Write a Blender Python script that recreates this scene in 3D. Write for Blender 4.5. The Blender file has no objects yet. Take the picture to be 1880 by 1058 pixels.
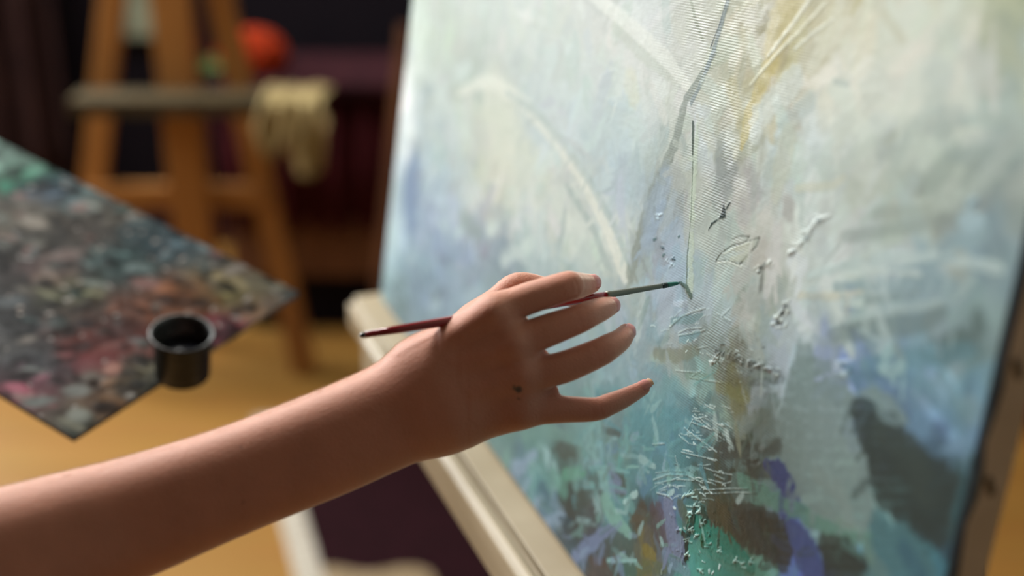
import bpy, math, random
import numpy as np
from mathutils import Vector, Matrix

# ------------------------------------------------------------------ camera, light, exposure
scene = bpy.context.scene
COL = scene.collection
rng = np.random.default_rng(7)
random.seed(7)
PITCH = math.radians(22.0)
EYE = np.array([0.0, 0.0, 1.45])
AX_R = np.array([1.0, 0.0, 0.0])
AX_F = np.array([0.0, math.cos(PITCH), -math.sin(PITCH)])
AX_U = np.array([0.0, math.sin(PITCH), math.cos(PITCH)])
FPX = 2611.0

cam = bpy.data.cameras.new('camera')
cam.lens = 50.0
cam.sensor_width = 36.0
cam.dof.use_dof = True
cam.dof.focus_distance = 0.885
cam.dof.aperture_fstop = 2.3
cam.dof.aperture_blades = 0
cam.clip_start = 0.02
cam_o = bpy.data.objects.new('camera', cam)
COL.objects.link(cam_o)
cam_o.location = EYE
cam_o.rotation_euler = (math.radians(90) - PITCH, 0, 0)
scene.camera = cam_o

scene.view_settings.view_transform = 'Standard'
scene.view_settings.look = 'None'
scene.view_settings.gamma = 1.0
scene.view_settings.use_curve_mapping = False
scene.view_settings.exposure = -0.3
scene.cycles.use_denoising = True
scene.cycles.sample_clamp_indirect = 4.0
scene.cycles.max_bounces = 8

world = bpy.data.worlds.new('sky')
scene.world = world
world.use_nodes = True
bg = world.node_tree.nodes['Background']
bg.inputs['Color'].default_value = (0.85, 0.93, 1.0, 1)
bg.inputs['Strength'].default_value = 0.8


def area(name, loc, target, sx, sy, power, color):
    l = bpy.data.lights.new(name, 'AREA')
    l.shape = 'RECTANGLE'
    l.size, l.size_y = sx, sy
    l.energy = power
    l.color = color
    o = bpy.data.objects.new(name, l)
    COL.objects.link(o)
    o.location = loc
    o.rotation_euler = (Vector(target) - Vector(loc)).to_track_quat('-Z', 'Y').to_euler()
    return o


WIN = (-3.45, -1.85, 0.80, 3.35)          # window opening in the back wall: x0, x1, z0, z1
WIN2 = (1.35, 3.25, 1.65, 3.35)           # unseen opening added in the left wall to light the arm: y0, y1, z0, z1
area('window_daylight', (-2.65, 4.25, 2.35), (-0.4, 1.0, 1.0), 1.6, 2.2, 300, (0.95, 0.985, 1.0))
area('window_daylight', (-4.2, 2.3, 2.6), (-0.2, 1.2, 1.0), 1.8, 1.6, 110, (0.95, 0.985, 1.0))  # added side light for the arm's rim and the canvas
SKY = (-2.1, -0.7, 2.1, 3.4)               # unseen skylight added in the ceiling for the arm's bright rim: x0, x1, y0, y1
area('added_skylight_light', (-1.4, 2.75, 3.85), (-0.5, 1.2, 1.0), 1.3, 1.2, 265, (1.0, 0.97, 0.91))  # added high light that widens the rim along the arm
area('warm_fill_light', (0.9, -0.9, 3.3), (0.0, 1.2, 0.9), 0.9, 0.9, 0.9, (1.0, 0.74, 0.52))  # added weak warm fill for the shaded side, not a real lamp


# ------------------------------------------------------------------ helpers
def P(x, y, d):
    """point d metres ahead of the viewer along the line of sight through (x, y) of the 1880x1058 frame"""
    return EYE + d * (AX_F + AX_R * (x - 940) / FPX - AX_U * (y - 529) / FPX)


def on_y(x, y, Y):
    v = P(x, y, 1.0) - EYE
    return EYE + v * (Y / v[1])


def on_z(x, y, Z):
    v = P(x, y, 1.0) - EYE
    return EYE + v * ((Z - EYE[2]) / v[2])


def tag(o, label=None, cat=None, group=None, kind=None):
    for k, v in (('label', label), ('category', cat), ('group', group), ('kind', kind)):
        if v:
            o[k] = v
    return o


def empty(name, loc=(0, 0, 0), label=None, cat=None, group=None):
    o = bpy.data.objects.new(name, None)
    COL.objects.link(o)
    o.location = loc
    o.empty_display_size = 0.05
    return tag(o, label, cat, group)


def mesh_obj(name, verts, faces, mat=None, parent=None, smooth=False, matrix=None):
    me = bpy.data.meshes.new(name)
    me.from_pydata([tuple(map(float, v)) for v in verts], [], [tuple(map(int, f)) for f in faces])
    me.update()
    if smooth:
        me.polygons.foreach_set('use_smooth', [True] * len(me.polygons))
    if mat:
        me.materials.append(mat)
    o = bpy.data.objects.new(name, me)
    COL.objects.link(o)
    if matrix is not None:
        o.matrix_world = matrix
    if parent:
        o.parent = parent
        if matrix is None:
            o.matrix_parent_inverse = Matrix.Translation(parent.location).inverted()
    return o


def big_mesh(name, V, Q, mat, smooth=True):
    """mesh straight from numpy arrays of vertices and quads"""
    me = bpy.data.meshes.new(name)
    V = np.ascontiguousarray(V, dtype=np.float32)
    Q = np.ascontiguousarray(Q, dtype=np.int32)
    me.vertices.add(len(V))
    me.vertices.foreach_set('co', V.ravel())
    me.loops.add(Q.size)
    me.loops.foreach_set('vertex_index', Q.ravel())
    me.polygons.add(len(Q))
    me.polygons.foreach_set('loop_start', np.arange(0, Q.size, 4, dtype=np.int32))
    me.polygons.foreach_set('loop_total', np.full(len(Q), 4, dtype=np.int32))
    me.polygons.foreach_set('use_smooth', np.full(len(Q), smooth))
    me.update(calc_edges=True)
    me.validate()
    me.materials.append(mat)
    o = bpy.data.objects.new(name, me)
    COL.objects.link(o)
    return o


def bevel(o, w=0.003, seg=2):
    m = o.modifiers.new('bevel', 'BEVEL')
    m.width = w
    m.segments = seg
    m.limit_method = 'ANGLE'
    return o


def box(name, lo, hi, mat, parent=None, bev=0.003):
    x0, y0, z0 = lo
    x1, y1, z1 = hi
    v = [(x0, y0, z0), (x1, y0, z0), (x1, y1, z0), (x0, y1, z0), (x0, y0, z1), (x1, y0, z1), (x1, y1, z1), (x0, y1, z1)]
    f = [(0, 3, 2, 1), (4, 5, 6, 7), (0, 1, 5, 4), (1, 2, 6, 5), (2, 3, 7, 6), (3, 0, 4, 7)]
    o = mesh_obj(name, v, f, mat, parent)
    if bev:
        bevel(o, bev)
    return o


def beam(name, a, b, w, h, mat, parent=None, up=(0, 0, 1), bev=0.003):
    """rectangular bar from a to b, w wide across and h deep"""
    a, b, up = Vector(a), Vector(b), Vector(up)
    d = (b - a).normalized()
    s = d.cross(up).normalized()
    t = s.cross(d).normalized()
    v = []
    for q in (a, b):
        for i, j in ((-1, -1), (1, -1), (1, 1), (-1, 1)):
            v.append(q + s * i * w / 2 + t * j * h / 2)
    f = [(0, 1, 2, 3), (7, 6, 5, 4), (0, 4, 5, 1), (1, 5, 6, 2), (2, 6, 7, 3), (3, 7, 4, 0)]
    o = mesh_obj(name, v, f, mat, parent)
    if bev:
        bevel(o, bev)
    return o


def lathe(name, prof, mat, parent=None, n=32, matrix=None, close=True):
    v, f = [], []
    for r, z in prof:
        for i in range(n):
            a = 2 * math.pi * i / n
            v.append((r * math.cos(a), r * math.sin(a), z))
    for j in range(len(prof) - 1):
        for i in range(n):
            k = (i + 1) % n
            f.append((j * n + i, j * n + k, (j + 1) * n + k, (j + 1) * n + i))
    if close:
        f.append(tuple(range(n))[::-1])
        f.append(tuple(range((len(prof) - 1) * n, len(prof) * n)))
    if matrix is not None:
        v = [matrix @ Vector(q) for q in v]
    return mesh_obj(name, v, f, mat, parent, smooth=True)


def axis_matrix(origin, z_dir, x_hint=(1, 0, 0)):
    z = Vector(z_dir).normalized()
    x = Vector(x_hint)
    x = (x - z * x.dot(z)).normalized()
    y = z.cross(x)
    return Matrix(((x[0], y[0], z[0], origin[0]), (x[1], y[1], z[1], origin[1]), (x[2], y[2], z[2], origin[2]), (0, 0, 0, 1)))


# ------------------------------------------------------------------ materials
def mat(name, color, rough=0.5, metal=0.0, spec=0.5, **kw):
    m = bpy.data.materials.new(name)
    m.use_nodes = True
    b = m.node_tree.nodes['Principled BSDF']
    b.inputs['Base Color'].default_value = (*color, 1)
    b.inputs['Roughness'].default_value = rough
    b.inputs['Metallic'].default_value = metal
    b.inputs['Specular IOR Level'].default_value = spec
    for k, v in kw.items():
        b.inputs[k.replace('_', ' ')].default_value = v
    return m


def nodes(m):
    return m.node_tree.nodes, m.node_tree.links, m.node_tree.nodes['Principled BSDF']


def add_noise(m, c1, c2, scale=8.0, stretch=(1, 1, 1), detail=6, bump=0.0, bscale=None, lo=.35, hi=.65):
    N, L, B = nodes(m)
    tc = N.new('ShaderNodeTexCoord')
    mp = N.new('ShaderNodeMapping')
    mp.inputs['Scale'].default_value = stretch
    L.new(tc.outputs['Object'], mp.inputs['Vector'])
    n = N.new('ShaderNodeTexNoise')
    n.inputs['Scale'].default_value = scale
    n.inputs['Detail'].default_value = detail
    L.new(mp.outputs[0], n.inputs['Vector'])
    r = N.new('ShaderNodeValToRGB')
    r.color_ramp.elements[0].position = lo
    r.color_ramp.elements[1].position = hi
    r.color_ramp.elements[0].color = (*c1, 1)
    r.color_ramp.elements[1].color = (*c2, 1)
    L.new(n.outputs['Fac'], r.inputs[0])
    L.new(r.outputs[0], B.inputs['Base Color'])
    if bump:
        n2 = N.new('ShaderNodeTexNoise')
        n2.inputs['Scale'].default_value = bscale or scale * 4
        L.new(mp.outputs[0], n2.inputs['Vector'])
        bp = N.new('ShaderNodeBump')
        bp.inputs['Strength'].default_value = bump
        bp.inputs['Distance'].default_value = 0.003
        L.new(n2.outputs['Fac'], bp.inputs['Height'])
        L.new(bp.outputs[0], B.inputs['Normal'])
    return m


M = {}
M['pine'] = add_noise(mat('pale_pine', (.7, .55, .35), .5), (.25, .20, .12), (.34, .28, .185), 6, (1, 1, 6), bump=.15)
M['oak'] = add_noise(mat('orange_oak', (.6, .33, .1), .45), (.30, .125, .03), (.40, .18, .045), 5, (6, 6, 1), bump=.1)
M['grey_oak'] = add_noise(mat('paint_stained_oak', (.2, .15, .07), .8, spec=.15), (.045, .034, .017), (.075, .056, .028), 12, (4, 4, 1), bump=.1)
M['dark_oak'] = add_noise(mat('dark_brown_oak', (.14, .05, .02), .6), (.11, .04, .015), (.18, .07, .025), 5, (6, 6, 1), bump=.1)
M['white_wood'] = add_noise(mat('whitewashed_wood', (.75, .7, .6), .55), (.68, .62, .52), (.82, .78, .7), 8, (1, 1, 1), bump=.1)
M['maroon'] = add_noise(mat('maroon_cloth', (.06, .012, .015), .9, spec=.1), (.022, .006, .009), (.035, .009, .012), 30, bump=.3)
M['maroon2'] = add_noise(mat('dark_red_drape', (.1, .012, .02), .9, spec=.1), (.045, .007, .010), (.07, .011, .015), 30, bump=.3)
M['curtain'] = add_noise(mat('brown_curtain', (.06, .03, .03), .95, spec=.1), (.028, .014, .015), (.042, .021, .02), 14, bump=.2)
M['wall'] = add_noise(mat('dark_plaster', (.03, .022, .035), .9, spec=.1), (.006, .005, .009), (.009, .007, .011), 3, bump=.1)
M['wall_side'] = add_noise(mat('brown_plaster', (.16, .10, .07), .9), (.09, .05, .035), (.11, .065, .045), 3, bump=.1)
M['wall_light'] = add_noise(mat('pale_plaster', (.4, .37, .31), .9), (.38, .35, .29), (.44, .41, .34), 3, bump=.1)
M['ceiling'] = add_noise(mat('ceiling_paint', (.4, .34, .28), .9), (.22, .16, .12), (.26, .2, .15), 3)
M['rag'] = add_noise(mat('beige_rag', (.55, .42, .18), .9), (.29, .22, .09), (.37, .29, .13), 12, bump=.4)
M['red'] = mat('red_petals', (.5, .055, .01), .7, spec=.2)
M['leaf'] = add_noise(mat('green_leaf', (.06, .12, .03), .5), (.05, .1, .02), (.09, .16, .04), 20)
M['clay'] = add_noise(mat('green_pot', (.08, .1, .05), .5), (.07, .09, .04), (.1, .12, .06), 10)
M['panel'] = add_noise(mat('pale_green_panel', (.25, .3, .22), .7), (.16, .19, .14), (.36, .42, .32), 5)
M['staple'] = mat('staple_steel', (.16, .14, .10), .5, .6)
M['red_lacquer'] = mat('red_lacquer', (.22, .006, .012), .22, Coat_Weight=.5)
M['black_lacquer'] = mat('black_lacquer', (.008, .008, .012), .15, Coat_Weight=.6)
M['ferrule'] = mat('brushed_ferrule', (.17, .18, .15), .45, .8)
M['bristle'] = add_noise(mat('dark_bristles', (.01, .03, .03), .5), (.006, .02, .02), (.015, .05, .045), 300, bump=.6)
M['teal_paint'] = mat('wet_teal_paint', (.02, .16, .12), .25)
M['nail'] = mat('fingernail', (.60, .22, .18), .3, Subsurface_Weight=.3, Subsurface_Radius=(.004, .0015, .001))
M['nail_tip'] = mat('fingernail_edge', (.75, .42, .24), .35)
M['cup'] = add_noise(mat('tarnished_tin', (.09, .09, .09), .4, .7), (.018, .018, .018), (.05, .05, .048), 40, bump=.3)
M['cup_in'] = mat('dark_oil', (.006, .007, .012), .35)
M['sleeve'] = add_noise(mat('grey_cotton', (.25, .25, .28), .9), (.22, .22, .25), (.3, .3, .33), 40, bump=.3)
M['hair'] = mat('fine_blond_hair', (.86, .78, .64), .5)

# floor: long orange-brown boards
fm = mat('lacquered_floor_boards', (.6, .33, .1), .45, spec=.3)
N, L, B = nodes(fm)
tc = N.new('ShaderNodeTexCoord')
br = N.new('ShaderNodeTexBrick')
br.inputs['Scale'].default_value = 1.0
br.inputs['Brick Width'].default_value = 1.4
br.inputs['Row Height'].default_value = .09
br.inputs['Mortar Size'].default_value = .0015
br.inputs['Color1'].default_value = (.26, .128, .026, 1)
br.inputs['Color2'].default_value = (.30, .155, .034, 1)
br.inputs['Mortar'].default_value = (.25, .12, .04, 1)
L.new(tc.outputs['Object'], br.inputs['Vector'])
mp = N.new('ShaderNodeMapping')
mp.inputs['Scale'].default_value = (2, 30, 1)
L.new(tc.outputs['Object'], mp.inputs['Vector'])
ns = N.new('ShaderNodeTexNoise')
ns.inputs['Scale'].default_value = 2
ns.inputs['Detail'].default_value = 6
L.new(mp.outputs[0], ns.inputs['Vector'])
mx = N.new('ShaderNodeMix')
mx.data_type = 'RGBA'
mx.blend_type = 'MULTIPLY'
mx.inputs[0].default_value = .35
L.new(br.outputs['Color'], mx.inputs[6])
L.new(ns.outputs['Color'], mx.inputs[7])
L.new(mx.outputs[2], B.inputs['Base Color'])
M['floor'] = fm


def painted(name, rough, bump_dist, weave=False):
    """paint whose colour is stored per vertex in the 'paint' attribute; fine grain and weave from nodes"""
    m = mat(name, (.5, .5, .5), rough)
    N, L, B = nodes(m)
    at = N.new('ShaderNodeAttribute')
    at.attribute_name = 'paint'
    L.new(at.outputs['Color'], B.inputs['Base Color'])
    tc = N.new('ShaderNodeTexCoord')
    n = N.new('ShaderNodeTexNoise')
    n.inputs['Scale'].default_value = 260
    n.inputs['Detail'].default_value = 4
    L.new(tc.outputs['Object'], n.inputs['Vector'])
    bp = N.new('ShaderNodeBump')
    bp.inputs['Strength'].default_value = 1.0
    bp.inputs['Distance'].default_value = bump_dist
    L.new(n.outputs['Fac'], bp.inputs['Height'])
    out = bp.outputs[0]
    if weave:
        at2 = N.new('ShaderNodeAttribute')
        at2.attribute_name = 'weave'
        mp = N.new('ShaderNodeMapping')
        mp.inputs['Rotation'].default_value = (0, math.radians(5.5), 0)
        L.new(tc.outputs['Object'], mp.inputs['Vector'])
        w = N.new('ShaderNodeTexWave')
        w.bands_direction = 'Z'
        w.inputs['Scale'].default_value = 2 * math.pi / .00165 / 20
        w.inputs['Distortion'].default_value = .6
        w.inputs['Detail'].default_value = 1
        w.inputs['Detail Scale'].default_value = .4
        L.new(mp.outputs[0], w.inputs['Vector'])
        n3 = N.new('ShaderNodeTexNoise')
        n3.inputs['Scale'].default_value = 700
        L.new(tc.outputs['Object'], n3.inputs['Vector'])
        ad = N.new('ShaderNodeMath')
        ad.operation = 'MULTIPLY_ADD'
        ad.inputs[1].default_value = .5
        L.new(n3.outputs['Fac'], ad.inputs[0])
        L.new(w.outputs['Fac'], ad.inputs[2])
        ml = N.new('ShaderNodeMath')
        ml.operation = 'MULTIPLY'
        L.new(ad.outputs[0], ml.inputs[0])
        L.new(at2.outputs['Fac'], ml.inputs[1])
        pn = N.new('ShaderNodeTexNoise')
        pn.inputs['Scale'].default_value = 55
        pn.inputs['Detail'].default_value = 5
        L.new(tc.outputs['Object'], pn.inputs['Vector'])
        pr = N.new('ShaderNodeMapRange')
        pr.inputs['From Min'].default_value = .38
        pr.inputs['From Max'].default_value = .60
        L.new(pn.outputs['Fac'], pr.inputs['Value'])
        m3 = N.new('ShaderNodeMath')
        m3.operation = 'MULTIPLY'
        L.new(ml.outputs[0], m3.inputs[0])
        L.new(pr.outputs[0], m3.inputs[1])
        ml = m3
        rg = N.new('ShaderNodeMath')
        rg.operation = 'MULTIPLY_ADD'
        rg.inputs[1].default_value = -.20
        rg.inputs[2].default_value = rough
        L.new(at2.outputs['Fac'], rg.inputs[0])
        L.new(rg.outputs[0], B.inputs['Roughness'])
        b2 = N.new('ShaderNodeBump')
        b2.inputs['Strength'].default_value = 1.0
        b2.inputs['Distance'].default_value = .0002
        L.new(ml.outputs[0], b2.inputs['Height'])
        L.new(out, b2.inputs['Normal'])
        out = b2.outputs[0]
    L.new(out, B.inputs['Normal'])
    return m


def lin(c):
    c = np.asarray(c, dtype=np.float64) / 255.0
    return np.where(c <= .04045, c / 12.92, ((c + .055) / 1.055) ** 2.4)


def vnoise(X, Y, seed):
    """smooth value noise on arrays, about -1..1"""
    r = np.random.default_rng(seed).random((256, 256)) * 2 - 1
    xi = np.floor(X).astype(int)
    yi = np.floor(Y).astype(int)
    fx = X - xi
    fy = Y - yi
    fx = fx * fx * (3 - 2 * fx)
    fy = fy * fy * (3 - 2 * fy)
    a = r[xi & 255, yi & 255]
    b = r[(xi + 1) & 255, yi & 255]
    c = r[xi & 255, (yi + 1) & 255]
    d = r[(xi + 1) & 255, (yi + 1) & 255]
    return (a * (1 - fx) + b * fx) * (1 - fy) + (c * (1 - fx) + d * fx) * fy


def set_attr(o, name, A):
    me = o.data
    if A.ndim == 2:
        at = me.attributes.new(name, 'FLOAT_COLOR', 'POINT')
        full = np.ones((len(A), 4), np.float32)
        full[:, :3] = A
        at.data.foreach_set('color', full.ravel())
    else:
        at = me.attributes.new(name, 'FLOAT', 'POINT')
        at.data.foreach_set('value', A.astype(np.float32))


# ------------------------------------------------------------------ the room
RX0, RX1, RY0, RY1, RH = -3.9, 2.6, -2.2, 3.95, 3.6
tag(box('floor', (RX0, RY0, -.06), (RX1, RY1, 0), M['floor'], bev=0), kind='structure')
v, f = [], []
for (xa, xb, ya, yb) in ((RX0, SKY[0], RY0, RY1), (SKY[1], RX1, RY0, RY1), (SKY[0], SKY[1], RY0, SKY[2]), (SKY[0], SKY[1], SKY[3], RY1)):
    k = len(v)
    for zz_ in (RH, RH + .1):
        v += [(xa, ya, zz_), (xb, ya, zz_), (xb, yb, zz_), (xa, yb, zz_)]
    f += [(k, k + 1, k + 2, k + 3), (k + 7, k + 6, k + 5, k + 4), (k, k + 4, k + 5, k + 1), (k + 1, k + 5, k + 6, k + 2),
          (k + 2, k + 6, k + 7, k + 3), (k + 3, k + 7, k + 4, k)]
tag(mesh_obj('ceiling', v, f, M['ceiling']), kind='structure')
w3 = tag(empty('added_skylight', (SKY[0], SKY[2], RH)), kind='structure')  # frame round the added skylight, out of view
for a, b in (((SKY[0], SKY[2], RH + .02), (SKY[0] + .05, SKY[3], RH + .08)), ((SKY[1] - .05, SKY[2], RH + .02), (SKY[1], SKY[3], RH + .08)),
             ((SKY[0], SKY[2], RH + .02), (SKY[1], SKY[2] + .05, RH + .08)), ((SKY[0], SKY[3] - .05, RH + .02), (SKY[1], SKY[3], RH + .08))):
    box('window_frame', a, b, M['white_wood'], w3)
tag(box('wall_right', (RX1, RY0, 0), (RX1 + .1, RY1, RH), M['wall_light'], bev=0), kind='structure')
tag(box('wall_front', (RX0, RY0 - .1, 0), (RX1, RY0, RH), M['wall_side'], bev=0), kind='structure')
v, f = [], []
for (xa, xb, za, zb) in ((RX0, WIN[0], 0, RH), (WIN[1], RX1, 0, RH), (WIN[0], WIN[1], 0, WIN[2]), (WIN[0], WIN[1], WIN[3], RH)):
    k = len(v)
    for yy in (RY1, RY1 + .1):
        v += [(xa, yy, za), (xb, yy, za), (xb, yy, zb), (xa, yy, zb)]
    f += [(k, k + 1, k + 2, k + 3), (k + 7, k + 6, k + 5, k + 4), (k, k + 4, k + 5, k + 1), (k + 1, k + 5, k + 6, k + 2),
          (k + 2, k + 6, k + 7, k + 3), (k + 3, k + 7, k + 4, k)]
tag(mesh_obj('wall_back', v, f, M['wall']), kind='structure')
v, f = [], []
for (ya, yb, za, zb) in ((RY0, WIN2[0], 0, RH), (WIN2[1], RY1, 0, RH), (WIN2[0], WIN2[1], 0, WIN2[2]), (WIN2[0], WIN2[1], WIN2[3], RH)):
    k = len(v)
    for xx in (RX0, RX0 - .1):
        v += [(xx, ya, za), (xx, yb, za), (xx, yb, zb), (xx, ya, zb)]
    f += [(k, k + 1, k + 2, k + 3), (k + 7, k + 6, k + 5, k + 4), (k, k + 4, k + 5, k + 1), (k + 1, k + 5, k + 6, k + 2),
          (k + 2, k + 6, k + 7, k + 3), (k + 3, k + 7, k + 4, k)]
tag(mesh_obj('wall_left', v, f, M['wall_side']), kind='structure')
w2 = tag(empty('added_window_2', (RX0, WIN2[0], WIN2[2])), kind='structure')  # frame round the added left window, out of view
for a, b in (((RX0 - .08, WIN2[0], WIN2[2]), (RX0 - .03, WIN2[0] + .05, WIN2[3])), ((RX0 - .08, WIN2[1] - .05, WIN2[2]), (RX0 - .03, WIN2[1], WIN2[3])),
             ((RX0 - .08, WIN2[0], WIN2[2]), (RX0 - .03, WIN2[1], WIN2[2] + .05)), ((RX0 - .08, WIN2[0], WIN2[3] - .05), (RX0 - .03, WIN2[1], WIN2[3])),
             ((RX0 - .08, 2.23, WIN2[2]), (RX0 - .03, 2.27, WIN2[3]))):
    box('window_frame', a, b, M['white_wood'], w2)
box('window_sill', (RX0 - .1, WIN2[0] - .04, WIN2[2] - .03), (RX0 + .14, WIN2[1] + .04, WIN2[2]), M['white_wood'], w2)
tag(box('baseboard_back', (WIN[1] + .2, RY1 - .02, 0), (RX1, RY1, .09), M['maroon'], bev=.004), kind='structure')
wn = tag(empty('window_1', (WIN[0], RY1, WIN[2])), kind='structure')
for a, b in (((WIN[0], RY1 + .03, WIN[2]), (WIN[0] + .05, RY1 + .08, WIN[3])), ((WIN[1] - .05, RY1 + .03, WIN[2]), (WIN[1], RY1 + .08, WIN[3])),
             ((WIN[0], RY1 + .03, WIN[2]), (WIN[1], RY1 + .08, WIN[2] + .05)), ((WIN[0], RY1 + .03, WIN[3] - .05), (WIN[1], RY1 + .08, WIN[3])),
             ((-2.67, RY1 + .03, WIN[2]), (-2.63, RY1 + .08, WIN[3]))):
    box('window_frame', a, b, M['white_wood'], wn)
box('window_sill', (WIN[0] - .04, RY1 - .14, WIN[2] - .03), (WIN[1] - .10, RY1 + .1, WIN[2]), M['white_wood'], wn)

# ------------------------------------------------------------------ the painting on its stretcher
CA, CT = math.radians(20), math.radians(8)
nh = np.array([-math.cos(CA), -math.sin(CA), 0.0])               # the way the canvas faces, level
CX = np.array([math.sin(CA), -math.cos(CA), 0.0])                # along its width, to the near side
CZ = math.cos(CT) * np.array([0, 0, 1.0]) - math.sin(CT) * nh    # up the leaning canvas
CY = np.cross(CZ, CX)                                            # into the canvas
CO = np.array([-0.14278713, 1.41685953, 0.86564403])             # its lower far corner
CW, CH, CTH = 0.925, 0.80, 0.021
CMAT = Matrix(((CX[0], CY[0], CZ[0], CO[0]), (CX[1], CY[1], CZ[1], CO[1]), (CX[2], CY[2], CZ[2], CO[2]), (0, 0, 0, 1)))

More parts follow.
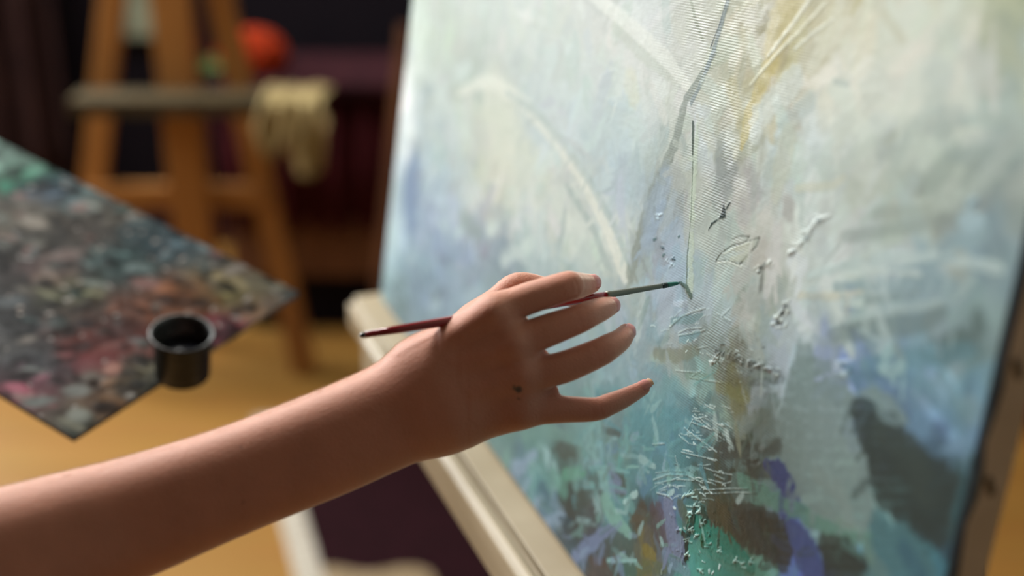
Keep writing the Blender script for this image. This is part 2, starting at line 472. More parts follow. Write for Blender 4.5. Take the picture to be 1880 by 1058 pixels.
# the painting in paint: colour areas [x, z, sx, sz, r, g, b]; strokes [[x, z, width in mm, ...], colour, cover, softness, relief in mm, raggedness]; bare weave areas
COLOURS = [[0.077,0.3343,0.0371,0.0208,193,196,185],
[0.2251,0.3603,0.0599,0.0187,200,202,195],
[0.346,0.3814,0.0494,0.017,209,212,201],
[0.4464,0.399,0.0414,0.0155,212,210,205],
[0.5313,0.4139,0.0317,0.0143,213,213,210],
[0.5902,0.4242,0.0234,0.0135,204,199,185],
[0.6364,0.4323,0.0169,0.0128,210,202,184],
[0.6667,0.4376,0.0158,0.0124,199,188,159],
[0.7059,0.4444,0.018,0.0118,182,159,112],
[0.7466,0.4516,0.025,0.0113,211,198,165],
[0.813,0.4632,0.0228,0.0103,220,215,195],
[0.8514,0.4699,0.0147,0.0098,211,209,179],
[0.8793,0.4748,0.006,0.0094,144,142,104],
[0.0197,0.2917,0.0242,0.0218,217,224,213],
[0.1202,0.3115,0.0493,0.0203,195,196,185],
[0.2352,0.3341,0.0535,0.0187,211,212,205],
[0.3551,0.3576,0.049,0.017,213,213,208],
[0.4547,0.3772,0.0411,0.0155,221,217,211],
[0.5389,0.3938,0.0314,0.0143,211,211,208],
[0.5974,0.4053,0.0232,0.0135,210,204,193],
[0.6432,0.4143,0.0238,0.0128,198,194,171],
[0.7015,0.4257,0.0245,0.012,186,164,120],
[0.7526,0.4358,0.027,0.0113,220,209,184],
[0.8185,0.4487,0.0226,0.0103,222,218,204],
[0.8566,0.4562,0.0138,0.0098,229,233,213],
[0.881,0.461,0.0053,0.0094,167,167,129],
[0.0102,0.2398,0.0227,0.0222,252,252,252],
[0.105,0.2615,0.0564,0.0208,208,212,205],
[0.2502,0.2948,0.0587,0.0187,190,190,182],
[0.3687,0.322,0.0484,0.017,210,215,212],
[0.4672,0.3446,0.0406,0.0155,208,215,209],
[0.5504,0.3637,0.0276,0.0143,224,223,218],
[0.5944,0.3738,0.0205,0.0137,208,205,197],
[0.641,0.3845,0.0199,0.013,206,201,183],
[0.6832,0.3941,0.0155,0.0124,205,184,145],
[0.711,0.4005,0.0182,0.012,203,190,162],
[0.7616,0.4121,0.0267,0.0113,230,225,209],
[0.8267,0.427,0.0269,0.0103,223,221,208],
[0.8818,0.4397,0.0114,0.0095,176,182,169],
[0.0117,0.1832,0.0272,0.0224,250,252,252],
[0.1236,0.213,0.0484,0.0208,191,196,197],
[0.227,0.2406,0.037,0.0193,202,202,192],
[0.2921,0.2579,0.0362,0.0183,212,208,195],
[0.3838,0.2824,0.043,0.017,207,214,216],
[0.481,0.3083,0.0401,0.0155,200,209,210],
[0.5632,0.3302,0.0256,0.0143,205,214,212],
[0.5996,0.3399,0.0158,0.0138,202,198,183],
[0.6334,0.349,0.0176,0.0133,214,219,221],
[0.6769,0.3605,0.0199,0.0126,172,159,121],
[0.7217,0.3725,0.0275,0.012,230,236,236],
[0.7943,0.3918,0.0298,0.0109,215,218,209],
[0.855,0.408,0.0209,0.01,210,213,200],
[0.8902,0.4174,0.0075,0.0095,179,188,183],
[0.0226,0.128,0.0125,0.0225,199,212,216],
[0.0763,0.1444,0.0388,0.0217,163,171,189],
[0.1878,0.1784,0.0464,0.0201,191,203,208],
[0.2835,0.2076,0.0486,0.0187,214,209,193],
[0.3989,0.2428,0.0401,0.0169,225,222,210],
[0.4678,0.2638,0.0312,0.0159,193,194,189],
[0.537,0.2849,0.0273,0.0149,188,201,211],
[0.5906,0.3013,0.0196,0.0141,154,153,143],
[0.6255,0.3119,0.0166,0.0136,202,199,186],
[0.6641,0.3237,0.018,0.013,189,181,178],
[0.7052,0.3362,0.0214,0.0124,202,197,191],
[0.7577,0.3522,0.0221,0.0116,190,196,190],
[0.8039,0.3663,0.0245,0.0109,197,195,180],
[0.8639,0.3846,0.0206,0.01,157,160,149],
[0.8986,0.3952,0.0074,0.0095,156,162,157],
[0.0107,0.0765,0.0364,0.023,212,232,245],
[0.157,0.1257,0.0473,0.0208,176,186,208],
[0.2307,0.1505,0.0314,0.0197,186,189,206],
[0.2969,0.1728,0.0424,0.0187,161,167,182],
[0.411,0.2112,0.042,0.0169,204,212,211],
[0.4882,0.2371,0.0303,0.0158,228,227,218],
[0.5476,0.2571,0.0198,0.0149,217,220,213],
[0.5786,0.2675,0.0135,0.0144,166,155,137],
[0.6077,0.2773,0.0175,0.014,178,188,209],
[0.6547,0.2931,0.0243,0.0133,193,192,182],
[0.714,0.3131,0.0249,0.0124,217,208,198],
[0.7659,0.3305,0.0219,0.0116,239,243,234],
[0.8117,0.3459,0.0194,0.0109,215,220,212],
[0.8523,0.3596,0.0173,0.0103,161,156,142],
[0.8886,0.3718,0.0116,0.0098,179,190,197],
[0.9054,0.3774,0.0037,0.0095,162,175,178],
[0.0157,0.0356,0.0301,0.0231,153,174,179],
[0.1385,0.0803,0.0508,0.0212,145,161,178],
[0.243,0.1184,0.0466,0.0196,165,176,188],
[0.3448,0.1555,0.0396,0.0181,160,170,178],
[0.4216,0.1835,0.0393,0.0169,180,190,190],
[0.5156,0.2177,0.0329,0.0155,190,198,192],
[0.5725,0.2384,0.0225,0.0146,170,178,176],
[0.6165,0.2545,0.0205,0.014,167,180,197],
[0.6629,0.2714,0.0241,0.0133,198,205,197],
[0.7217,0.2928,0.0247,0.0124,202,197,185],
[0.7732,0.3116,0.0217,0.0116,172,176,176],
[0.8185,0.3281,0.0192,0.0109,194,205,209],
[0.8587,0.3427,0.0171,0.0103,226,238,244],
[0.8947,0.3558,0.0111,0.0098,139,158,168],
[0.9096,0.3613,0.0033,0.0095,129,144,150],
[0.065,0.0176,0.0203,0.0225,115,134,136],
[0.1499,0.0506,0.0432,0.0212,145,161,174],
[0.2535,0.0909,0.0524,0.0196,150,165,180],
[0.3773,0.139,0.0503,0.0177,150,165,172],
[0.4793,0.1787,0.0419,0.0162,165,180,185],
[0.5648,0.2119,0.0301,0.0149,168,180,188],
[0.6169,0.2322,0.0238,0.0141,166,183,202],
[0.67,0.2528,0.0253,0.0133,184,198,204],
[0.7283,0.2755,0.0245,0.0124,181,185,177],
[0.7793,0.2953,0.0215,0.0116,215,220,214],
[0.8243,0.3128,0.019,0.0109,206,210,206],
[0.8642,0.3283,0.017,0.0103,135,139,133],
[0.8999,0.3421,0.011,0.0098,159,171,176],
[0.9147,0.3479,0.0033,0.0095,158,172,166],
[0.4442,0.1242,0.0226,0.0169,150,168,172],
[0.5363,0.1634,0.0341,0.0155,150,170,176],
[0.5995,0.1903,0.0216,0.0145,160,172,182],
[0.6351,0.2055,0.0185,0.014,173,170,157],
[0.6806,0.2249,0.0236,0.0133,127,123,112],
[0.7382,0.2494,0.0242,0.0124,154,157,155],
[0.7886,0.2709,0.018,0.0116,188,197,202],
[0.8202,0.2844,0.0117,0.0111,92,96,96],
[0.8412,0.2933,0.0119,0.0108,117,151,163],
[0.8724,0.3066,0.0151,0.0103,173,213,227],
[0.9076,0.3216,0.0075,0.0098,120,137,134],
[0.5114,0.1223,0.008,0.016,125,150,150],
[0.546,0.1381,0.0263,0.0155,130,162,166],
[0.623,0.1732,0.032,0.0143,122,160,166],
[0.6889,0.2032,0.0193,0.0133,176,221,222],
[0.7127,0.214,0.013,0.0129,156,140,86],
[0.7459,0.2292,0.0192,0.0124,124,135,121],
[0.7958,0.2519,0.021,0.0116,213,222,240],
[0.8398,0.272,0.0186,0.0109,156,171,233],
[0.8788,0.2898,0.0158,0.0103,140,168,209],
[0.9104,0.3042,0.0068,0.0098,133,174,189],
[0.3933,0.0288,0.0177,0.0181,120,146,142],
[0.4669,0.0649,0.0288,0.0169,118,148,145],
[0.5228,0.0923,0.0239,0.016,118,150,148],
[0.5733,0.1171,0.0251,0.0152,112,135,130],
[0.6332,0.1464,0.0237,0.0143,102,150,158],
[0.6798,0.1693,0.0171,0.0136,86,143,162],
[0.7102,0.1843,0.0172,0.0131,57,66,65],
[0.7547,0.2061,0.0213,0.0124,123,132,134],
[0.804,0.2303,0.0177,0.0116,200,219,225],
[0.835,0.2454,0.0114,0.0111,202,225,222],
[0.8556,0.2555,0.0117,0.0108,120,135,135],
[0.8861,0.2705,0.0131,0.0103,83,97,129],
[0.914,0.2842,0.006,0.0099,137,165,195],
[0.428,0.0065,0.012,0.0177,104,122,142],
[0.479,0.0333,0.0197,0.0169,124,167,163],
[0.5165,0.053,0.0204,0.0163,59,58,52],
[0.5681,0.0802,0.0294,0.0155,117,172,174],
[0.6433,0.1197,0.025,0.0143,86,134,143],
[0.6831,0.1407,0.0143,0.0136,82,133,136],
[0.7077,0.1536,0.0121,0.0133,65,71,61],
[0.7366,0.1688,0.0125,0.0128,58,57,53],
[0.7635,0.183,0.0176,0.0124,138,168,162],
[0.8123,0.2086,0.0185,0.0116,185,217,217],
[0.847,0.2269,0.013,0.011,187,210,207],
[0.871,0.2395,0.0122,0.0106,67,92,98],
[0.9005,0.255,0.0111,0.0102,63,86,91],
[0.921,0.2658,0.0045,0.0099,93,117,120],
[0.491,0.0017,0.013,0.0169,77,101,133],
[0.5457,0.0325,0.0194,0.016,80,73,65],
[0.5791,0.0512,0.0145,0.0155,116,134,158],
[0.6103,0.0688,0.0153,0.015,103,150,148],
[0.6466,0.0892,0.0141,0.0144,56,39,36],
[0.6736,0.1044,0.0118,0.014,140,142,203],
[0.6991,0.1187,0.0153,0.0135,52,117,111],
[0.7401,0.1418,0.0163,0.0129,99,87,48],
[0.7723,0.1598,0.0127,0.0124,57,65,62],
[0.7972,0.1738,0.0141,0.012,93,110,187],
[0.8338,0.1944,0.0147,0.0114,160,194,183],
[0.863,0.2108,0.0135,0.0109,165,217,217],
[0.8935,0.228,0.0107,0.0104,79,116,120],
[0.9112,0.2379,0.0039,0.0101,69,111,120],
[0.5485,-0.0026,0.0098,0.0162,63,100,119],
[0.5901,0.0223,0.0179,0.0155,94,70,60],
[0.6284,0.0452,0.0149,0.0149,74,106,94],
[0.6568,0.0623,0.0124,0.0144,140,123,74],
[0.6835,0.0783,0.0117,0.014,94,114,124],
[0.7087,0.0934,0.0124,0.0135,99,170,157],
[0.7381,0.111,0.0166,0.0131,66,145,131],
[0.7811,0.1367,0.0172,0.0124,132,189,174],
[0.8151,0.1571,0.0156,0.0118,110,130,217],
[0.8503,0.1782,0.0142,0.0112,105,129,126],
[0.8785,0.1951,0.013,0.0108,114,183,207],
[0.908,0.2128,0.0063,0.0103,89,144,164]]
STROKES = [[[0.2608,0.2855,54.72,0.295,0.2681,66.13,0.3476,0.2501,37.77],[224,222,206],0.6,0.9,0.0,0.0],
[[0.3476,0.2501,39.56,0.4437,0.2437,34.85,0.5027,0.2255,25.38],[204,208,200],0.4,0.9,0.0,0.0],
[[0.1846,0.2708,10.03,0.2239,0.2878,11.66,0.2665,0.2962,12.74,0.3354,0.2952,14.05,0.4054,0.286,13.63,0.4596,0.2746,13.61,0.5124,0.2542,13.38,0.556,0.2304,13.6],[230,227,215],0.7,0.6,0.6,0.0],
[[0.2914,0.2951,5.05,0.3608,0.2962,7.32,0.4274,0.2864,7.97,0.4794,0.2735,7.27,0.5277,0.2564,7.68,0.5619,0.2385,6.6],[178,188,186],0.55,0.8,0.0,0.0],
[[0.2184,0.2631,14.47,0.2856,0.275,15.53,0.3413,0.2665,18.87,0.4063,0.2538,15.93],[216,216,200],0.5,0.9,0.0,0.0],
[[0.4379,0.259,6.27,0.4958,0.2438,7.87,0.5325,0.2239,9.91],[176,184,180],0.6,0.6,0.0,0.0],
[[0.4358,0.4011,10.79,0.5074,0.3909,12.78,0.5587,0.3828,12.88,0.6047,0.3706,6.91],[232,231,222],0.65,0.6,0.5,0.0],
[[0.4801,0.386,8.23,0.5283,0.3771,9.4,0.5802,0.3705,5.58],[204,204,190],0.5,0.7,0.0,0.0],
[[0.6288,0.3983,4.18,0.6186,0.3841,4.69,0.6017,0.3626,7.4,0.596,0.3311,10.28,0.5776,0.2966,11.06,0.5696,0.2664,11.47,0.5631,0.233,11.83],[156,156,146],0.75,0.45,0,0.3],
[[0.5917,0.3089,18.9,0.581,0.2834,23.44,0.5799,0.2642,17.98],[170,182,200],0.55,0.8,0.0,0.0],
[[0.0665,0.1698,30.09,0.0623,0.1402,54.96,0.0774,0.1162,35.41],[142,156,186],0.8,0.9,0.0,0.0],
[[0.0169,0.196,25.68,0.0148,0.1375,38.12,0.0239,0.081,39.01],[186,198,198],0.5,0.9,0.0,0.0],
[[0.1589,0.1209,22.77,0.2514,0.137,21.33],[150,162,190],0.5,0.9,0.0,0.0],
[[0.2254,0.1643,19.45,0.2712,0.1641,16.33],[160,166,160],0.6,0.9,0.0,0.0],
[[0.3339,0.1629,14.91,0.3574,0.1774,14.59],[214,222,216],0.6,0.8,0,0.3],
[[0.3701,0.1844,13.11,0.3902,0.1969,12.87],[214,222,216],0.6,0.8,0,0.3],
[[0.2922,0.1738,11.19,0.3106,0.1846,11.01],[214,222,216],0.6,0.8,0,0.3],
[[0.3787,0.2555,16.73,0.4037,0.2695,16.33],[214,222,216],0.6,0.8,0,0.3],
[[0.1643,0.2822,15.06,0.1912,0.2942,14.74],[214,222,216],0.6,0.8,0,0.3],
[[0.2646,0.1025,14.44,0.2889,0.1179,14.14],[180,196,204],0.6,0.8,0,0.3],
[[0.1697,0.0556,12.46,0.1924,0.0698,12.24],[180,196,204],0.6,0.8,0,0.3],
[[0.0853,0.0753,14.81,0.1137,0.0915,14.5],[180,196,204],0.6,0.8,0,0.3],
[[0.5187,0.3564,18.05,0.5291,0.3476,15.17],[224,220,196],0.5,0.8,0.0,0.0],
[[0.5867,0.4236,3.02,0.5978,0.4121,3.42,0.6109,0.4026,2.68],[176,172,154],0.8,0.3,0,0.0],
[[0.6358,0.4338,3.03,0.6324,0.4216,3.68,0.6258,0.397,4.3,0.6194,0.3802,4.09,0.6092,0.3627,3.42],[150,156,158],0.8,0.3,0.6,0.3],
[[0.6326,0.4316,1.23,0.6289,0.4164,1.22,0.6224,0.4003,1.2],[70,80,88],0.8,0.2,0.5,0.3],
[[0.6155,0.3518,2.79,0.6223,0.3321,2.09],[60,72,62],0.85,0.2,0.8,0.3],
[[0.6214,0.352,4.84,0.6262,0.3297,5.55,0.6325,0.3035,5.58,0.6393,0.2776,6.3,0.6465,0.2528,8.42],[204,212,190],0.62,0.6,0.9,0.8],
[[0.6177,0.35,1.39,0.6264,0.3193,1.4,0.6329,0.2965,1.4,0.636,0.2725,1.41,0.6419,0.2529,2.12],[110,118,98],0.7,0.2,0.0,0.3],
[[0.7054,0.4458,24.85,0.696,0.4247,23.56,0.6947,0.4045,16.89],[216,194,138],0.6,0.5,0,0.4],
[[0.6941,0.4059,13.41,0.6875,0.3895,13.73,0.6799,0.3678,12.3,0.678,0.3524,4.69],[212,188,126],0.75,0.35,0,0.4],
[[0.6546,0.3843,13.25,0.6781,0.3609,8.7],[208,192,150],0.5,0.6,0,0.3],
[[0.7175,0.4289,15.69,0.7143,0.4073,10.87,0.7056,0.3993,4.74],[208,194,150],0.7,0.5,0,0.4],
[[0.7243,0.4488,2.96,0.7106,0.432,2.98,0.6899,0.409,2.17],[228,222,202],0.9,0.25,1.2,0.4],
[[0.7378,0.4472,1.9,0.7177,0.4283,2.33,0.7003,0.4134,2.01,0.6756,0.3892,1.7],[226,220,196],0.8,0.25,1.0,0.4],
[[0.7482,0.4406,1.66,0.7288,0.4282,2.1,0.7159,0.4182,1.47],[224,222,206],0.8,0.3,0.8,0.4],
[[0.7677,0.4553,3.88,0.7638,0.4463,3.05],[196,178,120],0.6,0.6,0,0.3],
[[0.7519,0.4511,8.68,0.7502,0.4353,13.55,0.735,0.4119,8.65],[222,216,196],0.6,0.6,0,0.3],
[[0.813,0.4632,15.64,0.7992,0.4289,20.23,0.7894,0.4046,16.57],[222,220,204],0.5,0.8,0,0.2],
[[0.7907,0.4513,5.74,0.8101,0.4418,5.63],[206,196,168],0.5,0.8,0.0,0.0],
[[0.8445,0.4463,23.01,0.8432,0.4283,27.13],[190,196,186],0.4,0.9,0.0,0.0],
[[0.7217,0.4029,15.45,0.7088,0.3908,15.75,0.6909,0.3739,14.0,0.6914,0.3644,11.72],[216,218,210],0.7,0.45,0.8,0.5],
[[0.7412,0.3956,11.26,0.7206,0.3753,15.15,0.7163,0.3554,17.53,0.7108,0.3379,15.39],[186,194,190],0.5,0.6,0.4,0.4],
[[0.6222,0.3784,9.97,0.6456,0.3723,15.83,0.6376,0.3568,11.04],[204,208,196],0.6,0.5,0.6,0.5],
[[0.6572,0.3419,17.21,0.668,0.3316,21.47,0.6602,0.3157,15.97],[158,156,152],0.6,0.7,0,0.4],
[[0.6894,0.3445,14.06,0.6996,0.3345,17.72,0.6937,0.3162,14.89],[190,178,178],0.5,0.7,0,0.4],
[[0.727,0.3739,15.6,0.7238,0.3513,15.89,0.7228,0.3384,10.76],[206,200,178],0.5,0.6,0.4,0.4],
[[0.7427,0.3476,4.74,0.7764,0.3594,5.21,0.7841,0.3661,3.94],[212,206,184],0.6,0.6,0.0,0.0],
[[0.7597,0.4102,3.35,0.7719,0.4116,2.75],[190,194,186],0.6,0.6,0.0,0.0],
[[0.8134,0.3915,4.01,0.8198,0.3987,3.31],[188,186,168],0.6,0.7,0.0,0.0],
[[0.8173,0.3563,8.13,0.8563,0.3717,5.12],[168,170,158],0.5,0.8,0.0,0.0],
[[0.795,0.3374,6.77,0.8514,0.362,7.82,0.886,0.3786,4.96],[156,158,150],0.5,0.8,0.0,0.0],
[[0.7693,0.3071,3.58,0.8002,0.3238,5.68,0.833,0.3396,6.95,0.8644,0.3502,6.12,0.9113,0.3619,5.73],[196,206,202],0.75,0.6,0.6,0.4],
[[0.802,0.3191,3.37,0.8351,0.3341,3.73,0.8596,0.3403,2.59],[206,212,204],0.7,0.5,0.6,0.4],
[[0.8351,0.3341,2.14,0.8583,0.3437,2.6,0.8824,0.3571,2.53],[150,168,176],0.6,0.6,0,0.4],
[[0.795,0.3105,5.66,0.838,0.3267,6.4,0.8758,0.3422,5.04],[150,166,170],0.6,0.7,0,0.3],
[[0.7631,0.2938,4.14,0.7968,0.3057,4.53,0.8181,0.3162,2.21],[212,204,184],0.7,0.5,0.4,0.4],
[[0.8825,0.3817,4.21,0.8861,0.3847,4.18],[178,196,202],0.8,0.6,0.8,0.3],
[[0.8866,0.372,7.67,0.893,0.3775,7.58],[178,196,202],0.8,0.6,0.8,0.3],
[[0.8806,0.3734,6.34,0.8859,0.3779,6.28],[178,196,202],0.8,0.6,0.8,0.3],
[[0.8846,0.3823,2.36,0.8883,0.385,1.83],[120,138,150],0.7,0.7,0.0,0.0],
[[0.8109,0.2956,3.99,0.8462,0.317,5.35,0.8861,0.3368,5.15,0.8964,0.3513,4.02],[184,194,190],0.6,0.6,0.4,0.3],
[[0.7995,0.2848,8.02,0.8289,0.3005,10.93,0.8678,0.3186,10.39,0.8807,0.3293,8.0],[128,138,134],0.6,0.7,0,0.3],
[[0.9033,0.333,16.99,0.8957,0.3219,15.85,0.8874,0.3116,11.32],[104,116,112],0.75,0.7,0,0.2],
[[0.8238,0.314,4.92,0.8593,0.3297,4.15],[138,150,148],0.5,0.7,0.0,0.0],
[[0.7647,0.3392,0.87,0.7705,0.3402,0.86],[222,226,220],0.6780127970827865,0.5,2.5,0.7],
[[0.7656,0.3362,1.66,0.7732,0.3413,1.64],[222,226,220],0.6244236726011366,0.5,2.5,0.7],
[[0.7712,0.3391,1.31,0.7783,0.3436,1.3],[222,226,220],0.7174882867434274,0.5,2.5,0.7],
[[0.7638,0.3339,1.62,0.769,0.3356,1.61],[222,226,220],0.5631171974323887,0.5,2.5,0.7],
[[0.7647,0.3355,1.61,0.7729,0.3381,1.59],[222,226,220],0.546666198361276,0.5,2.5,0.7],
[[0.7648,0.3334,0.93,0.7709,0.3351,0.92],[222,226,220],0.6569793520472182,0.5,2.5,0.7],
[[0.755,0.3272,1.46,0.7641,0.3288,1.44],[222,226,220],0.8276182167467282,0.5,2.5,0.7],
[[0.7609,0.329,1.87,0.7653,0.3338,1.85],[222,226,220],0.6250298862225109,0.5,2.5,0.7],
[[0.7619,0.3248,2.09,0.7638,0.331,2.08],[222,226,220],0.8823682732304878,0.5,2.5,0.7],
[[0.7546,0.3199,1.48,0.7583,0.3225,1.47],[222,226,220],0.7827802973592346,0.5,2.5,0.7],
[[0.7557,0.3236,0.76,0.7622,0.3257,0.75],[222,226,220],0.7892000188721389,0.5,2.5,0.7],
[[0.7556,0.3218,1.03,0.76,0.3235,1.02],[222,226,220],0.8272561989949276,0.5,2.5,0.7],
[[0.7486,0.313,2.16,0.756,0.3186,2.14],[222,226,220],0.8005234516742866,0.5,2.5,0.7],
[[0.7479,0.3179,1.3,0.7572,0.3197,1.29],[222,226,220],0.7391700143256748,0.5,2.5,0.7],
[[0.752,0.3183,0.85,0.7578,0.3216,0.85],[222,226,220],0.6912664324895269,0.5,2.5,0.7],
[[0.748,0.313,1.43,0.7525,0.3148,1.42],[222,226,220],0.6075629784844268,0.5,2.5,0.7],
[[0.7465,0.3128,1.35,0.7501,0.3135,1.34],[222,226,220],0.838367305551548,0.5,2.5,0.7],
[[0.7462,0.3105,1.46,0.7484,0.3139,1.46],[222,226,220],0.5782543384315526,0.5,2.5,0.7],
[[0.7686,0.3371,2.1,0.7707,0.3387,2.09],[120,126,128],0.8,0.3,0,0.4],
[[0.76,0.325,2.12,0.7622,0.3267,2.12],[120,126,128],0.8,0.3,0,0.4],
[[0.7505,0.3149,1.72,0.7523,0.3163,1.72],[120,126,128],0.8,0.3,0,0.4],
[[0.7473,0.2767,0.72,0.7513,0.2774,0.71],[216,220,212],0.610257427774915,0.5,2.8,0.7],
[[0.7448,0.2729,1.26,0.7491,0.2767,1.25],[216,220,212],0.7801174957873971,0.5,2.8,0.7],
[[0.7437,0.2739,1.31,0.7494,0.2749,1.3],[216,220,212],0.8054881138044817,0.5,2.8,0.7],
[[0.7536,0.2811,0.73,0.7569,0.2831,0.73],[216,220,212],0.5936537918935979,0.5,2.8,0.7],
[[0.7545,0.2794,1.56,0.757,0.2826,1.55],[216,220,212],0.8589870581149271,0.5,2.8,0.7],
[[0.7501,0.2787,1.59,0.7551,0.2829,1.58],[216,220,212],0.878744909631454,0.5,2.8,0.7],
[[0.7512,0.281,0.87,0.7563,0.2851,0.87],[216,220,212],0.8535649362628378,0.5,2.8,0.7],
[[0.7501,0.284,1.05,0.7542,0.2864,1.04],[216,220,212],0.5581621489168875,0.5,2.8,0.7],
[[0.7542,0.2841,0.93,0.7558,0.2885,0.93],[216,220,212],0.7404781718514011,0.5,2.8,0.7],
[[0.7414,0.2682,1.13,0.7463,0.2713,1.12],[216,220,212],0.717042196659048,0.5,2.8,0.7],
[[0.7471,0.2684,0.77,0.753,0.2712,0.77],[216,220,212],0.8965321490030169,0.5,2.8,0.7],
[[0.7422,0.2684,0.84,0.7475,0.2701,0.84],[216,220,212],0.5568089815338929,0.5,2.8,0.7],
[[0.7563,0.2728,1.61,0.757,0.2751,1.6],[216,220,212],0.6297774805410448,0.5,2.8,0.7],
[[0.7505,0.273,1.38,0.7519,0.2761,1.38],[216,220,212],0.7031391402018962,0.5,2.8,0.7],
[[0.7506,0.2725,1.27,0.7529,0.2749,1.26],[216,220,212],0.6304066845303262,0.5,2.8,0.7],
[[0.7503,0.2777,2.17,0.7526,0.2796,2.16],[52,58,54],0.9,0.2,1.0,0.5],
[[0.7521,0.2823,2.16,0.7544,0.2841,2.15],[52,58,54],0.9,0.2,1.0,0.5],
[[0.7479,0.2715,2.17,0.7502,0.2734,2.17],[52,58,54],0.9,0.2,1.0,0.5],
[[0.721,0.294,2.25,0.7234,0.2959,2.24],[52,58,54],0.9,0.2,1.0,0.5],
[[0.7199,0.2911,1.8,0.7218,0.2926,1.8],[52,58,54],0.9,0.2,1.0,0.5],
[[0.7238,0.2971,1.79,0.7258,0.2986,1.78],[52,58,54],0.9,0.2,1.0,0.5],
[[0.7243,0.2955,0.91,0.7272,0.2991,0.91],[224,226,216],0.5362680554060287,0.5,2.2,0.7],
[[0.728,0.2991,1.39,0.7286,0.3016,1.38],[224,226,216],0.7939297975651343,0.5,2.2,0.7],
[[0.7272,0.2982,0.56,0.7327,0.2989,0.55],[224,226,216],0.753292459323695,0.5,2.2,0.7],
[[0.7147,0.2914,0.88,0.7185,0.2941,0.87],[224,226,216],0.5134147858331117,0.5,2.2,0.7],
[[0.7173,0.2912,1.1,0.7213,0.2923,1.09],[224,226,216],0.5997790834330686,0.5,2.2,0.7],
[[0.7156,0.2942,0.53,0.7195,0.2947,0.53],[224,226,216],0.568741954978393,0.5,2.2,0.7],
[[0.729,0.3003,0.6,0.7313,0.3028,0.6],[224,226,216],0.5298941142792882,0.5,2.2,0.7],
[[0.7292,0.3001,1.04,0.7331,0.3005,1.04],[224,226,216],0.486106707591796,0.5,2.2,0.7],
[[0.7295,0.2994,1.16,0.7305,0.3016,1.16],[224,226,216],0.5596633242894,0.5,2.2,0.7],
[[0.6694,0.3152,2.56,0.6712,0.3106,4.66,0.6677,0.3071,1.26],[18,52,52],0.95,0.2,2.2,0.5],
[[0.6677,0.3071,0.77,0.6591,0.3002,1.7,0.6565,0.2958,1.01],[30,58,54],0.9,0.2,1.5,0.5],
[[0.6761,0.319,1.4,0.6731,0.3146,1.4],[30,58,54],0.9,0.2,1.5,0.5],
[[0.6712,0.2814,0.9,0.6763,0.288,0.99,0.6879,0.2969,0.68,0.7003,0.3025,0.65,0.7145,0.3103,0.65],[92,88,70],0.9,0.15,-0.8,0.2],
[[0.7145,0.3103,1.04,0.7129,0.3045,0.9,0.7071,0.2982,0.8,0.6989,0.2889,1.23],[100,96,80],0.9,0.15,-0.8,0.2],
[[0.6714,0.2808,0.66,0.6822,0.2853,0.65,0.6927,0.2877,0.67,0.6992,0.288,1.06],[96,92,76],0.9,0.15,-0.8,0.2],
[[0.685,0.2992,0.68,0.6931,0.304,0.64,0.7036,0.3072,0.82,0.7003,0.3025,0.72,0.6884,0.2957,0.67],[104,98,82],0.9,0.15,-0.8,0.2],
[[0.6735,0.2808,0.98,0.6855,0.2855,0.98,0.7012,0.288,0.99],[226,226,214],0.8,0.2,1.5,0.3],
[[0.678,0.2873,1.08,0.6898,0.2955,1.03,0.7048,0.304,0.99],[220,220,204],0.7,0.2,1.4,0.3],
[[0.6918,0.2955,3.28,0.7081,0.3038,4.64,0.7021,0.2941,4.31,0.6879,0.288,2.59],[206,202,180],0.5,0.4,0.4,0.2],
[[0.5987,0.2659,0.71,0.6044,0.2667,0.7],[52,92,104],0.6855776070727564,0.5,1.8,0.7],
[[0.6021,0.265,0.85,0.607,0.2663,0.84],[52,92,104],0.6790626914331124,0.5,1.8,0.7],
[[0.5992,0.2646,0.58,0.6046,0.2664,0.58],[52,92,104],0.6720505786486004,0.5,1.8,0.7],
[[0.6168,0.2639,0.86,0.6215,0.2643,0.85],[52,92,104],0.8296043851063858,0.5,1.8,0.7],
[[0.617,0.263,1.27,0.6198,0.2656,1.27],[52,92,104],0.5900192280586666,0.5,1.8,0.7],
[[0.6146,0.2623,0.52,0.6205,0.2638,0.52],[52,92,104],0.7252009802837796,0.5,1.8,0.7],
[[0.6157,0.2572,1.39,0.6187,0.2601,1.38],[200,216,224],0.514586368080251,0.5,1.8,0.7],
[[0.6156,0.2602,1.15,0.6194,0.2603,1.15],[200,216,224],0.5746767165806481,0.5,1.8,0.7],
[[0.6188,0.2585,0.73,0.6219,0.2607,0.73],[200,216,224],0.7950725536363485,0.5,1.8,0.7],
[[0.6135,0.2603,0.6,0.6153,0.2621,0.6],[200,216,224],0.8267582687588807,0.5,1.8,0.7],
[[0.6107,0.2593,0.62,0.6143,0.2601,0.61],[200,216,224],0.70869149413725,0.5,1.8,0.7],
[[0.6089,0.2588,1.05,0.6115,0.2616,1.05],[200,216,224],0.6057638530967582,0.5,1.8,0.7],
[[0.5868,0.2808,1.33,0.5914,0.282,1.32],[200,216,224],0.7367094323342067,0.5,1.8,0.7],
[[0.59,0.2835,1.12,0.5951,0.2861,1.11],[200,216,224],0.5332619303239237,0.5,1.8,0.7],
[[0.5854,0.2823,1.15,0.5938,0.2857,1.14],[200,216,224],0.5929204682845522,0.5,1.8,0.7],
[[0.6208,0.2792,1.52,0.6226,0.2805,1.52],[90,120,122],0.8,0.3,1.0,0.4],
[[0.589,0.2668,2.11,0.5916,0.2686,2.1],[90,120,122],0.8,0.3,1.0,0.4],
[[0.6044,0.2609,2.07,0.6069,0.2627,2.07],[90,120,122],0.8,0.3,1.0,0.4],
[[0.597,0.2737,9.45,0.604,0.2871,10.31,0.6061,0.3024,8.24],[188,196,206],0.4,0.7,0.4,0.4],
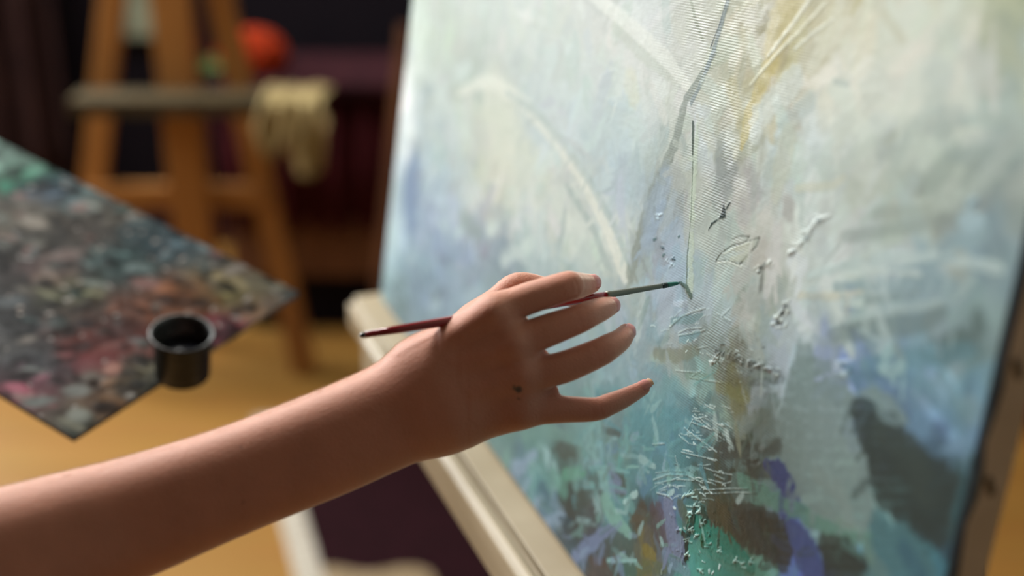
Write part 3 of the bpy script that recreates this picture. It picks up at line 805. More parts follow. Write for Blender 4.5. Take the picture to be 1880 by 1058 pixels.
[[0.632,0.2528,1.94,0.6417,0.2535,4.13,0.649,0.2501,4.45],[96,116,106],0.85,0.4,0.6,0.2],
[[0.6308,0.2375,3.51,0.6451,0.2446,2.76],[204,212,226],0.6,0.6,0.8,0.3],
[[0.5959,0.2355,11.52,0.622,0.2398,18.96,0.6188,0.2272,19.32],[186,188,200],0.4,0.7,0.0,0.0],
[[0.6289,0.2218,0.91,0.6416,0.2336,0.84,0.6555,0.2428,0.77,0.6688,0.2502,0.74],[214,228,226],0.65,0.4,1.5,0.5],
[[0.6299,0.2211,0.88,0.6426,0.2329,0.81,0.6565,0.2421,0.74,0.6698,0.2495,0.72],[70,84,80],0.4,0.3,-0.3,0.35],
[[0.6406,0.2221,0.69,0.6509,0.2293,0.64,0.6687,0.2372,0.62],[214,228,226],0.65,0.4,1.5,0.5],
[[0.6416,0.2214,0.67,0.6519,0.2286,0.62,0.6697,0.2365,0.6],[70,84,80],0.4,0.3,-0.3,0.35],
[[0.6418,0.2211,0.75,0.6603,0.2302,0.74,0.6729,0.2375,0.74],[214,228,226],0.65,0.4,1.5,0.5],
[[0.6428,0.2204,0.73,0.6613,0.2295,0.72,0.6739,0.2368,0.72],[70,84,80],0.4,0.3,-0.3,0.35],
[[0.683,0.2522,0.59,0.6926,0.2525,0.56,0.7009,0.2538,0.54],[214,228,226],0.65,0.4,1.5,0.5],
[[0.6839,0.2515,0.57,0.6935,0.2518,0.54,0.7019,0.2531,0.52],[70,84,80],0.4,0.3,-0.3,0.35],
[[0.6885,0.2523,0.62,0.6968,0.2611,0.62],[214,228,226],0.65,0.4,1.5,0.5],
[[0.6895,0.2516,0.6,0.6977,0.2605,0.59],[70,84,80],0.4,0.3,-0.3,0.35],
[[0.6643,0.2021,0.64,0.68,0.2076,0.63,0.7031,0.2157,0.61],[214,228,226],0.65,0.4,1.5,0.5],
[[0.6653,0.2014,0.62,0.681,0.2069,0.61,0.7041,0.2151,0.59],[70,84,80],0.4,0.3,-0.3,0.35],
[[0.6665,0.2042,0.57,0.6767,0.2123,0.56],[214,228,226],0.65,0.4,1.5,0.5],
[[0.6675,0.2035,0.55,0.6777,0.2117,0.55],[70,84,80],0.4,0.3,-0.3,0.35],
[[0.669,0.1697,0.78,0.6901,0.1714,0.75,0.712,0.1742,0.72],[214,228,226],0.65,0.4,1.5,0.5],
[[0.67,0.1691,0.75,0.6911,0.1708,0.72,0.7129,0.1736,0.7],[70,84,80],0.4,0.3,-0.3,0.35],
[[0.6713,0.1537,0.66,0.6937,0.162,0.64,0.7137,0.1696,0.62],[214,228,226],0.65,0.4,1.5,0.5],
[[0.6723,0.1531,0.63,0.6946,0.1614,0.62,0.7146,0.169,0.6],[70,84,80],0.4,0.3,-0.3,0.35],
[[0.6434,0.1194,0.68,0.6593,0.1313,0.65,0.6835,0.1436,0.65,0.7026,0.1483,0.69],[214,228,226],0.65,0.4,1.5,0.5],
[[0.6445,0.1188,0.66,0.6604,0.1307,0.63,0.6845,0.1429,0.63,0.7035,0.1477,0.67],[70,84,80],0.4,0.3,-0.3,0.35],
[[0.6464,0.1182,0.55,0.6703,0.1339,0.53,0.6928,0.145,0.52],[214,228,226],0.65,0.4,1.5,0.5],
[[0.6475,0.1175,0.53,0.6713,0.1333,0.51,0.6937,0.1444,0.5],[70,84,80],0.4,0.3,-0.3,0.35],
[[0.7112,0.1484,0.61,0.7329,0.1607,0.59,0.7511,0.1704,0.58],[214,228,226],0.65,0.4,1.5,0.5],
[[0.7121,0.1478,0.59,0.7338,0.1601,0.57,0.752,0.1698,0.56],[70,84,80],0.4,0.3,-0.3,0.35],
[[0.7139,0.1469,0.51,0.7393,0.1616,0.49,0.761,0.1729,0.48],[214,228,226],0.65,0.4,1.5,0.5],
[[0.7148,0.1463,0.49,0.7402,0.161,0.47,0.7619,0.1723,0.46],[70,84,80],0.4,0.3,-0.3,0.35],
[[0.6338,0.1404,0.66,0.6487,0.1486,0.65],[214,228,226],0.65,0.4,1.5,0.5],
[[0.6349,0.1398,0.64,0.6498,0.148,0.63],[70,84,80],0.4,0.3,-0.3,0.35],
[[0.6446,0.1252,0.44,0.6657,0.1377,0.43,0.6789,0.1438,0.43],[214,228,226],0.65,0.4,1.5,0.5],
[[0.6456,0.1246,0.42,0.6667,0.1371,0.41,0.6799,0.1432,0.41],[70,84,80],0.4,0.3,-0.3,0.35],
[[0.6781,0.1835,0.51,0.696,0.1846,0.49,0.7161,0.1871,0.47],[214,228,226],0.65,0.4,1.5,0.5],
[[0.6791,0.1828,0.5,0.6969,0.184,0.47,0.717,0.1865,0.45],[70,84,80],0.4,0.3,-0.3,0.35],
[[0.6747,0.1668,0.42,0.6922,0.1754,0.41],[214,228,226],0.65,0.4,1.5,0.5],
[[0.6757,0.1662,0.41,0.6932,0.1748,0.4],[70,84,80],0.4,0.3,-0.3,0.35],
[[0.6805,0.1674,0.42,0.6968,0.1747,0.41],[214,228,226],0.65,0.4,1.5,0.5],
[[0.6815,0.1668,0.41,0.6978,0.1741,0.4],[70,84,80],0.4,0.3,-0.3,0.35],
[[0.6991,0.1573,0.54,0.7181,0.1635,0.52,0.7329,0.1697,0.5],[214,228,226],0.65,0.4,1.5,0.5],
[[0.7001,0.1567,0.53,0.7191,0.1629,0.51,0.7338,0.1691,0.49],[70,84,80],0.4,0.3,-0.3,0.35],
[[0.7077,0.1536,0.53,0.7262,0.1604,0.5,0.7337,0.1658,0.5],[214,228,226],0.65,0.4,1.5,0.5],
[[0.7087,0.153,0.51,0.7271,0.1598,0.49,0.7346,0.1652,0.48],[70,84,80],0.4,0.3,-0.3,0.35],
[[0.6456,0.1987,0.43,0.6722,0.2089,0.42],[214,228,226],0.65,0.4,1.5,0.5],
[[0.6466,0.198,0.42,0.6732,0.2082,0.41],[70,84,80],0.4,0.3,-0.3,0.35],
[[0.6735,0.17,0.65,0.6774,0.1794,0.65],[214,228,226],0.65,0.4,1.5,0.5],
[[0.6745,0.1694,0.63,0.6784,0.1788,0.62],[70,84,80],0.4,0.3,-0.3,0.35],
[[0.6669,0.2227,0.53,0.679,0.2292,0.52],[214,228,226],0.65,0.4,1.5,0.5],
[[0.6679,0.222,0.51,0.68,0.2286,0.5],[70,84,80],0.4,0.3,-0.3,0.35],
[[0.6806,0.2249,0.44,0.7002,0.229,0.43],[214,228,226],0.65,0.4,1.5,0.5],
[[0.6816,0.2242,0.42,0.7011,0.2283,0.41],[70,84,80],0.4,0.3,-0.3,0.35],
[[0.6768,0.1772,0.56,0.6902,0.1807,0.55,0.7043,0.185,0.53],[214,228,226],0.65,0.4,1.5,0.5],
[[0.6778,0.1766,0.54,0.6912,0.1801,0.53,0.7053,0.1844,0.52],[70,84,80],0.4,0.3,-0.3,0.35],
[[0.6835,0.183,0.42,0.6941,0.1896,0.41],[214,228,226],0.65,0.4,1.5,0.5],
[[0.6844,0.1824,0.41,0.695,0.1889,0.4],[70,84,80],0.4,0.3,-0.3,0.35],
[[0.6915,0.1676,0.42,0.7069,0.1746,0.41],[214,228,226],0.65,0.4,1.5,0.5],
[[0.6925,0.167,0.4,0.7078,0.174,0.4],[70,84,80],0.4,0.3,-0.3,0.35],
[[0.7421,0.1717,0.41,0.7646,0.1801,0.4],[214,228,226],0.65,0.4,1.5,0.5],
[[0.743,0.1711,0.39,0.7655,0.1795,0.38],[70,84,80],0.4,0.3,-0.3,0.35],
[[0.6651,0.1475,1.28,0.6717,0.1424,1.28],[214,228,226],0.65,0.4,1.5,0.5],
[[0.6661,0.1469,1.24,0.6727,0.1418,1.23],[70,84,80],0.4,0.3,-0.3,0.35],
[[0.6506,0.1136,0.91,0.6641,0.1189,0.95,0.6717,0.1198,1.07],[214,228,226],0.65,0.4,1.5,0.5],
[[0.6517,0.113,0.88,0.6651,0.1183,0.92,0.6727,0.1192,1.04],[70,84,80],0.4,0.3,-0.3,0.35],
[[0.6311,0.2265,4.88,0.6542,0.2365,5.48,0.6661,0.2441,2.82],[124,156,158],0.6,0.5,0,0.3],
[[0.6455,0.2193,4.91,0.6581,0.2263,4.96,0.6667,0.2328,2.92],[130,168,176],0.6,0.5,0,0.3],
[[0.6614,0.2019,5.48,0.6858,0.2113,4.67],[140,162,146],0.6,0.5,0,0.3],
[[0.6176,0.1981,8.63,0.6425,0.2068,9.7,0.6675,0.2211,6.85],[138,134,114],0.6,0.6,0,0.4],
[[0.702,0.1414,0.75,0.7052,0.1419,0.67,0.7081,0.1435,0.63],[214,228,226],0.44423713828983713,0.5,1.2,0.6],
[[0.6728,0.156,0.5,0.6783,0.1583,0.51,0.684,0.1602,0.52],[214,228,226],0.8938887883362541,0.5,1.2,0.6],
[[0.6935,0.1826,0.41,0.6963,0.184,0.42,0.6994,0.1849,0.43],[214,228,226],0.5445136768256718,0.5,1.2,0.6],
[[0.6873,0.1858,0.63,0.6939,0.1873,0.61,0.7003,0.1891,0.6],[214,228,226],0.43316703650921884,0.5,1.2,0.6],
[[0.7022,0.1706,0.75,0.707,0.1735,0.78,0.7126,0.174,0.91],[214,228,226],0.6345778278535954,0.5,1.2,0.6],
[[0.7243,0.1586,0.66,0.7259,0.1598,0.69,0.728,0.1597,0.88],[214,228,226],0.8103901898411988,0.5,1.2,0.6],
[[0.6935,0.1968,0.72,0.697,0.1979,0.75,0.7005,0.1986,0.77],[214,228,226],0.6783571838758347,0.5,1.2,0.6],
[[0.6837,0.1789,0.52,0.6884,0.1801,0.49,0.6928,0.1821,0.48],[214,228,226],0.46238176086501104,0.5,1.2,0.6],
[[0.6741,0.1689,0.91,0.6767,0.1691,0.75,0.6787,0.1709,0.8],[214,228,226],0.40314406300888944,0.5,1.2,0.6],
[[0.6757,0.1842,0.49,0.6797,0.1861,0.49,0.6838,0.1876,0.5],[214,228,226],0.7646771879424044,0.5,1.2,0.6],
[[0.7048,0.1898,0.81,0.7087,0.1908,0.82,0.7126,0.1916,0.83],[214,228,226],0.825623260358302,0.5,1.2,0.6],
[[0.7078,0.1802,0.48,0.7113,0.1809,0.44,0.7144,0.1826,0.43],[214,228,226],0.4187095966743328,0.5,1.2,0.6],
[[0.6812,0.1805,0.78,0.6853,0.1821,0.84,0.6898,0.1824,0.92],[214,228,226],0.5487676439983603,0.5,1.2,0.6],
[[0.6927,0.1844,0.86,0.6948,0.1845,0.79,0.6966,0.185,0.74],[214,228,226],0.5884657191642055,0.5,1.2,0.6],
[[0.7105,0.1921,0.75,0.7168,0.1941,0.76,0.7232,0.1955,0.78],[214,228,226],0.7874292384245479,0.5,1.2,0.6],
[[0.7148,0.1758,0.96,0.7167,0.1759,0.82,0.7183,0.1768,0.77],[214,228,226],0.764568574965139,0.5,1.2,0.6],
[[0.6834,0.1662,1.1,0.6848,0.1661,0.88,0.6859,0.1667,0.79],[214,228,226],0.7267719808452753,0.5,1.2,0.6],
[[0.6769,0.1573,0.46,0.6814,0.159,0.45,0.6857,0.1607,0.45],[214,228,226],0.6403210325794355,0.5,1.2,0.6],
[[0.6765,0.1864,0.81,0.6785,0.1869,0.78,0.6803,0.1877,0.77],[214,228,226],0.4781218085098212,0.5,1.2,0.6],
[[0.7164,0.1957,0.58,0.7212,0.1976,0.61,0.7265,0.1981,0.67],[214,228,226],0.8333082901316344,0.5,1.2,0.6],
[[0.7135,0.1598,0.8,0.7196,0.1612,0.78,0.7256,0.1629,0.76],[214,228,226],0.43782326760736573,0.5,1.2,0.6],
[[0.6763,0.1811,0.66,0.68,0.1817,0.62,0.6834,0.1829,0.59],[214,228,226],0.7408173805619631,0.5,1.2,0.6],
[[0.7105,0.1916,0.58,0.7156,0.1935,0.56,0.7202,0.1963,0.56],[214,228,226],0.48658469654302133,0.5,1.2,0.6],
[[0.7051,0.1822,0.49,0.711,0.184,0.52,0.7171,0.1848,0.54],[214,228,226],0.5912107912192961,0.5,1.2,0.6],
[[0.7017,0.1648,0.8,0.7066,0.1665,0.8,0.7115,0.168,0.8],[214,228,226],0.6306191980809233,0.5,1.2,0.6],
[[0.6774,0.163,0.47,0.6835,0.165,0.46,0.6893,0.1672,0.45],[214,228,226],0.5750732503802887,0.5,1.2,0.6],
[[0.6649,0.1623,0.89,0.6707,0.1627,0.89,0.6764,0.1631,0.88],[214,228,226],0.6121880980019948,0.5,1.2,0.6],
[[0.665,0.1422,0.6,0.669,0.144,0.63,0.6734,0.1448,0.68],[214,228,226],0.4005886223695081,0.5,1.2,0.6],
[[0.6986,0.1709,0.74,0.7017,0.1707,0.63,0.7043,0.1717,0.55],[214,228,226],0.7364353432489013,0.5,1.2,0.6],
[[0.7178,0.164,0.71,0.7204,0.1658,0.74,0.7237,0.166,0.9],[214,228,226],0.6823059857726372,0.5,1.2,0.6],
[[0.6939,0.1562,0.65,0.7006,0.1593,0.64,0.7069,0.1633,0.63],[214,228,226],0.5295531841218138,0.5,1.2,0.6],
[[0.7014,0.141,0.77,0.705,0.1421,0.81,0.7088,0.1425,0.86],[214,228,226],0.7216861067475143,0.5,1.2,0.6],
[[0.6922,0.1466,0.44,0.6984,0.1498,0.45,0.7051,0.1516,0.48],[214,228,226],0.5186614516226629,0.5,1.2,0.6],
[[0.7059,0.2019,0.5,0.7119,0.2039,0.51,0.718,0.2054,0.52],[214,228,226],0.5693288400181936,0.5,1.2,0.6],
[[0.6836,0.1857,0.46,0.6879,0.1877,0.48,0.6926,0.1883,0.53],[214,228,226],0.8166849936339039,0.5,1.2,0.6],
[[0.6784,0.1539,0.58,0.6807,0.1549,0.63,0.6832,0.1552,0.7],[214,228,226],0.6490174387430564,0.5,1.2,0.6],
[[0.6904,0.1811,0.65,0.6953,0.1826,0.68,0.7005,0.1833,0.72],[214,228,226],0.7784755948973985,0.5,1.2,0.6],
[[0.6872,0.1942,0.65,0.6936,0.1953,0.64,0.6998,0.1967,0.63],[214,228,226],0.7272331464968593,0.5,1.2,0.6],
[[0.7183,0.2035,0.51,0.7198,0.2042,0.54,0.7215,0.2044,0.61],[214,228,226],0.4886660365040835,0.5,1.2,0.6],
[[0.7026,0.145,0.76,0.7088,0.1473,0.82,0.7154,0.1481,0.88],[214,228,226],0.6613703157061994,0.5,1.2,0.6],
[[0.7057,0.1515,0.53,0.7077,0.1518,0.51,0.7095,0.1523,0.49],[214,228,226],0.7671943308952581,0.5,1.2,0.6],
[[0.6789,0.1728,0.77,0.684,0.1733,0.67,0.6884,0.1757,0.63],[214,228,226],0.5092268310370918,0.5,1.2,0.6],
[[0.6991,0.1458,1.07,0.7032,0.1458,0.88,0.7067,0.1477,0.79],[214,228,226],0.566961900917208,0.5,1.2,0.6],
[[0.7152,0.194,0.89,0.719,0.1938,0.69,0.7218,0.1965,0.76],[214,228,226],0.4539680433933201,0.5,1.2,0.6],
[[0.6823,0.1708,0.64,0.6864,0.1711,0.57,0.6901,0.1726,0.52],[214,228,226],0.6749537432759964,0.5,1.2,0.6],
[[0.6655,0.164,0.64,0.6715,0.1657,0.6,0.6769,0.1691,0.6],[214,228,226],0.4651537966746164,0.5,1.2,0.6],
[[0.687,0.1925,0.8,0.6886,0.1928,0.77,0.6903,0.1931,0.74],[214,228,226],0.6927242949879394,0.5,1.2,0.6],
[[0.6761,0.1792,0.64,0.6808,0.1808,0.62,0.6849,0.184,0.65],[214,228,226],0.4627883124482414,0.5,1.2,0.6],
[[0.6831,0.2306,0.55,0.6888,0.2323,0.55],[96,96,90],0.42090863830380815,0.5,1.4,0.6],
[[0.7479,0.2471,0.54,0.7512,0.2487,0.53],[96,96,90],0.5360710754232663,0.5,1.4,0.6],
[[0.7125,0.2367,0.76,0.7158,0.2389,0.76],[214,228,226],0.4545392848330702,0.5,1.4,0.6],
[[0.7258,0.2468,0.65,0.7293,0.2469,0.64],[214,228,226],0.6920756809093007,0.5,1.4,0.6],
[[0.7097,0.2375,1.04,0.7126,0.2401,1.04],[214,228,226],0.5528653225073361,0.5,1.4,0.6],
[[0.6963,0.2293,0.8,0.6985,0.2281,0.8],[214,228,226],0.40410682059423103,0.5,1.4,0.6],
[[0.7194,0.2371,0.7,0.7226,0.239,0.7],[96,96,90],0.5972220139306587,0.5,1.4,0.6],
[[0.6716,0.2219,0.74,0.6756,0.2225,0.74],[214,228,226],0.7639807957473685,0.5,1.4,0.6],
[[0.6831,0.2213,1.04,0.6884,0.2223,1.04],[214,228,226],0.571610012337742,0.5,1.4,0.6],
[[0.7197,0.23,0.75,0.7221,0.2302,0.75],[214,228,226],0.7824554018112178,0.5,1.4,0.6],
[[0.7408,0.2336,0.91,0.7449,0.2341,0.91],[214,228,226],0.5754721344190212,0.5,1.4,0.6],
[[0.7117,0.2349,0.91,0.7162,0.2383,0.9],[214,228,226],0.7918175553262881,0.5,1.4,0.6],
[[0.7003,0.2238,0.62,0.7043,0.2238,0.61],[96,96,90],0.42899699449602285,0.5,1.4,0.6],
[[0.6927,0.2264,1.0,0.6937,0.2287,1.0],[214,228,226],0.6589243298878151,0.5,1.4,0.6],
[[0.7361,0.2451,0.8,0.7375,0.246,0.79],[96,96,90],0.4679556400484946,0.5,1.4,0.6],
[[0.7193,0.2349,0.66,0.7225,0.2375,0.65],[214,228,226],0.8970643098414337,0.5,1.4,0.6],
[[0.6747,0.2295,0.64,0.678,0.2296,0.64],[96,96,90],0.48069345337165226,0.5,1.4,0.6],
[[0.7022,0.2265,0.73,0.7041,0.2279,0.73],[214,228,226],0.7933293959329406,0.5,1.4,0.6],
[[0.7296,0.2354,0.92,0.7313,0.2361,0.92],[96,96,90],0.8497824179804078,0.5,1.4,0.6],
[[0.6999,0.2286,0.97,0.6976,0.2263,0.98],[214,228,226],0.6351692268874103,0.5,1.4,0.6],
[[0.6912,0.2238,0.71,0.6952,0.2233,0.71],[214,228,226],0.49229934921138807,0.5,1.4,0.6],
[[0.7394,0.2316,0.64,0.7413,0.2322,0.64],[214,228,226],0.7323614892155411,0.5,1.4,0.6],
[[0.694,0.2362,0.9,0.6979,0.2381,0.9],[96,96,90],0.8669270998262774,0.5,1.4,0.6],
[[0.6993,0.2312,0.5,0.7027,0.2321,0.5],[214,228,226],0.5602478641860344,0.5,1.4,0.6],
[[0.6538,0.2217,1.09,0.6555,0.2237,1.08],[214,228,226],0.8427683731427245,0.5,1.4,0.6],
[[0.7023,0.224,0.7,0.7057,0.2242,0.7],[96,96,90],0.4676391623433981,0.5,1.4,0.6],
[[0.6976,0.2291,0.93,0.7016,0.229,0.93],[214,228,226],0.4519975299245654,0.5,1.4,0.6],
[[0.6618,0.2255,0.73,0.6648,0.2278,0.73],[214,228,226],0.712114401806492,0.5,1.4,0.6],
[[0.7367,0.2518,0.57,0.7402,0.2541,0.57],[96,96,90],0.8621368644004685,0.5,1.4,0.6],
[[0.7216,0.2243,0.63,0.7233,0.2246,0.63],[214,228,226],0.630583720187301,0.5,1.4,0.6],
[[0.7005,0.2277,0.83,0.7042,0.2292,0.83],[214,228,226],0.8489615103530299,0.5,1.4,0.6],
[[0.7189,0.2355,0.91,0.722,0.2343,0.91],[96,96,90],0.8054905217121007,0.5,1.4,0.6],
[[0.6541,0.2146,0.74,0.6557,0.2165,0.74],[214,228,226],0.8298166844483236,0.5,1.4,0.6],
[[0.7101,0.2397,0.79,0.7141,0.2405,0.78],[214,228,226],0.8044445452874067,0.5,1.4,0.6],
[[0.6966,0.2311,1.35,0.7006,0.2298,1.34],[214,228,226],0.5600765105323494,0.5,1.4,0.6],
[[0.7011,0.2339,1.28,0.7024,0.2366,1.27],[96,96,90],0.743373527169654,0.5,1.4,0.6],
[[0.6855,0.2205,1.26,0.6873,0.2204,1.26],[214,228,226],0.5479180310284975,0.5,1.4,0.6],
[[0.6298,0.2093,1.04,0.6355,0.2121,1.04],[96,96,90],0.6153401295398453,0.5,1.4,0.6],
[[0.7299,0.2407,0.8,0.7335,0.2412,0.79],[96,96,90],0.8020125834443541,0.5,1.4,0.6],
[[0.7157,0.2357,1.34,0.7191,0.2349,1.34],[214,228,226],0.6345828534093064,0.5,1.4,0.6],
[[0.7112,0.2381,0.99,0.7128,0.2378,0.99],[96,96,90],0.8813368419765439,0.5,1.4,0.6],
[[0.7168,0.23,1.47,0.7198,0.2281,1.47],[214,228,226],0.5931613443282325,0.5,1.4,0.6],
[[0.6913,0.2297,0.71,0.6961,0.23,0.71],[214,228,226],0.855198456623466,0.5,1.4,0.6],
[[0.6893,0.2253,0.56,0.6931,0.2274,0.56],[214,228,226],0.673951694547787,0.5,1.4,0.6],
[[0.7468,0.2462,0.65,0.7483,0.246,0.65],[96,96,90],0.7425610186802323,0.5,1.4,0.6],
[[0.6331,0.21,0.67,0.6351,0.2102,0.67],[214,228,226],0.4947819737516689,0.5,1.4,0.6],
[[0.7119,0.2298,0.86,0.716,0.2306,0.86],[96,96,90],0.5409168656351468,0.5,1.4,0.6],
[[0.656,0.2224,1.09,0.6603,0.2224,1.09],[214,228,226],0.4669192864513586,0.5,1.4,0.6],
[[0.7553,0.2476,0.78,0.7597,0.2489,0.78],[214,228,226],0.7499177897945504,0.5,1.4,0.6],
[[0.7022,0.2262,0.57,0.7056,0.2272,0.57],[214,228,226],0.7660682238489527,0.5,1.4,0.6],
[[0.6797,0.2248,0.73,0.6846,0.2245,0.73],[214,228,226],0.5898419271344031,0.5,1.4,0.6],
[[0.6953,0.2263,0.74,0.6976,0.2268,0.73],[214,228,226],0.5458820418954798,0.5,1.4,0.6],
[[0.7044,0.2294,0.8,0.7087,0.2308,0.8],[214,228,226],0.7243838245158698,0.5,1.4,0.6],
[[0.71,0.2294,0.73,0.7123,0.2302,0.73],[96,96,90],0.4601266916867411,0.5,1.4,0.6],
[[0.6938,0.226,0.96,0.6958,0.224,0.96],[96,96,90],0.6183906452533968,0.5,1.4,0.6],
[[0.7162,0.2417,0.7,0.7171,0.243,0.7],[214,228,226],0.4705609596569528,0.5,1.4,0.6],
[[0.7318,0.2371,0.8,0.735,0.2402,0.8],[214,228,226],0.8739465126319527,0.5,1.4,0.6],
[[0.7368,0.2411,1.27,0.736,0.2385,1.27],[214,228,226],0.8464600917604873,0.5,1.4,0.6],
[[0.7712,0.2526,0.84,0.7749,0.2549,0.83],[214,228,226],0.7974827080746283,0.5,1.4,0.6],
[[0.73,0.2405,0.77,0.7323,0.2413,0.77],[214,228,226],0.8295221434087465,0.5,1.4,0.6],
[[0.6333,0.2302,0.64,0.6369,0.2345,0.59,0.6408,0.2378,0.55],[214,228,226],0.37514953576672627,0.5,1.0,0.6],
[[0.667,0.1269,0.55,0.6695,0.1293,0.51,0.6723,0.1308,0.5],[214,228,226],0.5143591464277022,0.5,1.0,0.6],
[[0.6185,0.214,0.55,0.6236,0.2175,0.52,0.629,0.2199,0.51],[214,228,226],0.46797895405766077,0.5,1.0,0.6],
[[0.6647,0.2414,0.52,0.6675,0.2442,0.48,0.6707,0.2461,0.44],[214,228,226],0.6082268204777848,0.5,1.0,0.6],
[[0.6724,0.246,0.82,0.6741,0.2478,0.71,0.6762,0.2486,0.66],[214,228,226],0.34416049420114786,0.5,1.0,0.6],
[[0.6746,0.1241,0.62,0.6779,0.1267,0.59,0.6815,0.1284,0.6],[214,228,226],0.35160049354852463,0.5,1.0,0.6],
[[0.708,0.1517,0.52,0.7126,0.1537,0.55,0.7176,0.1547,0.58],[214,228,226],0.4322209559916906,0.5,1.0,0.6],
[[0.6704,0.2325,0.62,0.674,0.2353,0.58,0.6779,0.2373,0.56],[214,228,226],0.3058637917233789,0.5,1.0,0.6],
[[0.6588,0.1345,0.75,0.6601,0.1361,0.64,0.6619,0.1367,0.67],[214,228,226],0.30288133221017205,0.5,1.0,0.6],
[[0.7078,0.1437,0.46,0.712,0.1465,0.46,0.7165,0.1483,0.47],[214,228,226],0.6681099381198764,0.5,1.0,0.6],
[[0.6265,0.2262,0.82,0.6287,0.2281,0.72,0.6312,0.2291,0.69],[214,228,226],0.38692861032543213,0.5,1.0,0.6],
[[0.706,0.1392,0.71,0.7124,0.1428,0.72,0.7191,0.1454,0.73],[214,228,226],0.3042745811568307,0.5,1.0,0.6],
[[0.6579,0.1213,0.57,0.662,0.1247,0.54,0.6664,0.1271,0.53],[214,228,226],0.6330758521105037,0.5,1.0,0.6],
[[0.6605,0.1155,0.49,0.6657,0.1197,0.47,0.6712,0.1229,0.46],[214,228,226],0.38396356617303784,0.5,1.0,0.6],
[[0.6698,0.2492,0.62,0.6715,0.2507,0.54,0.6735,0.2512,0.54],[214,228,226],0.5463915517248712,0.5,1.0,0.6],
[[0.7003,0.1485,0.55,0.704,0.1507,0.56,0.708,0.152,0.59],[214,228,226],0.6419347838700418,0.5,1.0,0.6],
[[0.6717,0.1208,0.49,0.6748,0.1238,0.45,0.6783,0.1258,0.44],[214,228,226],0.569434344350435,0.5,1.0,0.6],
[[0.6941,0.1472,0.67,0.6968,0.149,0.68,0.6998,0.1498,0.74],[214,228,226],0.6766987455224033,0.5,1.0,0.6],
[[0.6621,0.1259,0.54,0.6692,0.1287,0.56,0.6765,0.1305,0.58],[214,228,226],0.6170694977082136,0.5,1.0,0.6],
[[0.6587,0.2303,0.59,0.6621,0.2327,0.56,0.6659,0.2342,0.55],[214,228,226],0.45996578071347893,0.5,1.0,0.6],
[[0.6679,0.1326,0.58,0.6735,0.1371,0.56,0.6794,0.1405,0.55],[214,228,226],0.5152329235508827,0.5,1.0,0.6],
[[0.652,0.1164,0.46,0.6589,0.1218,0.45,0.6661,0.1261,0.44],[214,228,226],0.5078922620744828,0.5,1.0,0.6],
[[0.604,0.2123,0.75,0.6076,0.2139,0.76,0.6115,0.2145,0.82],[214,228,226],0.6684441641801306,0.5,1.0,0.6],
[[0.705,0.1444,0.57,0.7064,0.1462,0.5,0.7083,0.147,0.49],[214,228,226],0.635011176785837,0.5,1.0,0.6],
[[0.6532,0.1155,0.66,0.6579,0.1196,0.63,0.6628,0.1226,0.61],[214,228,226],0.35150411902940437,0.5,1.0,0.6],
[[0.6421,0.1105,0.56,0.6478,0.1169,0.53,0.6538,0.1221,0.51],[214,228,226],0.3345891073824003,0.5,1.0,0.6],
[[0.7019,0.1344,0.6,0.7054,0.1371,0.58,0.7092,0.1389,0.59],[214,228,226],0.554942148429042,0.5,1.0,0.6],
[[0.6826,0.1274,0.84,0.6841,0.1291,0.73,0.6859,0.1298,0.75],[214,228,226],0.46844815554855124,0.5,1.0,0.6],
[[0.6923,0.1371,0.57,0.6969,0.1407,0.55,0.7019,0.1435,0.54],[214,228,226],0.3728648775928256,0.5,1.0,0.6],
[[0.649,0.1196,0.64,0.6529,0.1219,0.65,0.6572,0.1232,0.69],[214,228,226],0.550651288445836,0.5,1.0,0.6],
[[0.6599,0.2358,0.77,0.6618,0.2373,0.7,0.6641,0.2378,0.72],[214,228,226],0.5438365650232589,0.5,1.0,0.6],
[[0.6741,0.1305,0.71,0.6785,0.1337,0.69,0.6833,0.1359,0.69],[214,228,226],0.45084064034496646,0.5,1.0,0.6],
[[0.6554,0.2402,0.51,0.6596,0.2439,0.48,0.6641,0.2467,0.45],[214,228,226],0.4432379647279093,0.5,1.0,0.6],
[[0.6677,0.1376,0.57,0.671,0.1401,0.55,0.6745,0.1416,0.56],[214,228,226],0.5825140774413027,0.5,1.0,0.6],
[[0.6653,0.1333,0.58,0.6716,0.136,0.59,0.6782,0.1377,0.62],[214,228,226],0.5035462734929662,0.5,1.0,0.6],
[[0.6323,0.2268,0.83,0.6343,0.2288,0.73,0.6367,0.2299,0.67],[214,228,226],0.5973249687520188,0.5,1.0,0.6],
[[0.7065,0.1508,0.48,0.709,0.1524,0.49,0.7119,0.1532,0.53],[214,228,226],0.6653403212432107,0.5,1.0,0.6],
[[0.6701,0.1285,0.42,0.6753,0.1319,0.41,0.6807,0.1343,0.42],[214,228,226],0.5549051672190173,0.5,1.0,0.6],
[[0.6565,0.1184,0.52,0.6588,0.1199,0.53,0.6615,0.1205,0.6],[214,228,226],0.4117889658909222,0.5,1.0,0.6],
[[0.7048,0.1471,0.65,0.708,0.1483,0.71,0.7115,0.1485,0.79],[214,228,226],0.486852115345745,0.5,1.0,0.6],
[[0.7359,0.1194,1.42,0.7385,0.12,1.41],[214,228,226],0.7256571300856454,0.4,1.8,0.6],
[[0.729,0.1025,1.99,0.7292,0.1013,1.99],[214,228,226],0.6657570998722354,0.4,1.8,0.6],
[[0.6974,0.1212,0.51,0.6944,0.1192,0.51],[40,80,72],0.6961246974040931,0.4,1.8,0.6],
[[0.6979,0.1076,0.76,0.7003,0.1086,0.76],[214,228,226],0.7164221249942232,0.4,1.8,0.6],
[[0.7208,0.1251,0.7,0.7178,0.1229,0.7],[214,228,226],0.579844042058806,0.4,1.8,0.6],
[[0.6909,0.0946,0.95,0.688,0.0924,0.96],[214,228,226],0.8789673721119882,0.4,1.8,0.6],
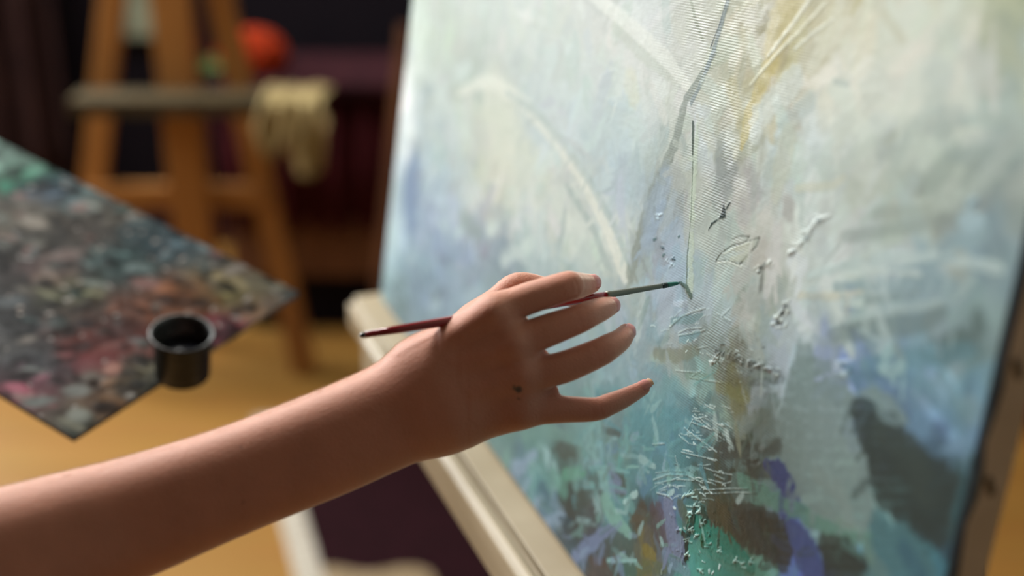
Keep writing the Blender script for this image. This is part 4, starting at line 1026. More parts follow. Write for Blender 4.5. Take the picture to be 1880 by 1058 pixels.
[[0.7188,0.1183,1.0,0.718,0.1169,1.01],[214,228,226],0.8809011933497959,0.4,1.8,0.6],
[[0.7004,0.0879,1.31,0.7016,0.0878,1.31],[214,228,226],0.7101999727073256,0.4,1.8,0.6],
[[0.7338,0.1048,1.06,0.7324,0.1024,1.07],[214,228,226],0.8888301770978817,0.4,1.8,0.6],
[[0.7176,0.0966,1.07,0.7198,0.0963,1.07],[40,80,72],0.7673674791639543,0.4,1.8,0.6],
[[0.732,0.1251,0.92,0.7305,0.1238,0.92],[40,80,72],0.8220690021140789,0.4,1.8,0.6],
[[0.6727,0.1095,2.36,0.6737,0.1092,2.35],[214,228,226],0.5237821886688913,0.4,1.8,0.6],
[[0.7217,0.1326,1.2,0.7242,0.1335,1.2],[40,80,72],0.7396583122393021,0.4,1.8,0.6],
[[0.7003,0.1165,2.2,0.7017,0.1151,2.19],[40,80,72],0.6496711577305181,0.4,1.8,0.6],
[[0.6968,0.1288,1.2,0.6973,0.1275,1.2],[40,80,72],0.8927100528581828,0.4,1.8,0.6],
[[0.6945,0.1142,1.39,0.693,0.1121,1.39],[40,80,72],0.8216817473746945,0.4,1.8,0.6],
[[0.7261,0.112,1.43,0.7277,0.1116,1.42],[40,80,72],0.7921178748334469,0.4,1.8,0.6],
[[0.675,0.0699,2.2,0.6752,0.0682,2.2],[214,228,226],0.5168787886149774,0.4,1.8,0.6],
[[0.6955,0.1182,0.82,0.694,0.1155,0.82],[214,228,226],0.5161135635780443,0.4,1.8,0.6],
[[0.7133,0.1048,0.82,0.7152,0.1053,0.82],[40,80,72],0.5536907763867458,0.4,1.8,0.6],
[[0.7268,0.1339,1.13,0.7303,0.135,1.13],[40,80,72],0.8549323965939541,0.4,1.8,0.6],
[[0.7219,0.1228,0.86,0.7197,0.1205,0.86],[40,80,72],0.7135061412680722,0.4,1.8,0.6],
[[0.7192,0.1033,0.8,0.7224,0.1042,0.79],[214,228,226],0.6195957439264607,0.4,1.8,0.6],
[[0.7045,0.1347,1.05,0.7061,0.135,1.05],[40,80,72],0.522388951811305,0.4,1.8,0.6],
[[0.7156,0.0949,1.35,0.7168,0.0951,1.34],[40,80,72],0.6665941093172421,0.4,1.8,0.6],
[[0.6968,0.1256,1.4,0.695,0.1236,1.4],[214,228,226],0.7287412657238034,0.4,1.8,0.6],
[[0.6916,0.1106,1.4,0.6932,0.1113,1.4],[214,228,226],0.6876698984054525,0.4,1.8,0.6],
[[0.7389,0.1122,2.1,0.7387,0.1102,2.1],[214,228,226],0.828589213517712,0.4,1.8,0.6],
[[0.6953,0.0945,1.5,0.6942,0.0922,1.51],[40,80,72],0.575464660399547,0.4,1.8,0.6],
[[0.6989,0.1174,1.47,0.6976,0.1156,1.47],[214,228,226],0.5356866838587637,0.4,1.8,0.6],
[[0.7292,0.1192,0.94,0.7276,0.1171,0.94],[40,80,72],0.6161891001122295,0.4,1.8,0.6],
[[0.7221,0.139,1.1,0.7204,0.1374,1.1],[40,80,72],0.6956315913763134,0.4,1.8,0.6],
[[0.6743,0.116,1.28,0.6776,0.1164,1.28],[214,228,226],0.8809091691543918,0.4,1.8,0.6],
[[0.7227,0.1322,1.07,0.7245,0.1318,1.06],[214,228,226],0.6272987527168412,0.4,1.8,0.6],
[[0.6768,0.0967,1.24,0.6778,0.0958,1.24],[40,80,72],0.7559000715953228,0.4,1.8,0.6],
[[0.7214,0.1251,1.35,0.7213,0.123,1.35],[214,228,226],0.8935630103911616,0.4,1.8,0.6],
[[0.7139,0.1077,1.2,0.7153,0.1073,1.2],[214,228,226],0.8347525078309037,0.4,1.8,0.6],
[[0.7233,0.1196,0.6,0.7257,0.1203,0.6],[40,80,72],0.6721299364976627,0.4,1.8,0.6],
[[0.7322,0.1234,1.68,0.7321,0.122,1.68],[214,228,226],0.5963531086070226,0.4,1.8,0.6],
[[0.7158,0.1159,0.85,0.7144,0.1144,0.85],[214,228,226],0.5861049770972652,0.4,1.8,0.6],
[[0.7062,0.2309,9.9,0.7138,0.2216,18.06,0.7235,0.2137,17.41],[140,130,86],0.5,0.6,0,0.4],
[[0.6998,0.2117,6.97,0.7308,0.2188,8.08],[150,146,100],0.5,0.6,0,0.4],
[[0.6892,0.2303,2.87,0.7023,0.2324,4.09,0.7235,0.238,3.96,0.7469,0.2431,3.87,0.7612,0.2468,2.51],[82,82,78],0.6,0.4,0.8,0.6],
[[0.6897,0.2269,0.79,0.6944,0.2317,0.79],[206,212,208],0.6516664519083504,0.5,2.2,0.7],
[[0.6866,0.2249,0.84,0.6916,0.2268,0.83],[206,212,208],0.5180995106112934,0.5,2.2,0.7],
[[0.6971,0.2318,0.8,0.6988,0.2342,0.8],[206,212,208],0.7701091207026319,0.5,2.2,0.7],
[[0.7042,0.2324,1.79,0.7053,0.2352,1.79],[206,212,208],0.6130425528059354,0.5,2.2,0.7],
[[0.7011,0.2334,0.99,0.7047,0.2337,0.99],[206,212,208],0.6303560756813638,0.5,2.2,0.7],
[[0.7041,0.2344,0.91,0.7059,0.2372,0.9],[206,212,208],0.7500934955624255,0.5,2.2,0.7],
[[0.7262,0.2364,1.62,0.7276,0.2396,1.61],[206,212,208],0.6934132693744127,0.5,2.2,0.7],
[[0.7257,0.2366,1.1,0.7265,0.2387,1.09],[206,212,208],0.6601787449968973,0.5,2.2,0.7],
[[0.7256,0.2384,0.58,0.7292,0.2413,0.57],[206,212,208],0.6043015932868026,0.5,2.2,0.7],
[[0.7347,0.2397,1.17,0.7384,0.2428,1.17],[206,212,208],0.6651779350526612,0.5,2.2,0.7],
[[0.7374,0.2413,0.65,0.7417,0.2446,0.65],[206,212,208],0.6009828804390646,0.5,2.2,0.7],
[[0.7321,0.2389,0.78,0.7384,0.2421,0.77],[206,212,208],0.8133148917877403,0.5,2.2,0.7],
[[0.7461,0.244,0.83,0.752,0.2455,0.83],[206,212,208],0.7453003330617827,0.5,2.2,0.7],
[[0.7465,0.2435,1.48,0.75,0.2444,1.47],[206,212,208],0.5198722827111961,0.5,2.2,0.7],
[[0.7436,0.2427,0.92,0.7477,0.2445,0.92],[206,212,208],0.7410684769703668,0.5,2.2,0.7],
[[0.7541,0.2438,0.72,0.7587,0.2446,0.72],[206,212,208],0.5416827843645866,0.5,2.2,0.7],
[[0.7534,0.2435,0.67,0.7575,0.2452,0.67],[206,212,208],0.5950344051285219,0.5,2.2,0.7],
[[0.7564,0.2422,1.34,0.7584,0.245,1.34],[206,212,208],0.6566818538222975,0.5,2.2,0.7],
[[0.6846,0.2213,1.17,0.6913,0.2244,1.16],[206,212,208],0.8118323487675742,0.5,2.2,0.7],
[[0.6874,0.2211,0.66,0.6916,0.2238,0.65],[206,212,208],0.5163349297054273,0.5,2.2,0.7],
[[0.6872,0.2228,0.74,0.6891,0.225,0.73],[206,212,208],0.8414208893548837,0.5,2.2,0.7],
[[0.7482,0.2427,1.26,0.7526,0.244,0.94],[130,50,50],0.9,0.3,0.8,0.2],
[[0.7335,0.2287,4.39,0.7643,0.2448,4.22],[96,102,102],0.5,0.6,0,0.4],
[[0.8144,0.2773,0.99,0.819,0.2789,0.98],[206,218,222],0.5129228521429423,0.5,1.6,0.7],
[[0.8088,0.2738,1.5,0.816,0.2773,1.48],[206,218,222],0.698585186087841,0.5,1.6,0.7],
[[0.8132,0.2753,1.26,0.8212,0.2778,1.24],[206,218,222],0.5305583350048553,0.5,1.6,0.7],
[[0.8178,0.2694,2.41,0.8208,0.2753,2.39],[206,218,222],0.7357054702951098,0.5,1.6,0.7],
[[0.8122,0.2686,1.37,0.8209,0.2702,1.36],[206,218,222],0.6055992246996854,0.5,1.6,0.7],
[[0.8143,0.2698,1.79,0.8212,0.2748,1.77],[206,218,222],0.573903092463927,0.5,1.6,0.7],
[[0.8077,0.2681,0.98,0.8096,0.2698,0.97],[206,218,222],0.607515323022892,0.5,1.6,0.7],
[[0.809,0.2715,0.83,0.8132,0.2729,0.82],[206,218,222],0.7702659602508364,0.5,1.6,0.7],
[[0.8076,0.2704,0.8,0.8103,0.2732,0.8],[206,218,222],0.708613325466549,0.5,1.6,0.7],
[[0.7793,0.2953,18.68,0.7949,0.2829,24.99,0.7917,0.2628,18.21],[158,166,170],0.4,0.8,0.3,0.3],
[[0.7453,0.295,10.98,0.7391,0.2796,12.98,0.7327,0.2639,14.09],[150,156,140],0.4,0.6,0,0.4],
[[0.8242,0.274,11.23,0.8514,0.2913,13.39,0.8807,0.3074,11.72,0.9076,0.3216,7.31],[112,148,158],0.6,0.7,0,0.3],
[[0.8286,0.2729,11.31,0.8562,0.2809,18.22,0.8759,0.2742,20.67,0.9065,0.2666,9.82],[104,130,152],0.6,0.6,0,0.3],
[[0.8521,0.2893,5.96,0.887,0.2907,8.86,0.9089,0.2872,12.15],[112,142,158],0.7,0.6,0,0.3],
[[0.8914,0.301,7.05,0.9019,0.2949,7.76,0.9122,0.2942,7.45],[130,156,164],0.7,0.6,0,0.3],
[[0.8464,0.2947,6.01,0.8518,0.2998,5.95],[170,194,194],0.8,0.5,0.6,0.3],
[[0.8539,0.2872,7.43,0.8606,0.2936,7.34],[170,194,194],0.8,0.5,0.6,0.3],
[[0.8473,0.286,5.25,0.8521,0.2905,5.21],[170,194,194],0.8,0.5,0.6,0.3],
[[0.8243,0.2603,6.13,0.8446,0.2718,7.1,0.8583,0.2731,8.3,0.8708,0.2703,4.78],[140,154,150],0.8,0.5,0.4,0.5],
[[0.777,0.2644,14.25,0.7817,0.2651,14.17],[138,151,149],0.7,0.5,0,0.35],
[[0.7762,0.2563,13.35,0.801,0.2659,12.92],[138,151,149],0.7,0.5,0,0.35],
[[0.7753,0.2481,13.38,0.8178,0.266,12.64],[138,151,149],0.7,0.5,0,0.35],
[[0.7745,0.2399,13.43,0.8219,0.2605,12.6],[138,151,149],0.7,0.5,0,0.35],
[[0.7736,0.2316,13.48,0.8261,0.255,12.56],[138,151,149],0.7,0.5,0,0.35],
[[0.7728,0.2233,13.52,0.8302,0.2496,12.52],[138,151,149],0.7,0.5,0,0.35],
[[0.7758,0.2167,13.51,0.8353,0.2447,12.46],[138,151,149],0.7,0.5,0,0.35],
[[0.7798,0.2107,13.47,0.8421,0.2407,12.37],[138,151,149],0.7,0.5,0,0.35],
[[0.7839,0.2048,13.43,0.8477,0.2361,12.3],[138,151,149],0.7,0.5,0,0.35],
[[0.7895,0.1996,13.36,0.8505,0.2302,12.28],[138,151,149],0.7,0.5,0,0.35],
[[0.797,0.1956,13.26,0.8533,0.2243,12.26],[138,151,149],0.7,0.5,0,0.35],
[[0.8044,0.1916,13.17,0.8573,0.2191,12.22],[138,151,149],0.7,0.5,0,0.35],
[[0.8146,0.1892,13.02,0.8615,0.214,12.18],[138,151,149],0.7,0.5,0,0.35],
[[0.8269,0.1882,12.84,0.8641,0.2081,12.17],[138,151,149],0.7,0.5,0,0.35],
[[0.8325,0.258,10.86,0.8484,0.2643,10.62],[64,76,75],0.85,0.5,0,0.35],
[[0.8366,0.2536,10.77,0.8627,0.265,10.38],[64,76,75],0.85,0.5,0,0.35],
[[0.8414,0.2496,10.72,0.8713,0.2631,10.26],[64,76,75],0.85,0.5,0,0.35],
[[0.8475,0.2463,10.64,0.8798,0.2612,10.15],[64,76,75],0.85,0.5,0,0.35],
[[0.8523,0.2424,10.59,0.8892,0.26,10.02],[64,76,75],0.85,0.5,0,0.35],
[[0.8553,0.2376,10.55,0.904,0.2617,9.81],[64,76,75],0.85,0.5,0,0.35],
[[0.8583,0.2329,10.53,0.9128,0.2604,9.69],[64,76,75],0.85,0.5,0,0.35],
[[0.8631,0.2291,10.48,0.9121,0.2542,9.72],[64,76,75],0.85,0.5,0,0.35],
[[0.8678,0.2253,10.43,0.9115,0.248,9.75],[64,76,75],0.85,0.5,0,0.35],
[[0.8802,0.2258,10.27,0.9124,0.2425,9.77],[64,76,75],0.85,0.5,0,0.35],
[[0.8932,0.2269,10.12,0.9132,0.2371,9.81],[64,76,75],0.85,0.5,0,0.35],
[[0.9051,0.2275,10.11,0.9141,0.2316,9.97],[64,76,75],0.85,0.5,0,0.35],
[[0.8546,0.2581,12.95,0.8824,0.2572,17.63,0.8952,0.2464,19.92],[84,94,88],0.35,0.9,0.0,0.0],
[[0.867,0.2156,10.53,0.8711,0.2166,10.47],[92,132,140],0.85,0.5,0,0.35],
[[0.8657,0.2089,9.77,0.8844,0.2183,9.5],[92,132,140],0.85,0.5,0,0.35],
[[0.8644,0.2022,9.76,0.8951,0.2187,9.32],[92,132,140],0.85,0.5,0,0.35],
[[0.8643,0.1962,9.76,0.9038,0.2181,9.2],[92,132,140],0.85,0.5,0,0.35],
[[0.8656,0.1909,9.76,0.908,0.2149,9.15],[92,132,140],0.85,0.5,0,0.35],
[[0.8669,0.1856,9.75,0.9122,0.2118,9.1],[92,132,140],0.85,0.5,0,0.35],
[[0.8638,0.1957,8.12,0.8802,0.1906,11.97],[124,148,146],0.6,0.6,0.0,0.0],
[[0.8908,0.2115,9.94,0.9061,0.2063,11.28],[72,112,134],0.6,0.7,0.0,0.0],
[[0.8381,0.1968,5.63,0.8614,0.2021,7.81,0.8688,0.1955,6.38],[140,160,150],0.7,0.5,0.8,0.5],
[[0.8112,0.2113,9.0,0.8321,0.2127,11.09,0.8456,0.2042,9.07],[150,160,156],0.5,0.6,0.4,0.4],
[[0.7195,0.178,10.97,0.7474,0.1921,12.47,0.7718,0.2094,9.19],[82,84,80],0.7,0.7,0,0.6],
[[0.7502,0.1847,10.4,0.7676,0.1885,8.15],[66,68,66],0.7,0.6,0.3,0.6],
[[0.7491,0.1893,3.5,0.7528,0.1929,3.48],[140,146,146],0.6,0.4,0.8,0.6],
[[0.7553,0.198,3.47,0.759,0.2015,3.45],[140,146,146],0.6,0.4,0.8,0.6],
[[0.7662,0.1954,2.56,0.7689,0.198,2.55],[140,146,146],0.6,0.4,0.8,0.6],
[[0.7561,0.1883,2.17,0.7584,0.1905,2.16],[140,146,146],0.6,0.4,0.8,0.6],
[[0.766,0.1928,8.39,0.7779,0.1933,15.43,0.79,0.1928,9.35],[72,80,142],0.9,0.35,0.8,0.4],
[[0.7859,0.188,7.08,0.8006,0.1875,9.06,0.8078,0.1881,3.56],[84,92,150],0.8,0.4,0.8,0.5],
[[0.7421,0.1717,8.1,0.7779,0.1775,8.94,0.7993,0.1835,9.39,0.8258,0.1873,9.0,0.8516,0.195,7.35,0.8654,0.2044,3.74],[112,154,140],0.8,0.4,0.6,0.5],
[[0.7918,0.1725,9.19,0.8061,0.1687,18.37,0.8209,0.164,24.38,0.831,0.1593,26.75],[84,96,152],0.9,0.3,0.6,0.4],
[[0.8284,0.1796,9.48,0.8481,0.1898,9.22],[64,72,70],0.8,0.5,0,0.35],
[[0.8322,0.1761,9.42,0.8562,0.1889,9.11],[64,72,70],0.8,0.5,0,0.35],
[[0.836,0.1725,9.37,0.8636,0.1877,9.01],[64,72,70],0.8,0.5,0,0.35],
[[0.8398,0.169,9.34,0.8653,0.1832,9.01],[64,72,70],0.8,0.5,0,0.35],
[[0.8464,0.1887,4.61,0.8607,0.1908,3.88],[104,138,132],0.6,0.5,0.6,0.6],
[[0.7173,0.1387,8.86,0.7697,0.1661,8.3],[62,66,64],0.75,0.5,0,0.35],
[[0.719,0.1342,8.84,0.7834,0.1687,8.15],[62,66,64],0.75,0.5,0,0.35],
[[0.7233,0.1313,8.81,0.7915,0.1683,8.07],[62,66,64],0.75,0.5,0,0.35],
[[0.7382,0.1343,8.66,0.7949,0.1653,8.05],[62,66,64],0.75,0.5,0,0.35],
[[0.7529,0.1376,8.52,0.7984,0.1624,8.03],[62,66,64],0.75,0.5,0,0.35],
[[0.7677,0.1409,8.39,0.8018,0.1594,8.02],[62,66,64],0.75,0.5,0,0.35],
[[0.7819,0.1442,8.29,0.802,0.1546,8.08],[62,66,64],0.75,0.5,0,0.35],
[[0.7931,0.1457,8.48,0.8009,0.149,8.4],[62,66,64],0.75,0.5,0,0.35],
[[0.7189,0.1392,13.77,0.7345,0.1386,18.25,0.7402,0.1326,14.07],[96,86,56],0.5,0.6,0,0.4],
[[0.6991,0.1187,12.82,0.7201,0.1211,17.4,0.7519,0.1284,15.27,0.7708,0.1306,7.9],[30,134,116],0.9,0.3,1.2,0.5],
[[0.713,0.1113,7.95,0.7426,0.1174,9.18,0.7822,0.1338,8.35],[84,146,130],0.6,0.5,0.8,0.5],
[[0.694,0.1061,8.49,0.6982,0.093,9.2],[8,44,40],0.95,0.2,2.5,0.4],
[[0.6997,0.1286,4.37,0.6997,0.1171,5.31,0.6971,0.1079,4.35],[24,70,62],0.9,0.25,2.2,0.5],
[[0.7083,0.1333,5.18,0.7133,0.1297,6.21,0.7088,0.1223,3.45],[28,72,62],0.9,0.3,2.2,0.5],
[[0.6936,0.1341,0.95,0.7013,0.1367,0.94],[196,220,212],0.51493201941627,0.5,2.8,0.7],
[[0.6944,0.1337,1.04,0.7001,0.1376,1.03],[196,220,212],0.5129762595364147,0.5,2.8,0.7],
[[0.6876,0.1315,1.4,0.6956,0.1372,1.39],[196,220,212],0.7458230130916546,0.5,2.8,0.7],
[[0.6869,0.1312,1.35,0.6935,0.1366,1.34],[196,220,212],0.5528293444740721,0.5,2.8,0.7],
[[0.6885,0.1334,1.0,0.6906,0.1371,1.0],[196,220,212],0.5262055263443401,0.5,2.8,0.7],
[[0.6828,0.1273,1.5,0.6858,0.1314,1.49],[196,220,212],0.7378031892193034,0.5,2.8,0.7],
[[0.6981,0.1304,1.5,0.7003,0.1334,1.49],[196,220,212],0.5714676815227686,0.5,2.8,0.7],
[[0.6987,0.1302,0.97,0.7045,0.1333,0.96],[196,220,212],0.7962753516574829,0.5,2.8,0.7],
[[0.6892,0.1251,0.69,0.6973,0.1287,0.69],[196,220,212],0.6848173031432697,0.5,2.8,0.7],
[[0.7032,0.1281,1.13,0.7073,0.131,1.12],[196,220,212],0.8414754177527093,0.5,2.8,0.7],
[[0.7038,0.1282,1.81,0.7059,0.132,1.81],[196,220,212],0.5389800216568735,0.5,2.8,0.7],
[[0.7021,0.1268,0.98,0.7066,0.132,0.97],[196,220,212],0.6693311399737354,0.5,2.8,0.7],
[[0.6919,0.1193,0.85,0.6957,0.1241,0.85],[196,220,212],0.7238643225266314,0.5,2.8,0.7],
[[0.6922,0.1224,1.27,0.6988,0.1248,1.26],[196,220,212],0.6152639314319261,0.5,2.8,0.7],
[[0.6921,0.1191,0.95,0.6973,0.1218,0.95],[196,220,212],0.6461151831639828,0.5,2.8,0.7],
[[0.7105,0.1244,0.98,0.7142,0.1265,0.97],[196,220,212],0.6617444610508963,0.5,2.8,0.7],
[[0.7118,0.1237,0.82,0.7136,0.1277,0.82],[196,220,212],0.5328477144202112,0.5,2.8,0.7],
[[0.7128,0.1276,0.59,0.715,0.1299,0.59],[196,220,212],0.6190536314043286,0.5,2.8,0.7],
[[0.6981,0.113,0.9,0.7024,0.1176,0.9],[196,220,212],0.7154538373424415,0.5,2.8,0.7],
[[0.7019,0.1132,1.14,0.704,0.1162,1.14],[196,220,212],0.5374626954167917,0.5,2.8,0.7],
[[0.698,0.1122,0.77,0.7038,0.1163,0.76],[196,220,212],0.6389889570103481,0.5,2.8,0.7],
[[0.7,0.1059,1.11,0.7039,0.1075,1.1],[196,220,212],0.5110951191223356,0.5,2.8,0.7],
[[0.6964,0.1037,1.02,0.7001,0.1069,1.01],[196,220,212],0.5568269681959931,0.5,2.8,0.7],
[[0.6937,0.1034,0.66,0.6999,0.1079,0.66],[196,220,212],0.7093518200960065,0.5,2.8,0.7],
[[0.7074,0.1139,1.04,0.7103,0.1169,1.04],[196,220,212],0.654859504331918,0.5,2.8,0.7],
[[0.7067,0.1143,0.72,0.71,0.1166,0.71],[196,220,212],0.5255348787908287,0.5,2.8,0.7],
[[0.7053,0.1114,1.12,0.7071,0.1149,1.11],[196,220,212],0.688813921661945,0.5,2.8,0.7],
[[0.7006,0.0971,1.07,0.7021,0.0998,1.07],[196,220,212],0.7539704339378326,0.5,2.8,0.7],
[[0.6984,0.0935,0.61,0.7025,0.0987,0.61],[196,220,212],0.5827351178553236,0.5,2.8,0.7],
[[0.6982,0.0955,1.21,0.7042,0.0984,1.2],[196,220,212],0.8452067305339491,0.5,2.8,0.7],
[[0.7189,0.1131,0.69,0.7244,0.1162,0.69],[196,220,212],0.7466973807600326,0.5,2.8,0.7],
[[0.7208,0.1163,0.66,0.7256,0.1193,0.65],[196,220,212],0.7678958195146882,0.5,2.8,0.7],
[[0.7227,0.1165,0.99,0.7254,0.1198,0.99],[196,220,212],0.8130701196711343,0.5,2.8,0.7],
[[0.7338,0.1189,1.08,0.7385,0.1212,1.07],[196,220,212],0.5268150538806489,0.5,2.8,0.7],
[[0.7336,0.1213,0.49,0.7368,0.1235,0.49],[196,220,212],0.800840156717275,0.5,2.8,0.7],
[[0.7339,0.1182,1.18,0.7368,0.1222,1.17],[196,220,212],0.6389870283615467,0.5,2.8,0.7],
[[0.7142,0.1177,4.76,0.716,0.113,4.08],[10,90,60],0.9,0.3,1.5,0.3],
[[0.752,0.1218,1.06,0.7544,0.1244,1.05],[190,214,206],0.6330000764505987,0.5,2.2,0.7],
[[0.7535,0.1226,1.62,0.7549,0.1272,1.61],[190,214,206],0.7792161460295255,0.5,2.2,0.7],
[[0.7529,0.1239,0.97,0.7567,0.1252,0.97],[190,214,206],0.6424061206040322,0.5,2.2,0.7],
[[0.7575,0.1258,0.61,0.7627,0.1271,0.6],[190,214,206],0.612269803329151,0.5,2.2,0.7],
[[0.7602,0.1257,0.99,0.7635,0.1285,0.99],[190,214,206],0.7132567985744376,0.5,2.2,0.7],
[[0.7621,0.1248,1.13,0.7662,0.1267,1.12],[190,214,206],0.5815591011326772,0.5,2.2,0.7],
[[0.7686,0.1339,0.86,0.7706,0.1365,0.86],[190,214,206],0.749119441795683,0.5,2.2,0.7],
[[0.7681,0.1317,0.84,0.7732,0.1342,0.84],[190,214,206],0.5541866583618561,0.5,2.2,0.7],
[[0.7684,0.13,1.0,0.7692,0.1331,1.0],[190,214,206],0.7300027448189385,0.5,2.2,0.7],
[[0.6838,0.1049,1.1,0.6887,0.1082,1.09],[190,214,206],0.7752120491097114,0.5,2.2,0.7],
[[0.6839,0.1031,1.46,0.6852,0.1069,1.46],[190,214,206],0.5334303150862864,0.5,2.2,0.7],
[[0.6822,0.1036,0.85,0.6886,0.1072,0.84],[190,214,206],0.5004556057881592,0.5,2.2,0.7],
[[0.7156,0.0956,0.99,0.7213,0.0985,0.98],[190,214,206],0.5991847908133325,0.5,2.2,0.7],
[[0.7196,0.0951,1.11,0.7222,0.0994,1.1],[190,214,206],0.717866077029277,0.5,2.2,0.7],
[[0.7184,0.096,1.11,0.723,0.0973,1.11],[190,214,206],0.5921563502889595,0.5,2.2,0.7],
[[0.655,0.1,18.38,0.6655,0.0938,20.57,0.6818,0.0932,10.24],[96,68,66],0.6,0.4,0,0.4],
[[0.6363,0.0937,12.62,0.6288,0.0792,10.64],[92,78,66],0.7,0.5,0.0,0.0],
[[0.6672,0.1127,13.43,0.6755,0.1035,15.82,0.6901,0.0941,16.5],[126,130,158],0.9,0.3,0.8,0.3],
[[0.6829,0.1213,10.73,0.6916,0.1184,9.47],[94,98,76],0.7,0.4,0,0.5],
[[0.6495,0.0703,9.46,0.6611,0.073,8.5],[142,120,58],0.8,0.6,0.0,0.0],
[[0.6499,0.0581,9.43,0.6776,0.0727,7.73],[106,110,74],0.6,0.6,0.0,0.0],
[[0.6861,0.0818,10.48,0.7038,0.0865,9.49],[122,142,162],0.6,0.5,0.6,0.6],
[[0.4994,0.069,14.78,0.5327,0.0803,13.49],[84,84,76],0.65,0.4,0,0.3],
[[0.5595,0.1154,4.81,0.5887,0.1255,5.06],[78,84,80],0.65,0.5,0,0.2],
[[0.5577,0.0813,20.64,0.5585,0.0663,18.32,0.54,0.0474,12.11],[84,88,80],0.65,0.5,0,0.2],
[[0.5736,0.0657,21.01,0.5654,0.048,22.38,0.555,0.0354,12.72],[92,88,84],0.6,0.5,0,0.2],
[[0.5867,0.0942,6.89,0.601,0.0933,16.36,0.5962,0.0865,7.02],[82,84,78],0.8,0.5,0.0,0.0],
[[0.5786,0.0266,13.18,0.6061,0.0557,18.59,0.6353,0.062,19.61],[88,90,90],0.6,0.5,0,0.2],
[[0.5766,0.0187,7.16,0.5973,0.0288,7.01],[104,76,66],0.7,0.6,0.0,0.0],
[[0.5108,0.0537,9.8,0.541,0.0721,10.3],[106,160,138],0.85,0.5,0,0.3],
[[0.4708,0.0546,10.16,0.4841,0.0501,13.53,0.4999,0.0443,15.17],[160,188,190],0.85,0.5,0,0.2],
[[0.4919,0.0448,12.23,0.5149,0.043,14.68],[110,158,142],0.7,0.6,0.0,0.0],
[[0.5503,0.0067,11.88,0.5758,0.0339,11.64,0.603,0.0638,4.36],[130,136,168],0.9,0.4,0,0.3],
[[0.5385,0.1,15.13,0.5464,0.0952,12.6,0.5699,0.0855,10.79,0.5843,0.078,10.98],[132,168,168],0.85,0.4,0,0.2],
[[0.593,0.1143,6.57,0.6098,0.1289,6.58,0.6228,0.1293,7.75],[120,156,164],0.6,0.6,0.0,0.0],
[[0.5839,0.0691,15.51,0.6013,0.068,14.83,0.6251,0.0679,7.65],[134,174,162],0.85,0.4,0,0.3],
[[0.6013,0.0334,3.38,0.64,0.0568,2.52],[150,186,184],0.85,0.4,0,0.2],
[[0.5693,0.1024,7.98,0.5841,0.1132,7.85],[112,142,166],0.7,0.5,0.0,0.0],
[[0.4221,0.0117,11.5,0.4395,0.026,11.3],[158,170,192],0.75,0.7,0,0.3],
[[0.441,0.0318,8.77,0.4541,0.0425,8.66],[158,170,192],0.75,0.7,0,0.3],
[[0.5047,0.0111,10.62,0.5197,0.0246,10.45],[158,170,192],0.75,0.7,0,0.3],
[[0.4849,-0.0038,8.44,0.4971,0.0071,8.33],[158,170,192],0.75,0.7,0,0.3],
[[0.4689,0.0067,8.56,0.4814,0.0176,8.45],[158,170,192],0.75,0.7,0,0.3],
[[0.6175,0.0925,5.2,0.6241,0.0985,5.16],[178,202,200],0.8,0.4,1.0,0.3],
[[0.6102,0.0847,3.67,0.6148,0.089,3.65],[178,202,200],0.8,0.4,1.0,0.3],
[[0.6658,0.1208,3.92,0.6704,0.1252,3.9],[178,202,200],0.8,0.4,1.0,0.3],
[[0.476,0.0102,7.19,0.5062,0.022,6.12],[96,120,132],0.7,0.7,0.0,0.0],
[[0.5257,0.0002,6.06,0.5398,0.0061,5.13],[84,96,100],0.7,0.6,0.0,0.0],
[[0.426,0.0449,8.9,0.4654,0.0688,10.99,0.5146,0.0861,8.44],[122,156,148],0.6,0.7,0.0,0.0],
[[0.6133,0.1081,11.71,0.6395,0.1298,12.77,0.6743,0.1437,10.52],[98,142,148],0.5,0.7,0,0.3],
[[0.594,0.1355,11.62,0.6281,0.1598,14.25,0.6698,0.1758,12.46],[100,150,160],0.6,0.7,0,0.3],
[[0.6184,0.1632,13.52,0.6413,0.1892,12.24,0.6572,0.1887,11.69],[124,164,168],0.5,0.7,0,0.3],
[[0.5357,0.0842,6.07,0.5482,0.0896,3.6],[100,128,128],0.5459731617867051,0.7,0.3,0.4],
[[0.5817,0.0838,4.78,0.607,0.0917,2.8],[138,178,170],0.4914589837033666,0.7,0.3,0.4],
[[0.6835,0.0758,4.04,0.6857,0.0811,2.41],[150,168,188],0.6236034311048866,0.7,0.3,0.4],
[[0.5544,0.038,4.3,0.5752,0.0471,2.53],[160,186,186],0.35045048614266894,0.7,0.3,0.4],
[[0.5604,0.0144,4.72,0.5693,0.0252,2.8],[150,168,188],0.46357141943291597,0.7,0.3,0.4],
[[0.6268,0.1191,3.29,0.6353,0.1207,1.96],[160,186,186],0.5750672936806485,0.7,0.3,0.4],
[[0.606,0.1295,7.13,0.6118,0.1369,4.24],[150,168,188],0.44584580757887576,0.7,0.3,0.4],
[[0.4523,0.0317,5.22,0.4674,0.0453,3.08],[118,146,140],0.4645924417745634,0.7,0.3,0.4],
[[0.5485,0.0788,2.77,0.5736,0.0875,1.62],[138,178,170],0.49366387142836754,0.7,0.3,0.4],
[[0.5889,0.0271,7.5,0.5916,0.0395,4.47],[132,142,172],0.5610345274106595,0.7,0.3,0.4],
[[0.4991,0.0278,12.09,0.5143,0.024,7.18],[150,168,188],0.4843633765309446,0.7,0.3,0.4],
[[0.5767,0.0526,7.28,0.5784,0.0593,4.35],[138,178,170],0.5748115881605498,0.7,0.3,0.4],
[[0.4423,0.0015,9.41,0.4512,0.0184,5.58],[150,168,188],0.7358373840207084,0.7,0.3,0.4],
